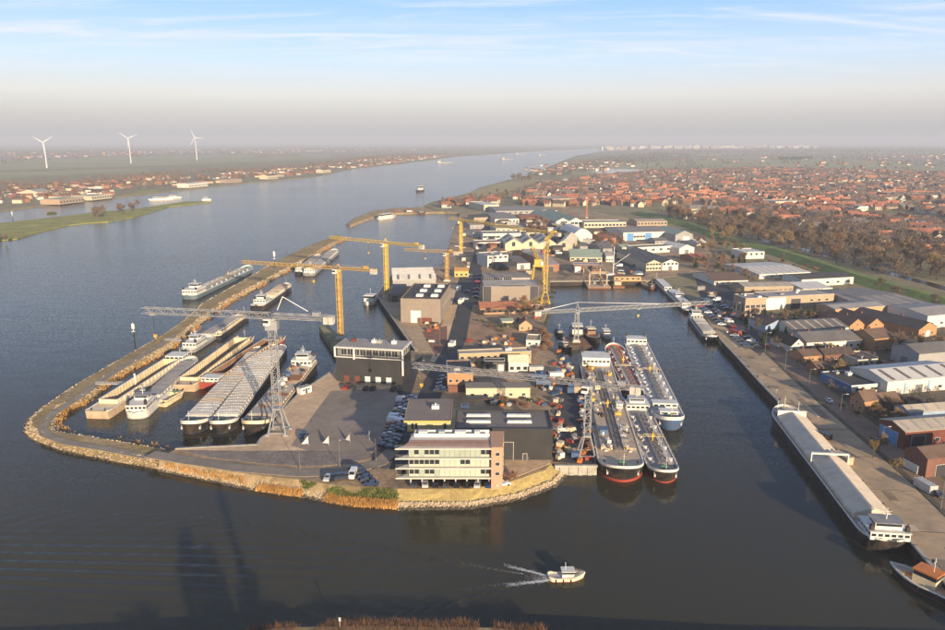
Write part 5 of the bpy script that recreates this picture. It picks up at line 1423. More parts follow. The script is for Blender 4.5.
# filler sheds of the yard, north half
fr_ = random.Random(5)
fill = [((524,259),(541,259),254,249,R_LGREY,W_WHITE),((476,258.5),(486,258.5),253,250.5,R_DARK,W_GREY),((527,248.5),(540,247.5),241,237,R_BROWN,W_BRICK),((527,233),(549,233),229.5,226,R_RED,W_BRICK),((598,251),(612,251),246.5,243,R_GREY,W_GREY),((604,243),(616,242),238.5,235,R_RED,W_BRICK),((594,236.5),(610,236),231.5,229,R_BROWN,W_CREAM),((470,229),(484,228.5),225,222,R_PURPLE,W_GREY),((473,237),(481,236.5),232.5,230.5,R_GREY,W_WHITE),((474,222),(492,221.5),217.5,215,R_DARK,W_BEIGE),((521,222),(540,221.5),218,215.5,R_RED,W_BRICK),((606,262),(613,262),256,252.5,R_LGREY,W_WHITE),((694,263),(706,262),258,255,R_RED,W_BRICK),((655,244.5),(668,244),241,239,R_GREY,W_GREY),((697,246),(706,245.5),242.5,240.5,R_WHITE,W_WHITE)]
desc = ['pale roofed shed beside the lattice yellow tower', 'dark roofed shed by the head of the main street', 'brown roofed brick shed below the cream gabled bays', 'red roofed brick house behind the cream gabled bays', 'grey shed behind the brick red row', 'red roofed brick house right of the white round roofed hall', 'cream shed with brown roof beside the white round roofed hall', 'mauve roofed shed by the river quay', 'small white shed by the river quay', 'beige shed with dark roof left of the grey roof works', 'red roofed brick house below the mauve roof works', 'narrow white house at the corner of the basin end', 'red roofed house beneath the white barn', 'grey shed below the blue door hall', 'little white house right of the green gable hall']
for (a, b, tp, bk, rm, wm_), lb in zip(fill, desc):
    hall('shed' if 'shed' in lb else 'small_house', lb, a, b, tp, bk, roof='gx', rise=2.2, wall=wm_, roofm=rm, front=[('win', 3, 1.2, 1.3, 1.4)], cat='shed' if 'shed' in lb else 'house', chimney=1 if 'house' in lb else 0)

# ================================================================== RIGHT BANK: works and houses along the wharf
hall('white_farmhouse', 'white flat topped villa before the green dyke', (743,259), (764,258.5), 252, 248.5, wall=W_WHITE, roofm=R_WHITE, front=[('win', 4, 3, 2, 2)], cat='house', units=1)
hall('striped_roof_hall', 'hall with bright white ribbed roof near the dyke', (759,279), (810,276.5), 274.5, 264, roof='gx', rise=1.6, wall=W_WHITE, roofm=R_WHITE, lights=7, light_mat=M('roof_stripe', (0.40, 0.36, 0.29), 0.8), front=[('win', 6, 1.2, 1, 2)], cat='hall')
hall('white_gable_barn', 'long dark roofed barn with white gable end at the corner of the wharf', (714,285.5), (748,284.5), 281, 272.5, roof='gx', rise=2.8, wall=W_WHITE, roofm=R_BROWN, front=[('win', 6, 1, 1.2, 1.6)], left=[('win', 2, 2, 1.2, 1.2)], cat='barn')
hall('dark_white_works', 'dark roofed works with long white front near the dyke', (801,287), (853,284), 279.5, 274.5, roof='gx', rise=1.5, wall=W_WHITE, roofm=R_DARK, front=[('win', 5, 1.5, 1.5, 2.5)], cat='works')
hall('beige_roof_hall', 'hall with beige roof behind the long beige works', (744,293), (793,292), 287, 282, roof='gx', rise=1.2, wall=W_BEIGE, roofm=R_BEIGE, cat='hall', lights=5, light_mat=R_LGREY)
hall('white_center_hall', 'white roofed hall between beige hall and dark roofed works', (803,294), (832,293), 289, 284, roof='mono', rise=1.2, wall=W_WHITE, roofm=R_WHITE, cat='hall')
hall('long_beige_works', 'long beige works with white front corner and dark doorway', (767,310), (833,306.5), 297, 292, roof='flat', wall=W_BEIGE, roofm=R_LGREY, front=[('dark', (.42,), 6.5, 6), ('white', (.12,), 13, 7), ('win', 3, 4, 1.2, 2, .6, .95)], cat='works', units=3)
hall('brick_window_office', 'brick and glass office front at the left of the long beige works', (744,318), (765,317), 298.5, 294, wall=W_PALEB, roofm=R_LGREY, front=[('win', 4, 5.6, 1.8, 2.6), ('win', 4, 2.6, 1.8, 2.6), ('dark', (.5,), 4, 2.2)], left=[('win', 3, 3, 5, 2)], cat='office building', units=2)
hall('orange_front_hall', 'grey roofed hall with pale orange front wall', (834,322), (884,318), 309.5, 304, roof='gx', rise=1.0, wall=W_ORANGE, roofm=R_LGREY, cat='hall', front=[('win', 5, 3, 1.2, 1.8)])
hall('big_grey_hall', 'largest grey ribbed roof hall with plain white front, near the dyke', (888,318), (930,314), 307.5, 291, roof='gx', rise=1.4, spans=1, wall=W_WHITE, roofm=R_PURPLE, cat='hall', lights=4, light_mat=R_LGREY, front=[('win', 3, 3, 1.0, 2.0)])
hall('grey_hall_wing', 'grey ribbed roof wing left of the plain white fronted hall', (851,311), (886,309), 302, 291, roof='gx', rise=1.4, wall=W_GREY, roofm=R_PURPLE, cat='hall', lights=3, light_mat=R_LGREY)
hall('edge_grey_hall', 'grey roofed hall at the picture edge beneath the green dyke', (926,329), (965,325), 316, 306, roof='gx', rise=1.4, wall=W_WHITE, roofm=R_LGREY, cat='hall', front=[('win', 4, 2, 1.2, 2)])
hall('twin_gable_house', 'left house of the orange twin gables', (849,333), (864,332), 325.5, 316, roof='gy', rise=3.4, wall=W_BRICKY, roofm=R_BROWN, front=[('win', 2, 1, 1.3, 1.2), ('win', 1, 3.6, 1.1, 1.0)], chimney=1, cat='house')
hall('twin_gable_house', 'right house of the orange twin gables, window in its gable', (867,333), (883,332), 325.5, 313, roof='gy', rise=3.6, wall=W_BRICKY, roofm=R_BROWN, front=[('win', 2, 1, 1.3, 1.2), ('win', 1, 3.6, 1.1, 1.0)], chimney=1, cat='house')
hall('dark_gable_house', 'long dark roofed house with orange and white gable at the right edge', (918,338), (936,335), 329.5, 314, roof='gy', rise=3.2, wall=W_BRICKY, roofm=R_DARK, front=[('win', 2, 1, 1.3, 1.2), ('white', (.5,), 3, 3)], left=[('win', 5, 1, 1.2, 1.2)], chimney=1, cat='house')
hall('paneled_roof_row', 'long white row whose grey roof is cut into sloping panels', (792,338), (848,334.5), 330.5, 321, roof='gx', rise=2.4, wall=W_WHITE, roofm=R_GREY, lights=6, light_mat=R_BEIGE, front=[('win', 9, .8, 1.3, 1.5)], cat='building')
hall('white_gable_house', 'small white gabled house nearest the wharf road', (790,352.5), (805,351.5), 346.5, 338, roof='gy', rise=3.6, wall=W_WHITE, roofm=R_TILED, front=[('win', 2, 1, 1.2, 1.0), ('win', 1, 3.5, 1.0, .9)], chimney=1, cat='house')
hall('white_grey_row', 'white row with grey pitched roof behind the small white gabled house', (806,351), (861,348), 342.5, 334, roof='gx', rise=3, wall=W_WHITE, roofm=R_GREY, front=[('win', 8, 1, 1.4, 1.5), ('door', (.3, .72), 1.6, 2.2)], chimney=2, cat='house')
hall('white_back_house', 'white house with blue grey roof left of the panelled row', (765,333), (788,332), 326, 319, roof='gy', rise=3, wall=W_LBLUE, roofm=R_TILED, front=[('win', 3, 1, 1.3, 1.3)], chimney=1, cat='house')
hall('orange_brick_house', 'orange brick house with brown roof and windowed wall facing the light', (873,351), (893,348.5), 339, 332, roof='gx', rise=3, wall=W_BRICKY, roofm=R_BROWN, front=[('win', 3, 1, 1.2, 1.2), ('win', 2, 3.4, 1.1, 1.2)], chimney=1, cat='house')
hall('grey_blue_shed', 'blue grey shed at the edge right of the orange brick house', (917,370), (960,366), 354, 345, roof='gx', rise=2.4, wall=W_GREY, roofm=R_GREY, cat='shed', front=[('win', 4, 1.4, 1.2, 1.6)], left=[('door', (.5,), 4, 4)])
hall('brick_low_house', 'low brick house with ochre roof below the white grey row', (803,363), (822,361.5), 356.5, 350.5, roof='gx', rise=1.8, wall=W_BRICKY, roofm=R_BROWN, front=[('win', 3, .9, 1.1, 1.1)], chimney=1, cat='house')
hall('flat_roof_shed', 'flat roofed cream shed row below the orange brick house', (857,367), (880,365.5), 360, 352, wall=W_CREAM, roofm=R_BROWN, front=[('win', 4, 1, 1.1, 1.4)], cat='shed', units=1)
hall('red_cabin', 'small red brown cabin between low brick house and white ribbed hall', (817,375), (834,373.5), 368, 363, roof='gx', rise=1.6, wall=W_BRICK, roofm=R_BROWN, front=[('win', 2, 1, 1.1, 1.1)], cat='cabin')
hall('brown_garden_house', 'brown roofed house behind the low brick house', (824,362), (854,360), 355, 350, roof='gx', rise=2, wall=W_BRICKD, roofm=R_TILED, front=[('win', 4, .9, 1.1, 1.1)], chimney=1, cat='house')
hall('white_ribbed_hall', 'big white hall with dark stripes on its pale roof', (886,395.5), (965,388), 382, 367, roof='gx', rise=2.0, wall=W_WHITE, roofm=R_WHITE, lights=5, light_mat=R_GREY, front=[('blue', (.22, .52), .5, 4.4), ('win', 3, 1.2, 1.2, 2, .6, 1), ('door', (.4,), 3.4, 3.4)], cat='hall')
hall('blue_white_office', 'flat blue and white office left of the big white hall', (850.5,394.5), (881,392), 385.5, 371.5, wall=W_WHITE, roofm=R_DARK, front=[('win', 2, 1.0, 1.4, 3.2), ], left=[('win', 5, 1.0, 1.4, 1.8)], fascia=W_BLUE, cat='office building', units=2)
bl = bpy.data.objects['blue_white_office']
MB().box(-.08, .0, -bl['d']/2 + .1, bl['d']/2 - .1, .2, bl['h'] - .3).obj('blue_cladding', W_BLUE, bl, (-bl['w']/2 - .01, 0, 0))
hall('brick_gable_house', 'brick house with lit gable before the blue and white office', (863,413.5), (878,411), 401.5, 396, roof='gx', rise=3.0, wall=W_BRICKY, roofm=R_BROWN, front=[('win', 2, 1, 1.2, 1.1)], left=[('win', 2, 1, 1.2, 1.1), ('win', 1, 3.2, 1, .9)], chimney=1, cat='house')
hall('brown_long_house', 'long brown roofed house joined to the brick lit gable', (878.5,411.5), (899,409), 402, 397, roof='gx', rise=2.4, wall=W_BRICKD, roofm=R_BROWN, front=[('win', 4, .9, 1.1, 1.2)], cat='house')
hall('beige_stripe_hall', 'front hall of two with beige striped roof and dark red wall', (903,450), (972,444), 432, 419, roof='gx', rise=1.6, wall=W_REDH, roofm=R_BEIGE, lights=6, light_mat=R_LGREY, front=[('dark', (.2,), 5, 4.5), ('win', 4, 2, 1.4, 1.8, .4, 1)], left=[('blue', (.4,), 8, 4.6)], cat='hall')
hall('beige_back_hall', 'rear hall of two with beige striped roof', (908,424), (972,419), 412.5, 405.5, roof='gx', rise=1.4, wall=W_LBLUE, roofm=R_BEIGE, lights=5, light_mat=R_LGREY, cat='hall')
hall('red_brick_works', 'dark red brick works at the right edge below the striped halls', (925,478), (985,470), 459, 448, roof='gx', rise=2.0, wall=W_BRICKD, roofm=R_BROWN, front=[('dark', (.25,), 4, 3.6), ('win', 4, 2, 1.4, 1.6, .4, 1)], cat='works')
# ================================================================== SHIPS
# the barge basin
ship('inland_barge', 'leftmost of the three big grey barges, white rimmed round bow', 'barge', (262,348), (188,428.5), 9.7, 2.9, S_BLACK, S_NAVY, S_DECKG, 'hatch', (.10,.90), S_LGREY, None, [S_HATCH, S_LGREY, S_ALU, S_BUFF], 26, None, bowl=9.5, sternl=5, sheer=1.7, bulwark=1.0, bulm=S_WHITE, coam=.7, seed=2, hbf=.86, specks=S_WHITE)
ship('inland_barge', 'middle one of the three big grey barges moored bow to the quay', 'barge', (278,346), (218,428.5), 9.7, 2.9, S_BLACK, S_NAVY, S_DECKG, 'hatch', (.10,.90), S_LGREY, None, [S_HATCH, S_HATCH, S_ALU, S_LGREY], 26, None, bowl=9.5, sternl=5, sheer=1.7, bulwark=1.0, bulm=S_WHITE, coam=.7, seed=3, hbf=.86, specks=S_WHITE)
c3 = ship('inland_barge', 'rightmost big barge at the quay with cluttered deck and white wheelhouse', 'barge', (307,360), (251,428.5), 11.0, 3.2, S_BLACK, S_NAVY, S_BUFF, 'hatch', (.17,.86), S_DECKG, None, [S_DECKG, S_BUFF, S_GREY, S_RUST], 15, dict(x=.075, l=8, w=8.8, h=2.8, bridge=(4.5, 5.5, 2.4), wins=(5, 5)), bowl=9.5, sternl=6, sheer=1.7, bulwark=1.0, bulm=S_CREAM, coam=.7, seed=4)
r3 = random.Random(8)
for k in range(26):
    u = r3.uniform(-.36, .36) * c3['L']; v = r3.uniform(-4.0, 4.0); q = r3.choice((.5, .8, 1.2))
    MB().box(-q, q, -q*.7, q*.7, 0, q).tube((0, 0, q), (0, 0, q + .5), .12, 5).obj('deck_gear', r3.choice([S_WHITE, S_RUST, S_GREY, S_BLUE, S_BUFF, S_BLACK]), c3, (u, v, 4.35), r3.uniform(0, 1))
for k in range(12):
    MB().box(-.4, .4, -.4, .4, 0, .7).tube((-.4, 0, .7), (.5, .1, .9), .1, 5).obj('deck_gear', r3.choice([S_WHITE, S_RED, S_ORANGE, S_BLUE, S_BLACK]), c3, (c3['L']/2 - r3.uniform(2.5, 8), r3.uniform(-3, 3), 3.5), r3.uniform(0, 3))
ship('hopper_barge', 'open cream hopper barge with blunt brown stern, outermost by the dam', 'barge', (96,411.5), (182,356), 9.2, 3.2, S_BUFF, S_BROWN, S_CREAM, 'open', (.12,.86), S_CREAM, S_BROWN, house=dict(x=.94, l=7, w=8, h=2.2, bridge=None, funnels=0), bowl=5, sternl=3, sheer=.3, sterns='flat', bows='square', rake=.6, bulm=S_WHITE, coam=1.6, boot=.2, extras=True)
ship('white_barge', 'white hulled barge with broad white stern house beside the hopper barge', 'barge', (134,414), (193,359), 8.0, 2.6, S_WHITE, S_GREY, S_LGREY, 'hatch', (.26,.90), S_LGREY, None, [S_GREY, S_DECKG], 14, dict(x=.11, l=11, w=7.4, h=2.4, bridge=(3.6, 5, 1.9), bx=2, roofm=S_GREY, wins=(7, 5)), bowl=9, sternl=5, sheer=.8, bulm=S_WHITE, coam=.8)
ship('short_lighter', 'short cream deck lighter tied beside the white barge', 'barge', (157,404), (178,391.5), 6.4, 1.5, S_CREAM, S_BROWN, S_CREAM, 'open', (.2,.85), S_CREAM, S_BUFF, bowl=3, sternl=2, sheer=.3, sterns='flat', bows='square', rake=1.0, coam=.5, boot=.1, bulm=S_CREAM)
ship('hopper_barge', 'open cream barge second from the grey barges, brown transom', 'barge', (183,385), (246,337.5), 9.6, 3.2, S_BUFF, S_BROWN, S_BUFF, 'open', (.08,.93), S_CREAM, S_BROWN, bowl=5, sternl=3, sheer=.3, sterns='flat', bows='square', rake=.8, coam=1.4, boot=.2, bulm=S_CREAM)
ship('hopper_barge', 'open barge with red stern right next to the grey barges', 'barge', (208,383), (278,337.5), 9.0, 3.0, S_RED, S_RED, S_BUFF, 'open', (.12,.95), S_BROWN, S_BROWN, house=dict(x=.055, l=5, w=7.6, h=1.6, bridge=None, funnels=0), bowl=4, sternl=3, sheer=.3, sterns='flat', bows='square', rake=.6, coam=1.6, boot=.1, bulm=S_CREAM)
ship('motor_vessel', 'white motor vessel with stern wheelhouse along the inner side of the dam', 'ship', (186,350), (238,317), 7.6, 2.2, S_GREY, S_BLACK, S_LGREY, 'hatch', (.36,.92), S_LGREY, None, [S_DECKG, S_GREY], 12, dict(x=.15, l=13, w=6.6, h=2.4, bridge=(4, 4.5, 2.2), bx=1, wins=(6, 4)), bowl=8, sternl=5, bulm=S_WHITE)
ship('open_barge', 'narrow open barge with brown hold midway along the dam', 'barge', (213,336), (245,313.5), 7.2, 2.2, S_BLACK, S_NAVY, S_CREAM, 'open', (.12,.9), S_CREAM, S_RUST, bowl=6, sternl=3, sheer=.5, bulm=S_CREAM, coam=1.0)
ship('covered_barge', 'barge with long rounded buff cover moored at the bend of the dam', 'barge', (256,306), (287,285), 9.0, 2.6, S_BLACK, S_NAVY, S_LGREY, 'hatch', (.36,.93), S_CREAM, None, [S_CREAM, S_BUFF], 8, dict(x=.17, l=9, w=7.5, h=2.4, bridge=(4, 5, 2.2)), bowl=6, sternl=4, bulm=S_WHITE)
ship('teal_tanker', 'teal hulled tanker with white stern house on the river side of the dam', 'ship', (187,296), (249,267.5), 10.5, 3.0, S_TEAL, S_NAVY, M('deck_teal', (0.26, 0.32, 0.33), 0.7), 'tank', (.24,.92), house=dict(x=.10, l=15, w=9.4, h=3.2, bridge=(5, 6, 2.6), bx=2, wins=(6, 5)), bowl=9, sternl=6, sheer=1.5, bulm=S_WHITE)
ship('long_barge', 'long grey barge under the amber jib near the far end of the dam', 'barge', (308,273.5), (335,250.5), 9.5, 2.6, S_GREY, S_BLACK, S_LGREY, 'hatch', (.2,.93), S_GREY, None, [S_GREY, S_ALU], 14, dict(x=.08, l=9, w=8, h=2.6, bridge=(4, 5, 2.4)), bowl=8, sternl=4, bulm=S_WHITE)
ship('long_barge', 'shorter grey barge lying on the dam side of the long grey barge', 'barge', (299,272), (318,256), 8.0, 2.2, S_BLACK, S_NAVY, S_GREY, 'hatch', (.22,.9), S_GREY, None, [S_DECKG, S_GREY], 9, dict(x=.10, l=8, w=7, h=2.4, bridge=(3.6, 4.4, 2.2)), bowl=6, sternl=4, bulm=S_WHITE)
# the tankers at the outfitting quay
s1 = ship('tanker', 'broad buff decked tanker fitting out along the pier, white rimmed bow', 'tanker', (594,358), (624,473.5), 14.0, 4.2, S_BLACK, S_RED, S_BUFF, 'tank', (.15,.88), house=dict(x=.06, l=10, w=12, h=3.6, bridge=None, wins=(5, 7), funnels=2), bowl=10, sternl=7, sheer=1.6, bulm=S_WHITE, boot=1.0, rake=3)
rr = random.Random(21); L1 = s1['L']
tr_ = MB().box(-L1*.34, L1*.36, -5.4, -1.9, 4.15, 5.2).box(-L1*.34, L1*.36, 2.9, 5.6, 4.15, 5.2); tr_.obj('tank_trunk', S_BUFF, s1)
for k in range(70):
    u = rr.uniform(-.40, .40) * L1; v = rr.choice((-1, 1)) * rr.uniform(2.4, 5.0); q = rr.choice((.35, .55, .8, 1.1))
    MB().box(-q, q, -q*.6, q*.6, 0, q * .9).tube((0, 0, q * .9), (0, 0, q * .9 + .6), .12, 5).obj('deck_gear', rr.choice([S_WHITE, S_LGREY, S_RUST, S_CREAM, S_GREY, S_BLACK, S_YELLOW]), s1, (u, v, 5.18), rr.uniform(0, 1.5))
for xx, yy, q, cl in ((.26, -3.6, 1.7, S_BLUE), (.05, 4.2, 1.4, S_WHITE), (-.12, -2.0, 1.2, S_CREAM)):
    MB().box(-q, q, -q * .8, q * .8, 0, 1.6).box(-q - .1, q + .1, -q * .8 - .1, q * .8 + .1, 1.6, 1.7).obj('deck_container', cl, s1, (xx * L1, yy, 5.19))
ship('tanker', 'narrow grey decked tanker outside the buff decked tanker, white stern house', 'tanker', (634,402), (667,476), 9.6, 3.2, S_BLACK, S_RED, M('deck_mauve_grey', (0.37, 0.32, 0.285), 0.7, 0.1, 0.2), 'tank', (.20,.90), house=dict(x=.08, l=8, w=8.4, h=2.0, bridge=(3.6, 5.6, 1.7), bx=0, wins=(4, 5), roofm=S_LGREY), bowl=8, sternl=5, sheer=1.2, bulm=S_WHITE, boot=.6)
ship('tanker', 'tanker with bright red deck astern of the narrow grey one', 'tanker', (637,391), (613,346), 9.6, 3.0, S_BLACK, S_RED, S_DECKR, 'tank', (.08,.88), bowl=8, sternl=5, sheer=1.0, bulm=S_WHITE)
s4 = ship('tanker', 'outermost tanker with blue side and pale rounded bow towards the camera', 'tanker', (634.5,340), (672,424), 11.4, 3.4, S_BLUE, S_NAVY, S_LGREY, 'tank', (.10,.80), house=[dict(x=.045, l=7, w=9.5, h=2.6, bridge=None, wins=(4, 5)), dict(x=.845, l=4, w=9, h=1.9, bridge=None, funnels=0, wins=(3, 4)), dict(x=.925, l=3.4, w=6.4, h=1.5, bridge=None, funnels=0, wins=(2, 2), dz=.5)], bowl=10, sternl=7, sheer=1.4, bulm=S_WHITE, bulwark=1.0)
# right bank
S_COVER = paint('cover_cream', (0.55, 0.48, 0.38), dirt=(0.42, 0.33, 0.23), dirt_amt=0.5)
rs_ = ship('cargo_barge', 'very long cargo barge with ridged cream hatch covers alongside the wharf', 'barge', (892,543), (783,409), 11.6, 3.4, S_BLACK, S_BLACK, S_DECKG, 'hatch', (.13,.88), S_CREAM, None, [S_COVER], 22, house=dict(x=.055, l=8, w=9.4, h=2.0, bridge=(4.0, 6.5, 1.9), bx=-.6, wins=(5, 6), roofm=S_GREY), bowl=9, sternl=8, sheer=1.2, sterns='round', bulm=S_WHITE, coam=.9, boot=.2, hbf=.84, ridge=2.1)
L_ = rs_['L']
g2_ = MB()
for sg in (-1, 1): g2_.box(-.35, .35, sg * 5.35 - .15, sg * 5.35 + .15, 3.3, 6.9)
g2_.box(-.4, .4, -5.5, 5.5, 6.9, 7.4).obj('hatch_gantry', S_WHITE, rs_, (-.02 * L_, 0, 0))
MB().box(-.3, .3, -4.9, 4.9, 3.3, 6.6).obj('hold_end_wall', S_WHITE, rs_, (.39 * L_, 0, 0))
g_ = MB(); r9 = random.Random(3)
for k in range(16):
    q = r9.uniform(.3, .8); MB().box(-q, q, -q*.7, q*.7, 0, q).tube((0, -q, q), (0, q, q), .12, 5).obj('deck_gear', r9.choice([S_WHITE, S_GREY, S_LGREY, S_BLACK, S_RUST]), rs_, (L_ * r9.uniform(.40, .46), r9.uniform(-3.6, 3.6), 3.4), r9.uniform(0, 2))
for yy in (-3.6, 3.6): MB().tube((0, 0, 0), (0, 0, 5), .1, 5).tube((-1.2, 0, 4), (1.2, 0, 4), .06, 4).obj('signal_mast', S_WHITE, rs_, (L_ * .44, yy, 3.4))
ship('houseboat', 'long white accommodation vessel along the far end of the wharf', 'ship', (690,311), (656,279), 6.4, 1.6, S_BLACK, S_BLACK, S_LGREY, 'flat', house=[dict(x=.30, l=44, w=5.2, h=2.6, bridge=(6, 4.6, 2), wins=(16, 2)), dict(x=.74, l=30, w=5.0, h=2.2, bridge=None, funnels=0, wins=(11, 2))], bowl=7, sternl=5, bulm=S_WHITE)
ship('motor_barge', 'blue grey motor barge moored nearest along the near part of the wharf', 'barge', (694,316), (712,338.5), 7.8, 2.2, S_NAVY, S_BLACK, S_GREY, 'hatch', (.24,.86), S_LBLUE if 'S_LBLUE' in globals() else S_GREY, None, [S_ALU, S_GREY], 9, dict(x=.10, l=7, w=6.6, h=2.4, bridge=(3.6, 4.6, 2.1)), bowl=6, sternl=4, bulm=S_WHITE)
X, Y = P(934, 588, 1)
small_boat('work_boat', 'buff and orange work boat cut by the lower right corner', 'boat', X, Y, R(124), 20, 6.4, 1.6, S_BLACK, S_BUFF, (5, 4, 3.2, 1.5), S_CREAM, S_ORANGE, stripes=S_WHITE, mast=3.5)
wb_ = [o for o in bpy.data.objects if o.name.startswith('work_boat') and o.parent is None][-1]
r5 = random.Random(2)
for k in range(14):
    q = r5.uniform(.25, .6); MB().box(-q, q, -q, q, 0, q * 1.3).tube((0, 0, q * 1.3), (.3, 0, q * 2.2), .08, 5).obj('deck_gear', r5.choice([S_ORANGE, S_WHITE, S_BUFF, S_GREY, S_YELLOW]), wb_, (r5.choice((r5.uniform(4.6, 7), r5.uniform(-8, -2))), r5.uniform(-1.6, 1.6), 1.6))
X, Y = P(774, 398, 1)
small_boat('pilot_boat', 'small dark boat tied up behind the bow of the ridged cargo barge', 'boat', X, Y, R(100), 9, 3.2, 1.0, S_NAVY, S_GREY, (3, 2.4, 1.8, -.5), S_WHITE)
# the launch under way
S_LAUNCH = paint('launch_buff', (0.60, 0.52, 0.40), dirt_amt=.2)
small_boat('launch', 'small buff hulled launch under way, trailing a white wake', 'boat', 22.0, 153.6, R(2), 8.8, 3.0, .8, S_LAUNCH, S_LGREY, (2.8, 2.0, 1.7, .3), S_WHITE, S_WHITE, mast=1.8)
# inside the east basin
X, Y = P(577, 334, 1); small_boat('tug', 'white topped tug with many deck fittings under the white lattice crane', 'tug', X, Y, R(-95), 24, 7.4, 2.0, S_BLACK, S_BUFF, (7, 5.2, 4.6, 1.0), S_WHITE, S_WHITE, mast=5)
X, Y = P(592, 337, 1); small_boat('tug', 'dark tug with rusty deck right beside the white topped tug', 'tug', X, Y, R(-88), 21, 7.0, 2.2, S_BLACK, S_RUST, (5, 4.2, 3.0, -3.5), S_BROWN, S_CREAM, mast=4)
X, Y = P(606, 335, 1); small_boat('river_cruiser', 'little all white cruiser lying outside the dark tug', 'boat', X, Y, R(-90), 13, 4.4, 1.3, S_WHITE, S_WHITE, (6, 3.4, 2.6, -.5), S_WHITE, S_WHITE)
X, Y = P(560, 333, 1); small_boat('work_boat', 'small blue black work boat in the shade of the slope', 'boat', X, Y, R(-80), 11, 4, 1.2, S_NAVY, S_BLUE, (3, 2.6, 2, -1), S_GREY, S_BLUE)
X, Y = P(566, 347, 1); small_boat('work_boat', 'black work boat lying below the blue black one', 'boat', X, Y, R(-70), 12, 4, 1.2, S_BLACK, S_GREY, (3, 2.6, 2, -2), S_GREY, S_LGREY)
X, Y = P(648, 286, 1); small_boat('barge_tender', 'small brown tender at the bow of the white accommodation vessel', 'boat', X, Y, R(110), 18, 5.5, 1.4, S_RUST, S_BUFF, (4, 3, 2, -4), S_GREY, S_BROWN)
X, Y = P(370, 302, 1); small_boat('work_boat', 'white catamaran work boat at the river quay by the yellow tower crane', 'boat', X, Y, R(-98), 16, 7.5, 1.8, S_WHITE, S_LGREY, (7, 6, 4.0, -.5), S_WHITE, S_WHITE, mast=4)
def pontoon():
    (x0, y0), (x1, y1) = P(588, 287.5, 1), P(611, 287.5, 1); W = x1 - x0; D = d_at(277, 1) - y0
    t = thing('work_pontoon', 'rusty work pontoon with two portal frames at the end of the basin', 'pontoon', ((x0 + x1)/2, y0 + D/2, 0))
    MB().box(-W/2, W/2, -D/2, D/2, -.6, 1.3).obj('hull', S_RUST, t)
    MB().box(-W/2 - .1, W/2 + .1, -D/2 - .1, D/2 + .1, 1.3, 1.5).obj('deck', S_BUFF, t)
    for xx in (-W*.38, W*.38):
        m = MB()
        for yy in (-D*.35, D*.35): m.tube((0, yy, 1.4), (0, yy, 10), .5, 4)
        m.lattice((0, -D*.38, 10.3), (0, D*.38, 10.3), 1.2, 1.4, 8, .2); m.obj('portal_frame', S_BUFF, t, (xx, 0, 0))
    MB().lattice((-W*.38, -D*.35, 10.3), (W*.38, -D*.35, 10.3), 1.0, 1.2, 8, .2).obj('cross_girder', S_BUFF, t)
    r = random.Random(4)
    for k in range(14): MB().box(-1, 1, -1.3, 1.3, 0, 1.4).tube((0, 0, 1.4), (0, .3, 2.4), .2, 5).obj('deck_gear', r.choice([S_BLACK, S_RUST, S_BUFF, S_RED, S_GREY]), t, (r.uniform(-.3, .3) * W, r.uniform(-.42, .42) * D, 1.5), r.uniform(0, 2))
    t2 = thing('deck_barge', 'small rusty deck barge right beside the work pontoon', 'barge', (P(617, 285, 1)[0], y0 + 14, 0))
    MB().prism([(-4, -12), (4, -12), (4.2, 10), (2.5, 13), (-2.5, 13), (-4.2, 10)], -.6, 1.4).obj('hull', S_RUST, t2)
    MB().box(-2.4, 2.4, -8, -3, 1.4, 3.8).box(-2.6, 2.6, -8.2, -2.8, 3.8, 4.0).obj('cabin', S_BUFF, t2)
    MB().box(-3, 3, 0, 9, 1.4, 2.2).obj('coaming', S_BROWN, t2)
pontoon()
# on the river
X, Y = P(387, 218, 1); small_boat('motor_yacht', 'bigger white yacht inside the harbour mole', 'boat', X, Y, R(60), 40, 8, 2.4, S_WHITE, S_WHITE, (22, 6, 5, -3), S_WHITE, S_WHITE, mast=6)
X, Y = P(404, 212.5, 1); small_boat('red_vessel', 'red hulled vessel lying at the harbour mole', 'boat', X, Y, R(175), 30, 7, 2.4, S_RED, S_RED, (7, 5, 4, -8), S_WHITE, S_RED, mast=5)
X, Y = P(415, 213, 1); small_boat('dark_vessel', 'dark vessel astern of the red hulled one', 'boat', X, Y, R(178), 30, 7, 2.0, S_BLACK, S_RUST, (6, 5, 3, -9), S_GREY, S_GREY, mast=4)
X, Y = P(419.5, 191.5, 0); small_boat('river_ship', 'lone small ship under way in mid river', 'ship', X, Y, R(-110), 38, 9, 3, S_BLACK, S_GREY, (10, 7, 8, -6), S_WHITE, S_WHITE, mast=5)
for px_, py_, ln, ang, lb in ((445, 163.2, 85, 20, 'barge under way closest to the far left bank'), (507.5, 159.8, 80, 25, 'white barge in the distant river, nearest of the far three'), (521, 154.6, 110, 25, 'barge far up the river, between two others'), (543, 155.6, 90, 30, 'farthest barge where the river fades in haze')):
    X, Y = P(px_, py_, 0); small_boat('river_ship', lb, 'ship', X, Y, R(ang), ln, 11, 5, S_GREY, S_LGREY, (16, 9, 9, -ln * .35), S_WHITE, S_WHITE, mast=6, fenders=False)
for px_, py_, ln, lb in ((161, 200.3, 42, 'white passenger boat in the side channel behind the green spit'), (174, 198.4, 26, 'smaller pale boat near the passenger boat'), (206.5, 200.6, 16, 'white boat at the tip of the green spit')):
    X, Y = P(px_, py_, 0); small_boat('passenger_boat' if ln > 30 else 'boat', lb, 'boat', X, Y, R(14), ln, ln * .2, 2.2, S_WHITE, S_WHITE, (ln * .5, ln * .15, 4, -ln * .05), S_WHITE, S_WHITE, mast=3)

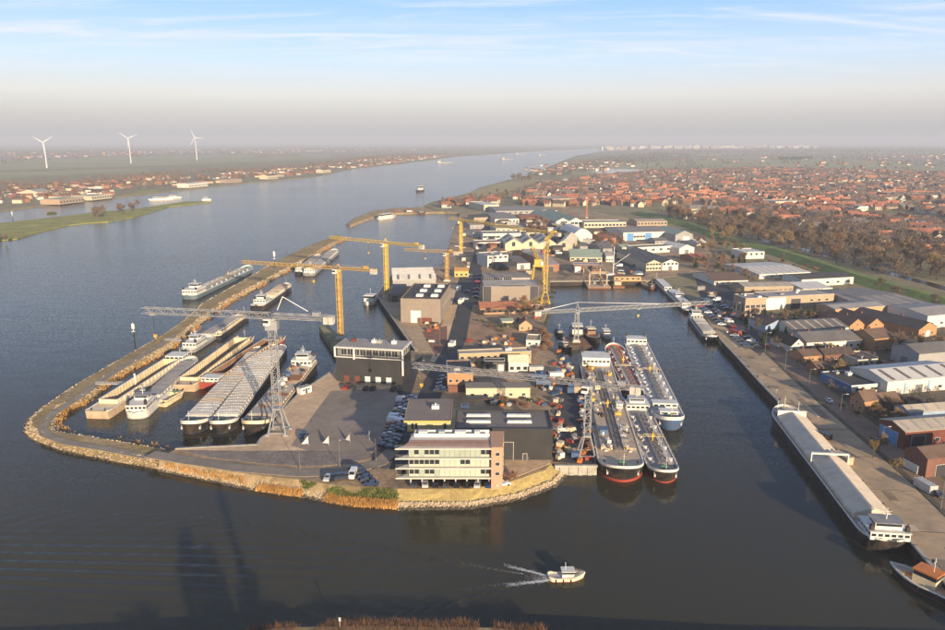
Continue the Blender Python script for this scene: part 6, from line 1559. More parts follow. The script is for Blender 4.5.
# wake foam of the launch, and flecks that paint sky glint on crests
foam = M('wake_foam_glints', (0.62, 0.62, 0.58), 0.9, 0.2, 0.8)
fm = MB(); rw = random.Random(6)
def wake_patch(x, y, s):
    z = .12 + rw.uniform(0, .10); n = 6; a0 = rw.uniform(0, 6)
    fm.add([(x + s * rw.uniform(.6, 1.2) * 1.6 * math.cos(a0 + i), y + s * rw.uniform(.5, 1) * .6 * math.sin(a0 + i), z) for i in np.linspace(0, 2 * PI, n, endpoint=False)], [list(range(n))])
for k in range(2200):
    u = rw.random() ** 1.7; xb_ = 18.6 - u * 11
    sgn = rw.choice((-1, 1)); w_ = .25 + u * 1.1
    yy = 153.5 + sgn * (.6 + u * (5.0 if sgn > 0 else 2.2)) + rw.gauss(0, w_ * .35)
    wake_patch(xb_, yy, rw.uniform(.08, .26) * (1 - u * .72))
for k in range(420):
    u = rw.random() ** 1.5; wake_patch(18.2 - u * 6, 153.5 + rw.gauss(0, .6 + u), rw.uniform(.05, .16) * (1 - u * .6))
for k in range(420):                                        # pale flecks painted for the sky's reflection on the long V's crests
    u = rw.random() ** 1.3; sgn = rw.choice((1, 1, -1)); dxk = 6 + u * 17
    yk = 153.5 + sgn * dxk * (.30 if sgn > 0 else .20) + rw.gauss(0, .15 + u * .5)
    if yk < 134.5: continue
    wake_patch(18 - dxk, yk, rw.uniform(.03, .09) * (1 - u * .6))
tag(fm.obj('wake_foam_glints', foam), kind='stuff')
# ================================================================== CRANES
def jt(px, py, z): return P(px, py, z)
b = P(279, 433); tower_crane('grey lattice hammerhead crane on the barge quay with its long jib over the dam', b, jt(143, 312, 43.5), jt(338, 317, 43.5), 43.0, 0, C_GREY, 2.2, False, 1.9, 1.9, portal=(6.0, 9), trolley=.92, hook=7, r=.125)
g1 = bpy.data.objects['tower_crane']
gm_ = MB(); d_ = Vector((*jt(338, 317, 43.5), 0)) - Vector((*b, 0)); d_.normalize()
tp_ = d_ * 4 + Vector((0, 0, 47.5))
gm_.tube(d_ * 2 + Vector((0, 0, 43)), tp_, .15, 4); gm_.tube(tp_, d_ * 12 + Vector((0, 0, 42.5)), .13, 4); gm_.obj('tie_bar', C_WHITE, g1)
MB().box(-2, 2, -1.6, 1.6, 0, 3).box(-2.2, 2.2, -1.8, 1.8, 3, 3.2).obj('machinery_house', C_GREY, g1, (0, 0, 36.5))
MB().box(-2.4, 2.4, -2.4, 2.4, 0, .25).obj('platform', C_GREY, g1, (0, 0, 33.5))
b = P(341, 338); tower_crane('amber tower crane at the tip of the small jetty beside the glazed black office', b, jt(242, 262.5, 38.5), jt(365, 274, 38.5), 38.0, 1.5, C_AMB, 2.5, True, 1.4, 1.4, trolley=.25, hook=6)
b = P(387, 297); tower_crane('yellow tower crane on the river quay before the white roofed boat hall', b, jt(330, 237, 38), jt(405, 248.5, 38), 37.0, 2.2, C_YEL, 2.7, True, 1.5, 1.6, trolley=.3, hook=6)
b = P(447, 281); tower_crane('low amber tower crane at the river quay, jib level with its top', b, jt(404, 250, 23.5), 9, 23.0, 1.0, C_AMB, 2.6, True, 1.6, 1.6, trolley=.5, hook=4)
b = P(461, 253); tower_crane('far yellow quay crane with thick yellow jib towards the mole', b, jt(449, 217.5, 33), jt(492, 207, 33), 31.0, 1.2, C_YEL, 3.2, True, 2.6, 2.4, trolley=.7, hook=6)
b = P(545, 303); t_ = tower_crane('yellow lattice tower crane at the corner of the east basin', b, (b[0] + 9, b[1] + 44), 10, 41.0, 1.5, C_YEL, 2.1, False, 1.4, 1.4, portal=(5, 7), trolley=.5, hook=8, r=.14)
b = P(576, 343, 1); X_, Y_ = b
pt_ = thing('crane_pontoon', 'dark crane pontoon carrying the white lattice crane in the basin', 'pontoon', (X_, Y_, 0), R(5))
MB().prism([(-6, -9), (6, -9), (6, 8), (4.5, 10), (-4.5, 10), (-6, 8)], -.6, 1.6).obj('hull', S_BLACK, pt_); MB().box(-5.4, 5.4, -8.4, 7.4, 1.6, 1.75).obj('deck', S_RUST, pt_)
tower_crane('white lattice crane with very long level jib reaching over the basin to the wharf', b, jt(710, 302.5, 18), jt(542, 316, 18), 17.0, 3.4, C_GREY, 2.0, False, 1.6, 1.6, zbase=1.7, trolley=.45, hook=3, r=.14)
b = P(586, 456); tower_crane('pale lattice crane standing on the pier whose low jib crosses the yard', b, jt(413, 365.5, 27), jt(640, 392, 27), 26.2, 0, C_GREY, 1.9, False, 1.7, 1.5, portal=(5.0, 7), trolley=.95, hook=5, r=.11)
b = P(586.5, 218); tower_crane('slim red tower crane far behind the pale green roofed works', b, (b[0] - 34, b[1] + 12), 12, 30.0, 4.5, C_RED, 1.7, False, 1.4, 1.4, trolley=.6, hook=8, r=.17)
b = P(613, 276); pm_ = thing('derrick_mast', 'pale derrick mast standing at the end of the basin', 'mast', (*b, LZ))
MB().tube((0, 0, -.2), (0, 0, 22), .35, 6, 0, .22).obj('pole', C_WHITE, pm_); MB().tube((0, 0, 8), (11, -3, 17), .2, 5).obj('boom', C_WHITE, pm_); MB().tube((0, 0, 21.6), (11, -3, 17), .06, 4).obj('stay', S_BLACK, pm_)
# yellow portal machine below the lattice yellow tower
b = P(538, 283); pc = thing('portal_crane', 'yellow portal crane with crowded frame left of the lattice yellow tower', 'crane', (*b, LZ))
for sx in (-1, 1):
    for sy in (-1, 1): MB().tube((sx * 4.5, sy * 4, 0), (sx * 3, sy * 2.6, 12), .5, 4).cbox((sx * 4.5, sy * 4, .5), (2, 1, 1)).obj('leg', C_YEL, pc)
MB().box(-4, 4, -3.4, 3.4, 12, 13.2).box(-3, 2.4, -2.6, 2.6, 13.2, 17).obj('machinery_house', C_YEL, pc)
MB().lattice((0, 0, 16), (-4, 10, 24), 2.2, 2.0, 6, .2).obj('jib', C_YEL, pc)
MB().box(1.2, 3, -3.4, -1.6, 13.2, 15.6).obj('cab', TRIM, pc)

# wind turbines --------------------------------------------------------------
TURB = M('turbine_white', (0.52, 0.52, 0.53), 0.5, 0.03, 0.5)
def turbine(px, py, hub, blade, ang, label):
    x, y = P(px, py, 1.5); t = thing('wind_turbine', label, 'wind turbine', (x, y, 1.5))
    MB().lathe((0, 0, 0), [(2.8, -.5), (2.5, hub * .3), (2.0, hub * .65), (1.5, hub - 1.5)], 14).obj('tower', TURB, t, smooth=True)
    MB().cbox((0, 2.2, hub), (4.2, 11, 4.2)).tube((0, -3.3, hub), (0, -5.6, hub), 2.0, 12, 0, .9).obj('nacelle', TURB, t)
    for k in range(3):
        a = R(ang) + k * 2 * PI / 3; d = Vector((math.sin(a), 0, math.cos(a))); s_ = Vector((math.cos(a), 0, -math.sin(a)))
        mb = MB(); st = [(0, 1.1, .9), (.12, 2.0, .5), (.3, 1.8, .35), (.7, 1.0, .2), (1, .25, .08)]; v = []
        for f, w, th in st:
            c = Vector((0, -4.4, hub)) + d * blade * f
            for q in ((-1, -1), (1, -1), (1, 1), (-1, 1)): v.append(c + s_ * w * q[0] + Vector((0, th * q[1], 0)))
        mb.add(v, [(4*i+j, 4*i+(j+1) % 4, 4*i+4+(j+1) % 4, 4*i+4+j) for i in range(len(st) - 1) for j in range(4)] + [(16, 17, 18, 19)])
        mb.obj('blade', TURB, t)
turbine(47, 168, 94, 44, 60, 'leftmost and nearest of the three white wind turbines')
turbine(131, 163.3, 110, 48, 65, 'middle one of the three white wind turbines')
turbine(197, 160.3, 116, 50, 95, 'rightmost and farthest of the three white wind turbines')

# beacons, gangways, poles -------------------------------------------------------
X, Y = P(134.5, 341, 0); beacon(X, Y, 'white daymark post standing in the river off the dam bend', 9)
X, Y = P(13, 221, 0); beacon(X, Y, 'small white beacon in the side channel at the left edge', 12)
X, Y = P(275, 268, DZ); beacon(X, Y, 'white beacon on the dam behind the amber jib', 13, z=DZ)
for (a, b_, lb) in (((96, 384), (134, 384), 'thin gangway from the dam to the hopper barge, mooring post at its end'), ((165, 340), (191, 341), 'upper gangway between dam and white motor vessel')):
    A_, B_ = P3(*a, 2.4), P3(*b_, 2.6); t = thing('gangway', lb, 'gangway', A_)
    d = B_ - A_; w = MB(); rot = Matrix.Rotation(math.atan2(d.y, d.x), 3, 'Z')
    w.cbox(d / 2, (d.length, 1.2, .18), 0, rot); w.obj('deck', S_LGREY, t)
    rl = MB(); n_ = Vector((-d.y, d.x, 0)).normalized() * .55
    railing(rl, [n_, n_ + d], 1, 2); railing(rl, [-n_, -n_ + d], 1, 2); rl.obj('railing', S_LGREY, t)
    MB().tube(d + Vector((.6, 0, -5)), d + Vector((.6, 0, 4)), .3, 8).tube(d + Vector((.6, 0, 4)), d + Vector((.6, 0, 4.5)), .4, 8).obj('mooring_post', S_WHITE, t)
def sail(px, py, lab, rz):
    x, y = P(px, py); t = thing('shade_sail', lab, 'sail marker', (x, y, Z4), rz)
    MB().tube((0, 0, 0), (0, 0, 3.3), .08, 6).obj('pole', STEEL, t)
    MB().add([(0, -.05, 3.2), (0, -.05, .7), (-2.2, -.05, .6), (0, .05, 3.2), (0, .05, .7), (-2.2, .05, .6)], [(0,1,2), (5,4,3), (0,3,4,1), (1,4,5,2), (2,5,3,0)]).obj('sail', TRIM, t)
for i, (px_, py_) in enumerate(((308.5, 446), (329, 446), (350, 443.5), (369.5, 440.5))): sail(px_, py_, ORD[i] + ' white triangular sail from the grey crane along the yard edge', R(10 - 25 * i))
X, Y = P(304.5, 393); t = thing('site_cabin', 'white site cabin standing on the tan apron right of the cluttered barge', 'cabin', (X, Y, Z2 + .02), R(50))
MB().box(-2.6, 2.6, -1.3, 1.3, 0, 2.6).obj('wall', TRIM, t); MB().box(-2.7, 2.7, -1.4, 1.4, 2.6, 2.75).obj('roof', R_LGREY, t)
for xx in (-1.2, 1.2): link('window', opening_mesh('window', 1.0, .9), t, (xx, -1.3, 1.1))
link('door', opening_mesh('dark', .9, 2), t, (0, -1.3, .05))
X, Y = P(323, 628, 2.2); t = thing('bank_sign', 'small white sign post on the near bank at the bottom edge', 'sign', (-27.3, 132.6, 2.2))
MB().tube((0, 0, -.3), (0, 0, 2.4), .07, 6).obj('post', STEEL, t); MB().box(-.2, .2, -.05, .03, 1.7, 2.5).obj('panel', TRIM, t)
# street lamps along the wharf and the yards
lp = off(wharf_w, 16)
k_ = 0
for i in range(len(lp) - 1):
    a, b_ = Vector(lp[i]), Vector(lp[i+1]); n = int((b_ - a).length / 24)
    for k in range(n):
        q = a.lerp(b_, (k + .5) / n); d = b_ - a
        if to_px(q.x, q.y, LZ)[1] > 628: continue
        lamp_post(q.x, q.y, 'grey street lamp on the verge of the wharf road, ' + ORD[k_ % 20] + ' from the near end', 9, math.atan2(d.y, d.x) - PI/2, 'street lamps along the wharf'); k_ += 1
for k, (px_, py_) in enumerate(((300, 470), (340, 468), (376, 462), (420, 380), (440, 345), (455, 318), (469, 268))):
    x, y = P(px_, py_); lamp_post(x, y, 'grey street lamp on the shipyard road, ' + ORD[k] + ' coming from the riverside', 8, random.uniform(0, 6), 'street lamps in the shipyard')

# ================================================================== CARS
rc = random.Random(17)
CW = ['black', 'dark grey', 'silver', 'dark grey', 'dark blue', 'dark grey', 'black', 'red', 'black', 'white', 'dark blue']
def car_row(a, b_, n, ang, phrase, group, skip=0.12, parts=True, van_p=.06):
    A_, B_ = Vector(P(*a)), Vector(P(*b_)); d = B_ - A_; base = math.atan2(d.y, d.x); j = 0
    for k in range(n):
        if rc.random() < skip: continue
        q = A_.lerp(B_, k / max(1, n - 1)); c_ = rc.choice(CW); v = rc.random() < van_p
        if v: c_ = 'white'
        car(q.x, q.y, base + R(ang) + rc.choice((0, PI)) + rc.gauss(0, .03), c_, '%s %s, %s %s' % (c_, 'van' if v else 'car', ORD[j % 20], phrase), group, v, parts=parts); j += 1
car_row((384, 447), (405, 397), 17, 78, 'from the near end of the row beside the yard', 'cars in the row beside the yard', .05)
car_row((391, 449), (412, 399), 17, 78, 'from the near end of the row nearest the office', 'cars in the row nearest the office', .3)
car_row((328, 480), (353, 477), 6, 70, 'from the left in the bay above the grassy bank', 'cars above the grassy bank', .0)
car_row((356, 470), (371, 486), 6, 60, 'from the top of the slanted bay left of the office', 'cars slanted left of the office', .0)
car_row((415, 486), (488, 486.5), 8, 88, 'from the left under the office on stilts', 'cars under the office', .25)
car_row((436, 400), (444, 379), 7, 78, 'from the near end of the row left of the brick block', 'cars left of the brick block', .1)
car_row((441, 402), (448, 381), 5, 78, 'in the second row left of the brick block', 'cars left of the brick block', .3)
car_row((346, 389), (400, 391), 9, 88, 'from the left at the foot of the black office', 'cars at the black office', .35)
car_row((465, 300), (470, 276), 8, 85, 'from the near end on the main street', 'cars on the main street', .2)
car_row((475, 298), (479, 276), 7, 85, 'parked on the right side of the main street', 'cars on the main street', .3)
car_row((622, 274), (616, 256), 9, 85, 'from the wharf on the basin side street', 'cars on the basin side street', .25, parts=False)
car_row((640, 275), (628, 254), 9, 85, 'on the far kerb of the basin side street', 'cars on the basin side street', .3, parts=False)
X, Y = P(303.5, 437); car(X, Y, R(70), 'blue', 'lone blue car parked on the apron behind the grey crane legs', None) if False else tag(car(X, Y, R(70), 'dark blue', 'lone dark blue car on the apron right of the grey crane legs', 'lone cars'), group='lone cars')
X, Y = P(535, 459); tag(car(X, Y, R(4), 'silver', 'silver car parked at the foot of the black workshop', 'lone cars'), group='lone cars')
X, Y = P(503, 486); tag(car(X, Y, R(20), 'white', 'white car at the right foot of the office', 'lone cars'), group='lone cars')
# along the wharf road
wl_, wr_ = off(wharf_w, 19), off(wharf_w, 27.5)
def along(line, y0, y1):
    out = []
    for i in range(len(line) - 1):
        a, b_ = Vector(line[i]), Vector(line[i+1]); n = max(1, int((b_ - a).length))
        for k in range(n):
            q = a.lerp(b_, k / n)
            if y0 <= q.y <= y1: out.append((q, math.atan2((b_ - a).y, (b_ - a).x)))
    return out
for line, y0, y1, step, ph, sk, perp in ((wl_, 150, 480, 19, 'driving lane of the wharf road', .35, 0),):
    pts = along(line, y0, y1); j = 0
    for q, a in pts[::step]:
        if rc.random() < sk: continue
        c_ = rc.choice(CW); v = rc.random() < .1; c_ = 'white' if v else c_
        if any(abs((q.x - f[0]) * math.cos(f[2]) + (q.y - f[1]) * math.sin(f[2])) < f[3]/2 + 2.5 and abs(-(q.x - f[0]) * math.sin(f[2]) + (q.y - f[1]) * math.cos(f[2])) < f[4]/2 + 2.5 for f in FOOT): continue
        car(q.x, q.y, a + perp + rc.gauss(0, .04), c_, '%s %s, %s from the near end in the %s' % (c_, 'van' if v else 'car', ORD[j] if j < 20 else 'far', ph), 'cars: ' + ph, v); j += 1
car_row((696, 303), (752, 352), 20, 80, 'from the far end of the first dense row behind the wharf', 'cars in the first dense row behind the wharf', .1)
car_row((704, 301), (758, 348), 20, 80, 'from the far end of the second dense row behind the wharf', 'cars in the second dense row behind the wharf', .15)
car_row((712, 297), (741, 322), 12, 80, 'from the far end of the third row behind the wharf', 'cars in the third row behind the wharf', .2)
X, Y = P(823.5, 439); tag(car(X, Y, R(120), 'black', 'black van on the wharf beside the bow of the empty barge', 'lone cars', True), group='lone cars')

# ================================================================== CLUTTER of the outfitting yard and works
def free(x, y, m=1.0):
    return not any(abs((x - f[0]) * math.cos(f[2]) + (y - f[1]) * math.sin(f[2])) < f[3]/2 + m and abs(-(x - f[0]) * math.sin(f[2]) + (y - f[1]) * math.cos(f[2])) < f[4]/2 + m for f in FOOT)
FOOT += [(P(450, 480)[0], P(450, 480)[1] + 6, 0, 34, 15), (P(430, 452)[0], 236, 0, 16, 22), (P(370, 382)[0], P(370, 382)[1] + 7, R(-6), 34, 16)]
CONT = [S_BLUE, S_WHITE, S_RED, S_GREY, S_LGREY, S_GREEN, S_BUFF]
CN = ['blue', 'white', 'red', 'grey', 'pale grey', 'green', 'buff']
cont_me = {}
def container(x, y, rz, ci, label, group, L=6.0):
    t = thing('shipping_container', label, 'container', (x, y, LZ + .14), rz, group)
    if (ci, L) not in cont_me:
        b_ = MB().box(-L/2, L/2, -1.2, 1.2, 0, 2.5)
        for k in range(int(L / .6)):
            for sg in (-1, 1): b_.box(-L/2 + .3 + .6*k, -L/2 + .55 + .6*k, sg * 1.2 - (.0 if sg > 0 else .06), sg * 1.2 + (.06 if sg > 0 else 0), .15, 2.35)
        fr_m = MB()
        for sx in (-1, 1):
            for sy in (-1, 1): fr_m.box(sx * (L/2 - .05) - .1, sx * (L/2 - .05) + .1, sy * 1.22 - .1, sy * 1.22 + .1, -.02, 2.6)
        cont_me[(ci, L)] = (b_.mesh('body', [CONT[ci]]), fr_m.mesh('corner_posts', [CONT[ci]]), MB().box(-.05, .02, -1.05, 1.05, .15, 2.35).box(-.10, -.05, -.05, .05, .1, 2.4).mesh('door', [CONT[ci]]))
    a, f_, d_2 = cont_me[(ci, L)]
    link('body', a, t); link('corner_posts', f_, t); link('door', d_2, t, (-L/2 - .02, 0, 0))
def crate(x, y, rz, m, s, label, group, kind):
    if kind == 0:
        t = thing('steel_section', label, 'ship part', (x, y, LZ + .14), rz, group)
        MB().box(-s*1.5, s*1.5, -s, s, 0, .25 * s).obj('base_plate', m, t)
        w_ = MB()
        for k in range(5): w_.box(-s*1.4 + k * s*.7 - .08, -s*1.4 + k * s*.7 + .08, -s * .9, s * .9, .25 * s, s * 1.1)
        w_.obj('rib', m, t); t.children[-1]['kind'] = 'stuff'
    elif kind == 1:
        t = thing('pipe_stack', label, 'pipes', (x, y, LZ + .14), rz, group)
        me = MB().tube((-2.4 * s, 0, 0), (2.4 * s, 0, 0), .26, 7).mesh('pipe', [m])
        for k, (py_, pz_) in enumerate(((-.52, .26), (0, .26), (.52, .26), (-.26, .72), (.26, .72))): link('pipe', me, t, (0, py_, pz_))
    else:
        t = thing('crate', label, 'crate', (x, y, LZ + .14), rz, group)
        MB().box(-s, s, -s * .8, s * .8, .1, 1.5 * s).obj('box', m, t)
        MB().box(-s * 1.05, s * 1.05, -s * .85, s * .85, 1.5 * s, 1.5 * s + .1).obj('lid', m, t)
        MB().box(-s, s, -s * .7, -s * .5, -.05, .1).box(-s, s, s * .5, s * .7, -.05, .1).obj('skid', S_RUST, t)
ry = random.Random(31)
mats_c = [S_RUST, S_WHITE, S_BUFF, S_RED, S_GREY, S_ORANGE, S_CREAM, S_BLUE]
mn_c = ['rusty', 'white', 'buff', 'red', 'grey', 'orange', 'cream', 'blue']
def clutter(poly, n, where, group, smin=.5, smax=1.2):
    pw = pxpoly(poly); xs = [p[0] for p in pw]; ys = [p[1] for p in pw]; c = 0; tries = 0
    while c < n and tries < n * 30:
        tries += 1
        x, y = ry.uniform(min(xs), max(xs)), ry.uniform(min(ys), max(ys))
        if not in_poly(x, y, pw) or not free(x, y): continue
        k = ry.choice((0, 1, 2, 2)); i = ry.randrange(8)
        crate(x, y, ry.uniform(0, 3), mats_c[i], ry.uniform(smin, smax), mn_c[i] + ' ' + ('ship section', 'pipe stack', 'crate')[k] + ' among the clutter ' + where, group + ' ' + mn_c[i] + ' ' + str(('sections', 'pipes', 'crates')[k]), k); c += 1
clutter([(553,462),(555,400),(560,400),(562,462)], 34, 'along the right wall of the black workshop', 'workshop wall clutter')
clutter([(580,388),(590,398),(594,460),(583,460)], 40, 'on the pier edge by the buff tanker', 'pier edge clutter')
clutter([(560,430),(584,430),(584,463),(560,463)], 12, 'at the near end of the outfitting yard', 'near yard clutter')
clutter([(532,384),(560,352),(580,378),(556,398)], 34, 'under the low lattice jib', 'jib clutter')
clutter([(470,408),(550,406),(548,400),(480,400)], 16, 'behind the black workshop', 'workshop back clutter', .4, .8)
clutter([(484,260),(560,256),(560,246),(490,250)], 34, 'between the northern halls', 'northern clutter', 1, 1.8)
clutter([(530,300),(545,300),(545,318),(535,322)], 10, 'at the foot of the yellow lattice tower', 'tower foot clutter', .7, 1.3)
clutter([(462,330),(520,338),(530,350),(462,352)], 18, 'over the waste ground', 'waste ground clutter', .5, 1.1)
clutter([(396,300),(430,345),(444,330),(400,296)], 10, 'on the river quay below the brown panel hall', 'river quay clutter', .6, 1.1)
clutter([(452,268),(470,272),(480,232),(462,228)], 22, 'along the river quay at the amber crane', 'amber crane clutter', 1, 1.8)
clutter([(556,250),(612,262),(615,240),(570,244)], 22, 'between round roofed hall and brick red row', 'round hall clutter', 1, 1.7)
clutter([(600,278),(640,277),(640,272),(600,272)], 10, 'along the basin end', 'basin end clutter', .8, 1.5)
clutter([(700,300),(745,345),(760,340),(720,292)], 16, 'beside the parked cars behind the wharf', 'wharf clutter')
for i, (px_, py_, rz, ci) in enumerate(((539, 380, 0, 0), (543, 386, 5, 0), (536, 372, 3, 4), (571, 392, 80, 0), (556, 378, 10, 1), (577, 391, 85, 6), (452, 347, 80, 1), (459, 290, 85, 1), (461, 303, 80, 1), (530, 274, 0, 6), (610, 277, 0, 1), (700, 305, 120, 0), (708, 303, 110, 1), (735, 335, 120, 2), (842, 462, 110, 6), (913, 470, 100, 1), (925, 490, 100, 4), (760, 310, 0, 0), (700, 290, 20, 3), (712, 296, 20, 6))):
    x, y = P(px_, py_); container(x, y, R(rz), ci, CN[ci] + ' shipping container ' + ['under the low lattice jib, topmost', 'below the topmost blue one at the jib', 'beside the cream house', 'at the head of the outfitting yard', 'by the scrub slope of the basin', 'on the pier behind the buff tanker', 'on the footway by the red paved square', 'beside the main street near the ridge hall', 'at the street corner by the mauve hall', 'next to the yellow portal crane', 'at the basin end below the derrick', 'behind the accommodation vessel', 'just right of the blue one behind the wharf', 'in the car park behind the wharf', 'on the verge of the wharf road', 'before the red brick works', 'nearest the camera at the right edge', 'left of the brick and glass office', 'at the bend by the white gabled barn', 'below the white gabled barn'][i], 'shipping containers')

rz_ = random.Random(12); n_sh = 0
small = [(R_GREY, W_GREY, 'grey'), (R_RED, W_BRICK, 'red'), (R_WHITE, W_WHITE, 'white'), (R_BROWN, W_CREAM, 'brown'), (R_DARK, W_DARK, 'dark')]
yardp = pxpoly([(478,262),(552,262),(606,276),(612,246),(560,222),(500,222),(474,240)])
for _ in range(900):
    if n_sh > 30: break
    x, y = rz_.uniform(0, 150), rz_.uniform(480, 900)
    if not in_poly(x, y, yardp) or not free(x, y, 7): continue
    px_, py_ = to_px(x, y, LZ); rm_, wm_, cn_ = rz_.choice(small); w_ = rz_.uniform(5, 11)
    hall('small_shed', cn_ + ' roofed small shed packed between the northern halls', (px_ - w_ / 2, py_), (px_ + w_ / 2, py_ + rz_.uniform(-.3, .3)), 0, depth=rz_.uniform(6, 12), height=rz_.uniform(3, 6), roof=rz_.choice(('gx', 'flat', 'mono')), rise=1.5, wall=wm_, roofm=rm_, front=[('win', 3, 1, 1.2, 1.3)], cat='shed', group=cn_ + ' sheds between the northern halls'); n_sh += 1
# wharf furniture: bollards on the coping, repair patches in the paving
bo_ = MB().tube((0, 0, 0), (0, 0, .5), .24, 8).tube((0, 0, .5), (0, 0, .72), .38, 8).mesh('bollard', [S_BLACK])
for q, a in along(off(wharf_w, 1.2), 140, 330)[::14]:
    if to_px(q.x, q.y, LZ)[0] > 950: continue
    tag(link('bollard', bo_, None, (q.x, q.y, LZ + .05)), 'black iron mooring bollard on the edge of the wharf', 'bollard', 'bollards along the wharf edge')
pm2_ = [M('patch_dark', (0.22, 0.17, 0.12), 0.9, 0.2, 0.3), M('patch_pale', (0.46, 0.36, 0.25), 0.9, 0.15, 0.3), M('patch_brown', (0.24, 0.17, 0.11), 0.9, 0.2, 0.3)]
wl2 = along(off(wharf_w, 8), 145, 400)
for k in range(24):
    q, a = rz_.choice(wl2); d = Vector((math.cos(a), math.sin(a))); n_ = Vector((-d.y, d.x)); q = q + n_ * rz_.uniform(-5, 5); l_, w_ = rz_.uniform(1.5, 9), rz_.uniform(.5, 1.8)
    sheet('wharf_patch', [tuple(q + d * l_ + n_ * w_), tuple(q - d * l_ + n_ * w_), tuple(q - d * l_ - n_ * w_), tuple(q + d * l_ - n_ * w_)], Z1 + .035 + .002 * k, rz_.choice(pm2_), .1)
for k, (q, a) in enumerate(wl2[::23]):
    d = Vector((math.cos(a), math.sin(a))); n_ = Vector((-d.y, d.x))
    sheet('paving_joint', [tuple(q + n_ * 6.6 + d * .12), tuple(q + n_ * 6.6 - d * .12), tuple(q - n_ * 6.6 - d * .12), tuple(q - n_ * 6.6 + d * .12)], Z1 + .14 + .001 * k, pm2_[0], .1)

# ================================================================== VEGETATION
KW = {'brown': 'brown bare tree', 'rust': 'rust coloured bare tree', 'grey': 'grey brown bare tree', 'tan': 'tan drooping tree'}
def scatter(poly, n, gap, kinds, smin, smax, label, group, z=LZ, cap=None, px=True, avoid=True):
    pw = pxpoly(poly, z) if px else poly; xs = [p[0] for p in pw]; ys = [p[1] for p in pw]; pts = []; tries = 0
    while len(pts) < n and tries < n * 25:
        tries += 1
        x, y = random.uniform(min(xs), max(xs)), random.uniform(min(ys), max(ys))
        if not in_poly(x, y, pw) or (avoid and not free(x, y, 2.2)): continue
        if any((x - a) ** 2 + (y - b_) ** 2 < gap * gap for a, b_ in pts): continue
        pts.append((x, y))
    for x, y in pts:
        kd = random.choice(kinds)
        if label and '%s' in label: tree(kd, x, y, random.uniform(smin, smax), label % KW[kd], group % KW[kd], z)
        else: tree(kd, x, y, random.uniform(smin, smax), label, group, z)
    return pts
belt = scatter([(655,214),(720,217),(800,229),(880,249),(950,268),(985,285),(905,283),(845,267),(790,253),(740,240),(690,225)], 118, 10, ['brown', 'brown', 'rust', 'grey', 'tan'], .75, 1.75, '%s in the broad belt behind the green dyke', '%s in the belt behind the dyke')
scatter([(711,246),(733,245),(735,238),(712,239)], 12, 6, ['poplar'], .75, 1.0, 'tall tan poplar in the clump at the near end of the green dyke', 'poplars at the dyke')
scatter([(525,235),(549,234),(548,224),(526,224)], 12, 7, ['rust'], .8, 1.1, 'rust coloured bare tree among the northern halls', 'rust trees among the halls')
scatter([(514,330),(540,327),(541,309),(516,308)], 6, 6, ['rust', 'tan', 'rustbush'], .6, .9, 'rusty tree beside the gabled cottage', 'trees by the gabled cottage', avoid=False)
scatter([(541,352),(553,350),(547,332),(541,326)], 9, 4, ['rustbush'], .6, .9, 'orange brown scrub bush on the basin slope', 'scrub on the basin slope')
scatter([(482,402),(530,402),(528,408),(486,408)], 10, 4, ['bush', 'rustbush'], .4, .65, 'scrubby bush between yellow wall and black workshop', 'bushes behind the workshop')
scatter([(480,322),(512,330),(505,336),(482,326)], 6, 5, ['bush', 'rustbush'], .5, .8, 'dark shrub on the waste ground below the red roofed row', 'shrubs on the waste ground')
scatter([(545,288),(550,300),(556,301),(551,284)], 3, 4, ['bush'], .5, .7, 'small bush at the corner of the east basin', 'bushes at the basin')
scatter([(690,258),(742,262),(760,275),(745,282),(712,272),(690,268)], 22, 7, ['brown', 'grey', 'evergreen', 'rust'], .55, .9, 'garden tree between white barn and white gabled barn', 'garden trees by the barns')
scatter([(690,240),(745,248),(745,258),(694,252)], 16, 8, ['brown', 'tan', 'rust', 'evergreen'], .6, .95, 'bare tree around the white farm villa', 'trees around the villa')
scatter([(768,255),(945,312),(945,318),(860,290),(770,263)], 14, 8, ['rustbush', 'grey'], .5, .9, 'low tree along the near foot of the green dyke', 'trees at the foot of the dyke')
scatter([(760,320),(790,322),(790,350),(770,345)], 9, 6, ['evergreen', 'bush', 'brown'], .5, .8, 'small garden tree before the panelled roof row', 'garden trees by the panelled row')
scatter([(808,352),(870,350),(880,368),(830,378),(800,368)], 14, 5, ['bush', 'evergreen', 'rustbush', 'tan'], .35, .65, 'garden shrub among the low houses right of the wharf', 'garden shrubs right of the wharf')
scatter([(885,352),(945,345),(960,366),(905,368)], 12, 6, ['brown', 'evergreen', 'bush'], .5, .8, 'dark garden tree beside the blue grey shed', 'trees by the blue grey shed')
scatter([(838,405),(905,412),(930,440),(870,432)], 13, 6, ['rustbush', 'tan', 'bush', 'brown'], .4, .7, 'winter garden tree around the brick house with lit gable', 'trees around the lit gable')
scatter([(870,455),(890,480),(900,478),(880,448)], 4, 6, ['tan'], .45, .6, 'small tan tree on the verge by the lamp post', 'verge trees')
scatter([(790,328),(850,322),(848,316),(790,318)], 8, 6, ['evergreen', 'bush'], .5, .8, 'dark shrub behind the panelled roof row', 'shrubs behind the panelled row')
scatter([(600,250),(625,248),(612,236),(596,238)], 8, 7, ['rust', 'brown'], .6, .9, 'bare tree right of the white round roofed hall', 'trees by the round roofed hall')
scatter([(430,206),(470,196),(520,192),(520,203),(440,211)], 34, 9, ['rust', 'brown', 'tan'], .6, 1.1, 'bare tree on the wooded promontory of the harbour mole', 'trees on the promontory')
scatter([(510,180),(536,176),(538,181),(520,184)], 14, 14, ['brown', 'grey'], 1.2, 1.7, 'big bare tree in the riverside copse beyond the meadow', 'trees in the riverside copse')
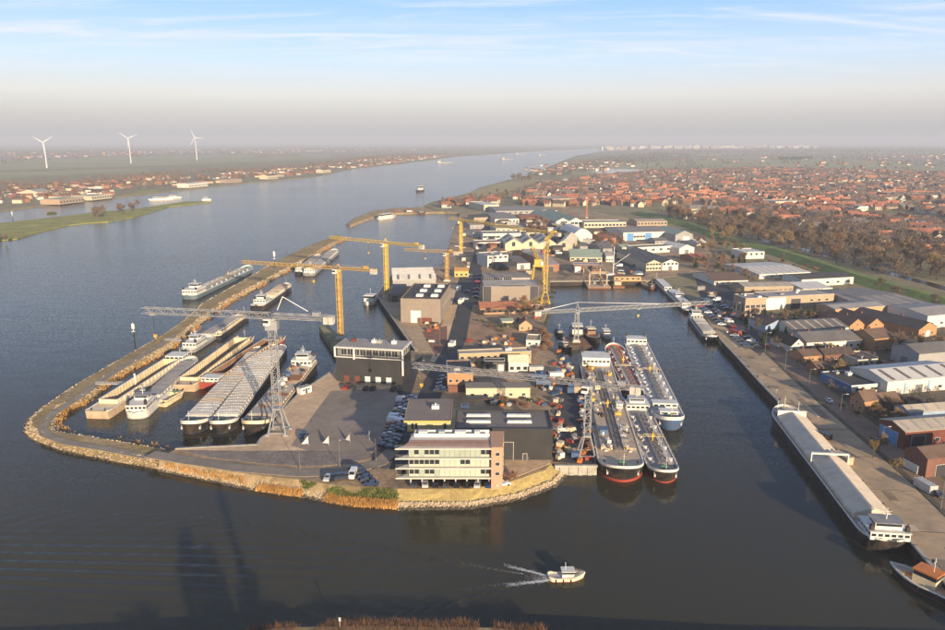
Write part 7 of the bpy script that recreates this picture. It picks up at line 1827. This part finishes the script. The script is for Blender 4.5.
scatter([(515,200),(530,198),(530,206),(518,208)], 10, 10, ['evergreen', 'grey'], .8, 1.2, 'dark tree left of the orange roofed town', 'dark trees left of the town')
for lo, hi, nn in ((92, 104, 7), (117, 139, 9)):
    for k in range(nn):
        px_ = random.uniform(lo, hi); py_ = 222 - (px_ - 90) * .185 - random.uniform(1, 5); x, y = P(px_, py_, 1)
        tree('brown', x, y, random.uniform(.9, 1.35), 'brown tree in the ' + ('left' if lo < 100 else 'right') + ' clump on the green spit', 'trees on the green spit ' + ('left clump' if lo < 100 else 'right clump'), 1.0)
x, y = P(53, 218, 1); tree('bush', x, y, 2.0, 'dark round bush alone on the green spit', None, 1.0)
scatter([(-12,245),(3,244),(12,240),(-12,238)], 9, 6, ['rust', 'brown'], .6, .9, 'brown thicket tree at the left edge of the green spit', 'trees at the left edge', z=1.0, avoid=False)
x, y = P(404, 476); tree('evergreen', x, y, .35, 'small dark evergreen at the left foot of the office', None)
x, y = P(514, 479); tree('rustbush', x, y, .55, 'reddish bush at the right foot of the office', None)
x, y = P(507, 482); tree('rustbush', x, y, .4, 'small reddish bush against the brick end of the office', None)

scatter([(748,292),(765,318),(800,345),(792,356),(760,345),(735,312)], 16, 6, ['evergreen', 'bush', 'grey'], .45, .8, 'dark hedge tree between the parked cars and the panelled roof row', 'hedge trees behind the wharf')
scatter([(860,370),(890,366),(865,390),(838,372)], 8, 5, ['bush', 'evergreen', 'grey'], .4, .7, 'garden tree left of the big white striped hall', 'trees left of the striped hall')
# reeds, scrub and grass: nobody could count them
def blades(name, spots, mat, h0, h1, w):
    mb = MB()
    for p, k in spots:
        for _ in range(k):
            q = p + Vector((random.gauss(0, .35), random.gauss(0, .35), -.1)); a = random.uniform(0, 6.28); h = random.uniform(h0, h1)
            d = Vector((math.cos(a), math.sin(a), 0)) * w; lean = Vector((random.gauss(0, .22), random.gauss(0, .22), 1)) * h
            mb.add([q - d, q + d, q + lean], [(0, 1, 2)])
    tag(mb.obj(name, mat), kind='stuff')
def bank_spots(top, bot, zt, zb, n, s0, s1, x0=None, x1=None):
    T = [Vector((*p, zt)) for p in top]; B = [Vector((*p, zb)) for p in bot]; out = []
    Ls = [(T[i] - T[i+1]).length for i in range(len(T) - 1)]; tot = sum(Ls)
    for i in range(len(T) - 1):
        for _ in range(int(n * Ls[i] / tot)):
            t = random.random(); p = T[i].lerp(T[i+1], t).lerp(B[i].lerp(B[i+1], t), random.uniform(s0, s1))
            if mnoise.noise(p * .12) > -.15: out.append((p, random.randint(3, 8)))
    return out
blades('reeds', bank_spots(shT[:4], shB[:4], LZ, 0, 1500, .62, .95) + bank_spots(shT[3:], shB[3:], LZ, 0, 220, .3, .7), reed_mat, .5, 1.5, .10)
blades('bank_grass', bank_spots(shT[:3], shB[:3], LZ, 0, 1100, .02, .55), M('bank_grass_mat', (0.10, 0.125, 0.028), 0.95, 0.35, 0.2, fine=.3), .25, .6, .12)
nd = len(DAM_O); inner = [(p, q) for p, q in zip(dam, dam_top)]
dsp = []; dre = []
dxs = [p[0] for p in dam_top]; dys = [p[1] for p in dam_top]
for _ in range(9000):
    x, y = random.uniform(min(dxs), max(dxs)), random.uniform(min(dys), max(dys))
    if in_poly(x, y, dam_top) and mnoise.noise(Vector((x, y, 3)) * .07) > .02: dsp.append((Vector((x, y, DZ)), random.randint(2, 5)))
blades('dam_scrub', dsp, scrub_mat, .3, 1.0, .14)
dI = pxpoly(DAM_I, 0)
for i in range(len(dI) - 1):
    a, b_ = Vector((*dI[i], 0)), Vector((*dI[i+1], 0))
    for _ in range(int((b_ - a).length * 2.6)):
        p = a.lerp(b_, random.random()) + Vector((random.gauss(0, .8), random.gauss(0, .8), .3))
        if mnoise.noise(p * .05) > -.1: dre.append((p, random.randint(2, 5)))
blades('dam_reeds', dre, reed_mat, .6, 1.6, .11)
nb = []
for _ in range(2600):
    x = random.uniform(-46, 15); y = 132.6 + random.uniform(-4, 1.2) + (1.0 if -30 < x < 5 else -.2)
    k = mnoise.noise(Vector((x * .16, 0, 7)))
    if k > -.28: nb.append((Vector((x, y + k * 1.6, 2.0)), random.randint(2, 6)))
blades('near_bank_reeds', nb, M('reed_red', (0.17, 0.088, 0.048), 0.95, 0.4, 0.4, fine=.4), .4, 1.7, .035)
# tall trees on the near bank, behind and below the view, whose shadows lie on the water
for px_, py_, h_ in ((188, 545, 24), (207, 552, 21), (140, 600, 15), (152, 604, 13), (236, 560, 19)):
    tx, ty = P(px_, py_, 0); dd = h_ / math.tan(SUN_EL); bx_, by_ = tx + SUN_DIR.x * dd, ty + SUN_DIR.y * dd
    tree('poplar' if h_ > 18 else 'grey', bx_, by_, h_ / (18 if h_ > 18 else 12.5), 'tall tree on the near bank outside the view', 'trees on the near bank', 2.0)
tx, ty = P(219, 488, 0); h_ = 46; dd = h_ / math.tan(SUN_EL); bx_, by_ = tx + SUN_DIR.x * dd, ty + SUN_DIR.y * dd  # unseen mast, added to throw the slim shadow across the water
t = thing('shadow_mast', 'slim unseen mast added on the near bank for its shadow on the water', 'mast', (bx_, by_, 2.0))
MB().tube((0, 0, -.3), (0, 0, h_ - 2), 1.2, 8, 0, .7).obj('pole', STEEL, t); MB().box(-1.6, 1.6, -1.6, 1.6, h_ - 4, h_ - 3.6).tube((0, 0, h_ - 2), (0, 0, h_), .6, 8).obj('mast_top', TRIM, t)
# ================================================================== TOWN
TOWN = [(520,190),(545,183),(600,176.5),(660,171),(760,168.5),(860,170.5),(960,174),(1000,182),(1000,290),(950,264),(885,246),(820,231),(745,217),(690,211),(640,208),(605,205),(560,208),(530,206)]
houses = []; rt = random.Random(77)
def town_houses():
    yy = 640.0
    while yy < 2700:
        gap = rt.uniform(17, 23) * (1 if yy < 1500 else 1.35)
        xx = -100.0
        rowang = rt.gauss(0, .22)
        while xx < 1900:
            ln = rt.choice((8, 8, 10, 14, 18, 26)); x = xx + ln / 2; y = yy + rt.gauss(0, 3) + math.sin(x / 160 + yy / 300) * 16
            xx += ln + rt.uniform(2, 11)
            px_, py_ = to_px(x, y, LZ)
            if not in_poly(px_, py_, TOWN): continue
            if mnoise.noise(Vector((x, y, 0)) / 130) > .33: continue
            houses.append((x, y, ln, rowang + rt.gauss(0, .12) + (PI/2 if rt.random() < .25 else 0), px_, py_))
        yy += gap
town_houses()
houses.sort(key=lambda h: h[0] ** 2 + h[1] ** 2)
def roof_pick(px_, py_):
    c = math.exp(-((py_ - 210) / 12) ** 2) * (1 if 530 < px_ < 830 else .45)
    u = rt.random()
    if u < .22 + .55 * c: return 0 if rt.random() < .45 else 1
    return 2 if u < .92 else 3
ROOFS = [R_ORANGE, R_RED, R_TILED, R_GREY]; RN = ['orange', 'red', 'dark', 'grey']
WALLS = [W_BRICK, W_PALEB, W_WHITE, W_BRICKD, W_CREAM]
HM = {}
def house_meshes(ln, r_, w_):
    if (ln, r_, w_) in HM: return HM[(ln, r_, w_)]
    d = 9.0; h = 5.2; rise = 3.8
    w = MB().box(-ln/2, ln/2, -d/2, d/2, -.4, h)
    for xx in (-ln/2, ln/2): w.add([(xx, -d/2, h), (xx, d/2, h), (xx, 0, h + rise - .15)], [(0, 1, 2)])
    rf = MB()
    for sg in (-1, 1):
        q = roof_quad([(-ln/2 - .3, sg * (d/2 + .35), h - .25), (ln/2 + .3, sg * (d/2 + .35), h - .25), (ln/2 + .3, 0, h + rise), (-ln/2 - .3, 0, h + rise)], .2); rf.add(q.v, q.f)
    ch = MB()
    for k in range(max(1, int(ln / 9))): ch.box(-ln/2 + 4 + 8*k, -ln/2 + 5 + 8*k, -.5, .5, h + rise - .6, h + rise + 1.1)
    wn_ = MB()
    for k in range(max(2, int(ln / 3))):
        for zz in (1.0, 3.4):
            for sg in (-1, 1):
                xk = -ln/2 + ln * (k + .5) / max(2, int(ln / 3)); wn_.box(xk - .7, xk + .7, sg * d/2 - .05, sg * d/2 + .05, zz, zz + 1.2)
    HM[(ln, r_, w_)] = (w.mesh('wall', [WALLS[w_]]), rf.mesh('roof', [ROOFS[r_]]), ch.mesh('chimney', [W_BRICKD]), wn_.mesh('windows', [PANE]))
    return HM[(ln, r_, w_)]
NH = 285
for x, y, ln, a, px_, py_ in houses[:NH]:
    r_ = roof_pick(px_, py_); w_ = rt.choice((0, 0, 1, 1, 2, 3, 4)); mw_, mr_, mc_, mg_ = house_meshes(ln, r_, w_)
    kind = 'short' if ln < 15 else 'long'
    t = thing('town_house' if ln < 15 else 'terraced_house', '%s %s roofed house in the near part of the town behind the tree belt' % (kind, RN[r_]), 'house', (x, y, LZ), a, '%s %s roofed town houses' % (kind, RN[r_]))
    link('wall', mw_, t); link('roof', mr_, t); link('chimney', mc_, t)
    g_ = link('window_row', mg_, t); g_['kind'] = 'stuff'
mb = MB()
for x, y, ln, a, px_, py_ in houses[NH:]:
    r_ = roof_pick(px_, py_); w_ = rt.choice((0, 1, 1, 2, 2, 3, 4)); c, s = math.cos(a), math.sin(a)
    d = rt.uniform(7, 9); h = 5.0 * rt.uniform(.7, 1.2); rise = rt.uniform(2.6, 4.2)
    def tr(p): return (x + p[0]*c - p[1]*s, y + p[0]*s + p[1]*c, LZ + p[2])
    v = [(-ln/2,-d/2,-.3),(ln/2,-d/2,-.3),(ln/2,d/2,-.3),(-ln/2,d/2,-.3),(-ln/2,-d/2,h),(ln/2,-d/2,h),(ln/2,d/2,h),(-ln/2,d/2,h),(-ln/2,0,h+rise),(ln/2,0,h+rise)]
    mb.add([tr(p) for p in v], [(0,1,5,4),(1,2,6,9,5),(2,3,7,6),(3,0,4,8,7)], 4 + w_)
    mb.add([tr(p) for p in [(-ln/2-.3,-d/2-.3,h-.2),(ln/2+.3,-d/2-.3,h-.2),(ln/2+.3,0,h+rise+.1),(-ln/2-.3,0,h+rise+.1),(ln/2+.3,d/2+.3,h-.2),(-ln/2-.3,d/2+.3,h-.2)]], [(0,1,2,3),(3,2,4,5)], r_)
tag(mb.obj('far_town_houses', ROOFS + WALLS), kind='stuff')
print('houses', len(houses))

for k, pts in enumerate(([(655,216),(700,205),(745,192),(790,180),(840,171)], [(560,203),(640,198),(720,199),(800,205),(880,216),(950,232)], [(560,186),(650,182),(760,182),(860,188),(950,196)], [(880,246),(900,225),(905,205),(900,188)], [(600,204),(612,190),(640,178),(660,172)], [(800,226),(790,207),(770,192),(762,180)])):
    strip('town_street', pts, 7, LZ + .10 + .02 * k, road_grey)
# a few bigger buildings that stand out of the town
for nm, fl, fr, tp, bk, wm_, rm, lb in (
    ('apartment_block', (775, 208), (800, 207), 201.5, 200, W_CREAM, R_LGREY, 'pale apartment block above the orange roofs'),
    ('apartment_block', (683, 219), (712, 218.5), 212, 210.5, W_CREAM, R_LGREY, 'long cream block at the near side of the orange roofs'),
    ('church_hall', (552, 205), (575, 204), 199, 197, W_PALEB, R_LGREY, 'pale block at the left of the town beside the slim red crane'),
    ('school', (845, 212), (868, 211), 207, 205, W_WHITE, R_LGREY, 'white long school in the middle of the town'),
    ('school', (905, 228), (930, 227), 222, 220, W_WHITE, R_GREY, 'white long building at the right of the town')):
    hall(nm, lb, fl, fr, tp, bk, wall=wm_, roofm=rm, front=[('win', 8, 2, 1.5, 2)], cat='building')

# trees between the houses, hedges and far woods: one mass each
def far_trees(name, pts, mat, hmin, hmax, ntw, wid, ln):
    rb = np.random.default_rng(5); n = len(pts); V = []; F = []
    pts = np.array(pts)
    for x, y, z in pts:
        h = rb.uniform(hmin, hmax); rad = h * rb.uniform(.32, .46)
        a = rb.normal(size=(ntw, 3)); a /= np.linalg.norm(a, axis=1)[:, None]; rr_ = rb.random(ntw) ** .45
        c = np.stack([x + a[:, 0] * rr_ * rad, y + a[:, 1] * rr_ * rad, z + h * .58 + a[:, 2] * rr_ * h * .42], -1)
        d1 = rb.normal(size=(ntw, 3)) * wid; d2 = rb.normal(size=(ntw, 3)) * ln * .3 + a * ln * .6 + np.array([0, 0, ln * .4])
        V.append(np.stack([c - d1, c + d1, c + d2], 1).reshape(-1, 3))
    V = np.concatenate(V); m = len(V) // 3
    me = bpy.data.meshes.new(name); me.from_pydata(V.tolist(), [], np.arange(m * 3).reshape(-1, 3).tolist()); me.materials.append(mat); me.update()
    tag(link(name, me), kind='stuff')
def pts_in(poly, n, z=LZ, clump=0.0, cs=120.0, avoid=False):
    pw = pxpoly(poly, z); xs = [p[0] for p in pw]; ys = [p[1] for p in pw]; out = []; tries = 0
    while len(out) < n and tries < n * 40:
        tries += 1; x, y = random.uniform(min(xs), max(xs)), random.uniform(min(ys), max(ys))
        if in_poly(x, y, pw) and (not clump or mnoise.noise(Vector((x, y, 9)) / cs) > clump - .5) and (not avoid or free(x, y, 3)): out.append((x, y, z))
    return out
far_trees('town_trees', pts_in(TOWN, 3000), TW_BROWN, 6, 12, 60, .30, 1.3)
far_trees('town_dark_trees', pts_in(TOWN, 900), TW_OLIVE, 5, 10, 60, .35, 1.2)
far_trees('belt_undergrowth', pts_in([(650,213),(720,216),(800,228),(880,248),(950,268),(985,285),(905,283),(845,267),(790,253),(740,240),(690,225)], 420), TW_BROWN, 6, 12, 110, .14, 1.4)
far_trees('belt_back_trees', pts_in([(690,209),(760,215),(830,230),(900,246),(990,272),(990,262),(900,236),(830,220),(760,208)], 320), TW_GREY, 8, 14, 100, .18, 1.6)
far_trees('yard_shrubs', pts_in([(690,262),(745,262),(800,282),(860,310),(945,330),(945,350),(860,345),(780,330),(720,285)], 90, avoid=True), TW_BROWN, 2.5, 5.5, 90, .10, 1.0)
far_trees('garden_shrubs', pts_in([(770,345),(800,340),(880,360),(945,400),(945,480),(880,425),(820,385)], 110, avoid=True), TW_GREY, 1.5, 4, 90, .08, .8)
# far countryside
for nm, poly, n, mt_, h0, h1, w_, z in (
    ('river_bank_trees', [(540,176),(575,165),(610,157),(660,153),(700,155),(640,164),(600,171),(560,178)], 420, TW_GREY, 8, 16, .9, LZ),
    ('far_hedges', [(600,158),(700,151),(960,151),(960,172),(760,167),(640,171)], 800, TW_GREY, 6, 13, 1.0, LZ),
    ('far_woods', [(600,151),(760,148),(960,148),(960,152),(700,153)], 1400, TW_GREY, 10, 20, 2.0, LZ),
    ('left_bank_trees', [(-30,205),(40,200),(120,192),(190,185),(300,174),(400,161),(450,154),(400,154),(300,165),(200,172),(100,178),(-30,186)], 1500, TW_BROWN, 7, 14, .6, 1.5),
    ('left_far_woods', [(-40,168),(60,160),(250,154),(520,149.5),(520,147.5),(250,149),(-40,152)], 1700, TW_GREY, 9, 18, 2.0, 1.5)):
    far_trees(nm, pts_in(poly, n, z, .45, 220 if 'far' in nm else 120), mt_, h0, h1, 46, w_, 2.6)
far_trees('square_wood', pts_in([(778,160.5),(812,160),(812,157.8),(778,158.5)], 160, LZ), TW_GREEN, 9, 13, 60, 1.0, 2.4)
far_trees('left_square_wood', pts_in([(255,157.2),(300,156),(300,154.6),(255,155.6)], 160, 1.5), TW_GREY, 9, 13, 60, 1.0, 2.4)

def far_blocks(name, poly, n, z, wmin, wmax, hmin, hmax, mats_, roofs, clump=0.5, cs=150):
    mb = MB(); r = random.Random(name)
    for x, y, zz in pts_in(poly, n, z, clump, cs):
        w, d, h = r.uniform(wmin, wmax), r.uniform(wmin, wmax) * .6, r.uniform(hmin, hmax); a = r.gauss(0, .3); c, s = math.cos(a), math.sin(a); rise = h * .5 if roofs and w < 30 else 0
        def tr(p): return (x + p[0]*c - p[1]*s, y + p[0]*s + p[1]*c, zz + p[2])
        mi = r.randrange(len(mats_)); ri = len(mats_) + (r.randrange(len(roofs)) if roofs else 0)
        v = [(-w/2,-d/2,-.3),(w/2,-d/2,-.3),(w/2,d/2,-.3),(-w/2,d/2,-.3),(-w/2,-d/2,h),(w/2,-d/2,h),(w/2,d/2,h),(-w/2,d/2,h)]
        mb.add([tr(p) for p in v], [(0,1,5,4),(1,2,6,5),(2,3,7,6),(3,0,4,7)], mi)
        if rise: mb.add([tr(p) for p in [(-w/2,-d/2-.3,h-.1),(w/2,-d/2-.3,h-.1),(w/2,0,h+rise),(-w/2,0,h+rise),(w/2,d/2+.3,h-.1),(-w/2,d/2+.3,h-.1)]], [(0,1,2,3),(3,2,4,5),(0,3,5),(1,4,2)], ri)
        else: mb.add([tr(p) for p in v[4:]], [(0,1,2,3)], ri if roofs else mi)
    tag(mb.obj(name, mats_ + roofs), kind='stuff')
far_blocks('left_bank_houses', [(-30,206),(40,202),(120,194),(190,186),(300,175),(400,162),(450,155.5),(400,156),(300,168),(200,176),(100,180),(-30,190)], 620, 1.5, 9, 20, 4, 6.5, [W_BRICK, W_PALEB, W_WHITE, W_CREAM, W_BRICKD], [R_RED, R_ORANGE, R_TILED, R_BROWN], .42)
far_blocks('distant_village', [(520,168),(600,160),(640,166),(600,172),(540,176)], 90, LZ, 9, 18, 4, 6, [W_BRICK, W_WHITE, W_PALEB], [R_RED, R_TILED], .5)
CITY = M('city_white', (0.55, 0.54, 0.52), 0.7)
far_blocks('distant_town', [(605,150.5),(660,149.2),(760,148.6),(815,148.6),(815,147.2),(700,147.0),(605,148.5)], 190, LZ, 40, 120, 12, 40, [CITY, W_PALEB, W_CREAM, W_GREY], [R_LGREY], .35, 500)
far_blocks('distant_villages', [(-30,160),(200,154),(480,149.6),(480,148),(200,150),(-30,154)], 220, 1.5, 12, 36, 6, 11, [W_PALEB, W_BRICK, W_GREY], [R_BROWN, R_RED], .5, 500)
far_blocks('polder_farms', [(640,160),(960,154),(960,169),(760,166)], 60, LZ, 10, 24, 5, 8, [W_PALEB, W_BRICK, W_CREAM], [R_RED, R_BROWN], .6, 200)
# works on the far left bank
for nm, fl, fr, h_, dp, rf, wm_, rm, lb in (
    ('quay_factory', (60, 204.5), (84, 201.5), 8, 34, 'flat', W_PALEB, R_GREEN, 'factory with pale green roof on the far left bank'),
    ('quay_factory', (92, 200.3), (112, 198), 7, 38, 'flat', W_CREAM, R_BEIGE, 'cream quay factory on the far left bank beside the green meadow'),
    ('quay_shed', (38, 197), (52, 195.5), 9, 34, 'gx', W_CREAM, R_LGREY, 'cream gabled shed behind the left bank factories'),
    ('river_hall', (189, 187.8), (208, 186), 9, 30, 'flat', W_WHITE, R_LGREY, 'white river hall on the far bank, left of a pair'),
    ('river_hall', (226, 183), (242, 181.8), 7, 30, 'flat', W_PALEB, R_LGREY, 'tan river hall on the far bank, right of a pair'),
    ('river_villa', (268, 179.3), (278, 178.4), 9, 26, 'gx', W_CREAM, R_BROWN, 'cream building on the far bank before the bend'),
    ('river_villa', (323, 173), (331, 172.4), 9, 26, 'gx', W_CREAM, R_BROWN, 'cream building on the far bank at the bend')):
    hall(nm, lb, fl, fr, 0, depth=dp, height=h_, roof=rf, rise=4, wall=wm_, roofm=rm, z0=1.5, cat='building', front=[('win', 8, 2, 3, 4)])
# houses on the promontory
for k in range(26):
    px_ = random.uniform(430, 520); py_ = 208 - (px_ - 430) * .085 + random.uniform(-4.5, 1.5); x, y = P(px_, py_)
    r_ = rt.choice((0, 1, 1, 2)); w_ = rt.choice((0, 2, 4)); mw_, mr_, mc_, mg_ = house_meshes(14, r_, w_)
    if not free(x, y, 6) or NH + k > 299: continue
    t = thing('town_house', '%s roofed house by the river on the wooded promontory' % RN[r_], 'house', (x, y, LZ), rt.gauss(0, .4), '%s roofed promontory houses' % RN[r_])
    link('wall', mw_, t); link('roof', mr_, t); link('chimney', mc_, t); g_ = link('window_row', mg_, t); g_['kind'] = 'stuff'

# ================================================================== HAZE: one closed box of even winter air
hm = bpy.data.materials.new('haze'); hm.use_nodes = True
hn, hl = hm.node_tree.nodes, hm.node_tree.links
hn.remove(hn['Principled BSDF'])
pv = hn.new('ShaderNodeVolumePrincipled')
pv.inputs['Color'].default_value = (0.64, 0.69, 0.80, 1)
pv.inputs['Density'].default_value = 0.00014
pv.inputs['Anisotropy'].default_value = 0.0
hl.new(pv.outputs[0], hn['Material Output'].inputs['Volume'])
hz_o = MB().box(-WIDE - 200, WIDE + 200, BACK - 100, FAR + 200, -10, 175).obj('haze', hm)
tag(hz_o, kind='stuff')
print('cars per group', {g: sum(1 for o in bpy.data.objects if o.get('group') == g) for g in set(o.get('group') for o in bpy.data.objects if o.get('category') in ('car', 'van'))})
print('trees', NTREES[0], 'cars', NCAR[0], 'objects', len(bpy.data.objects))
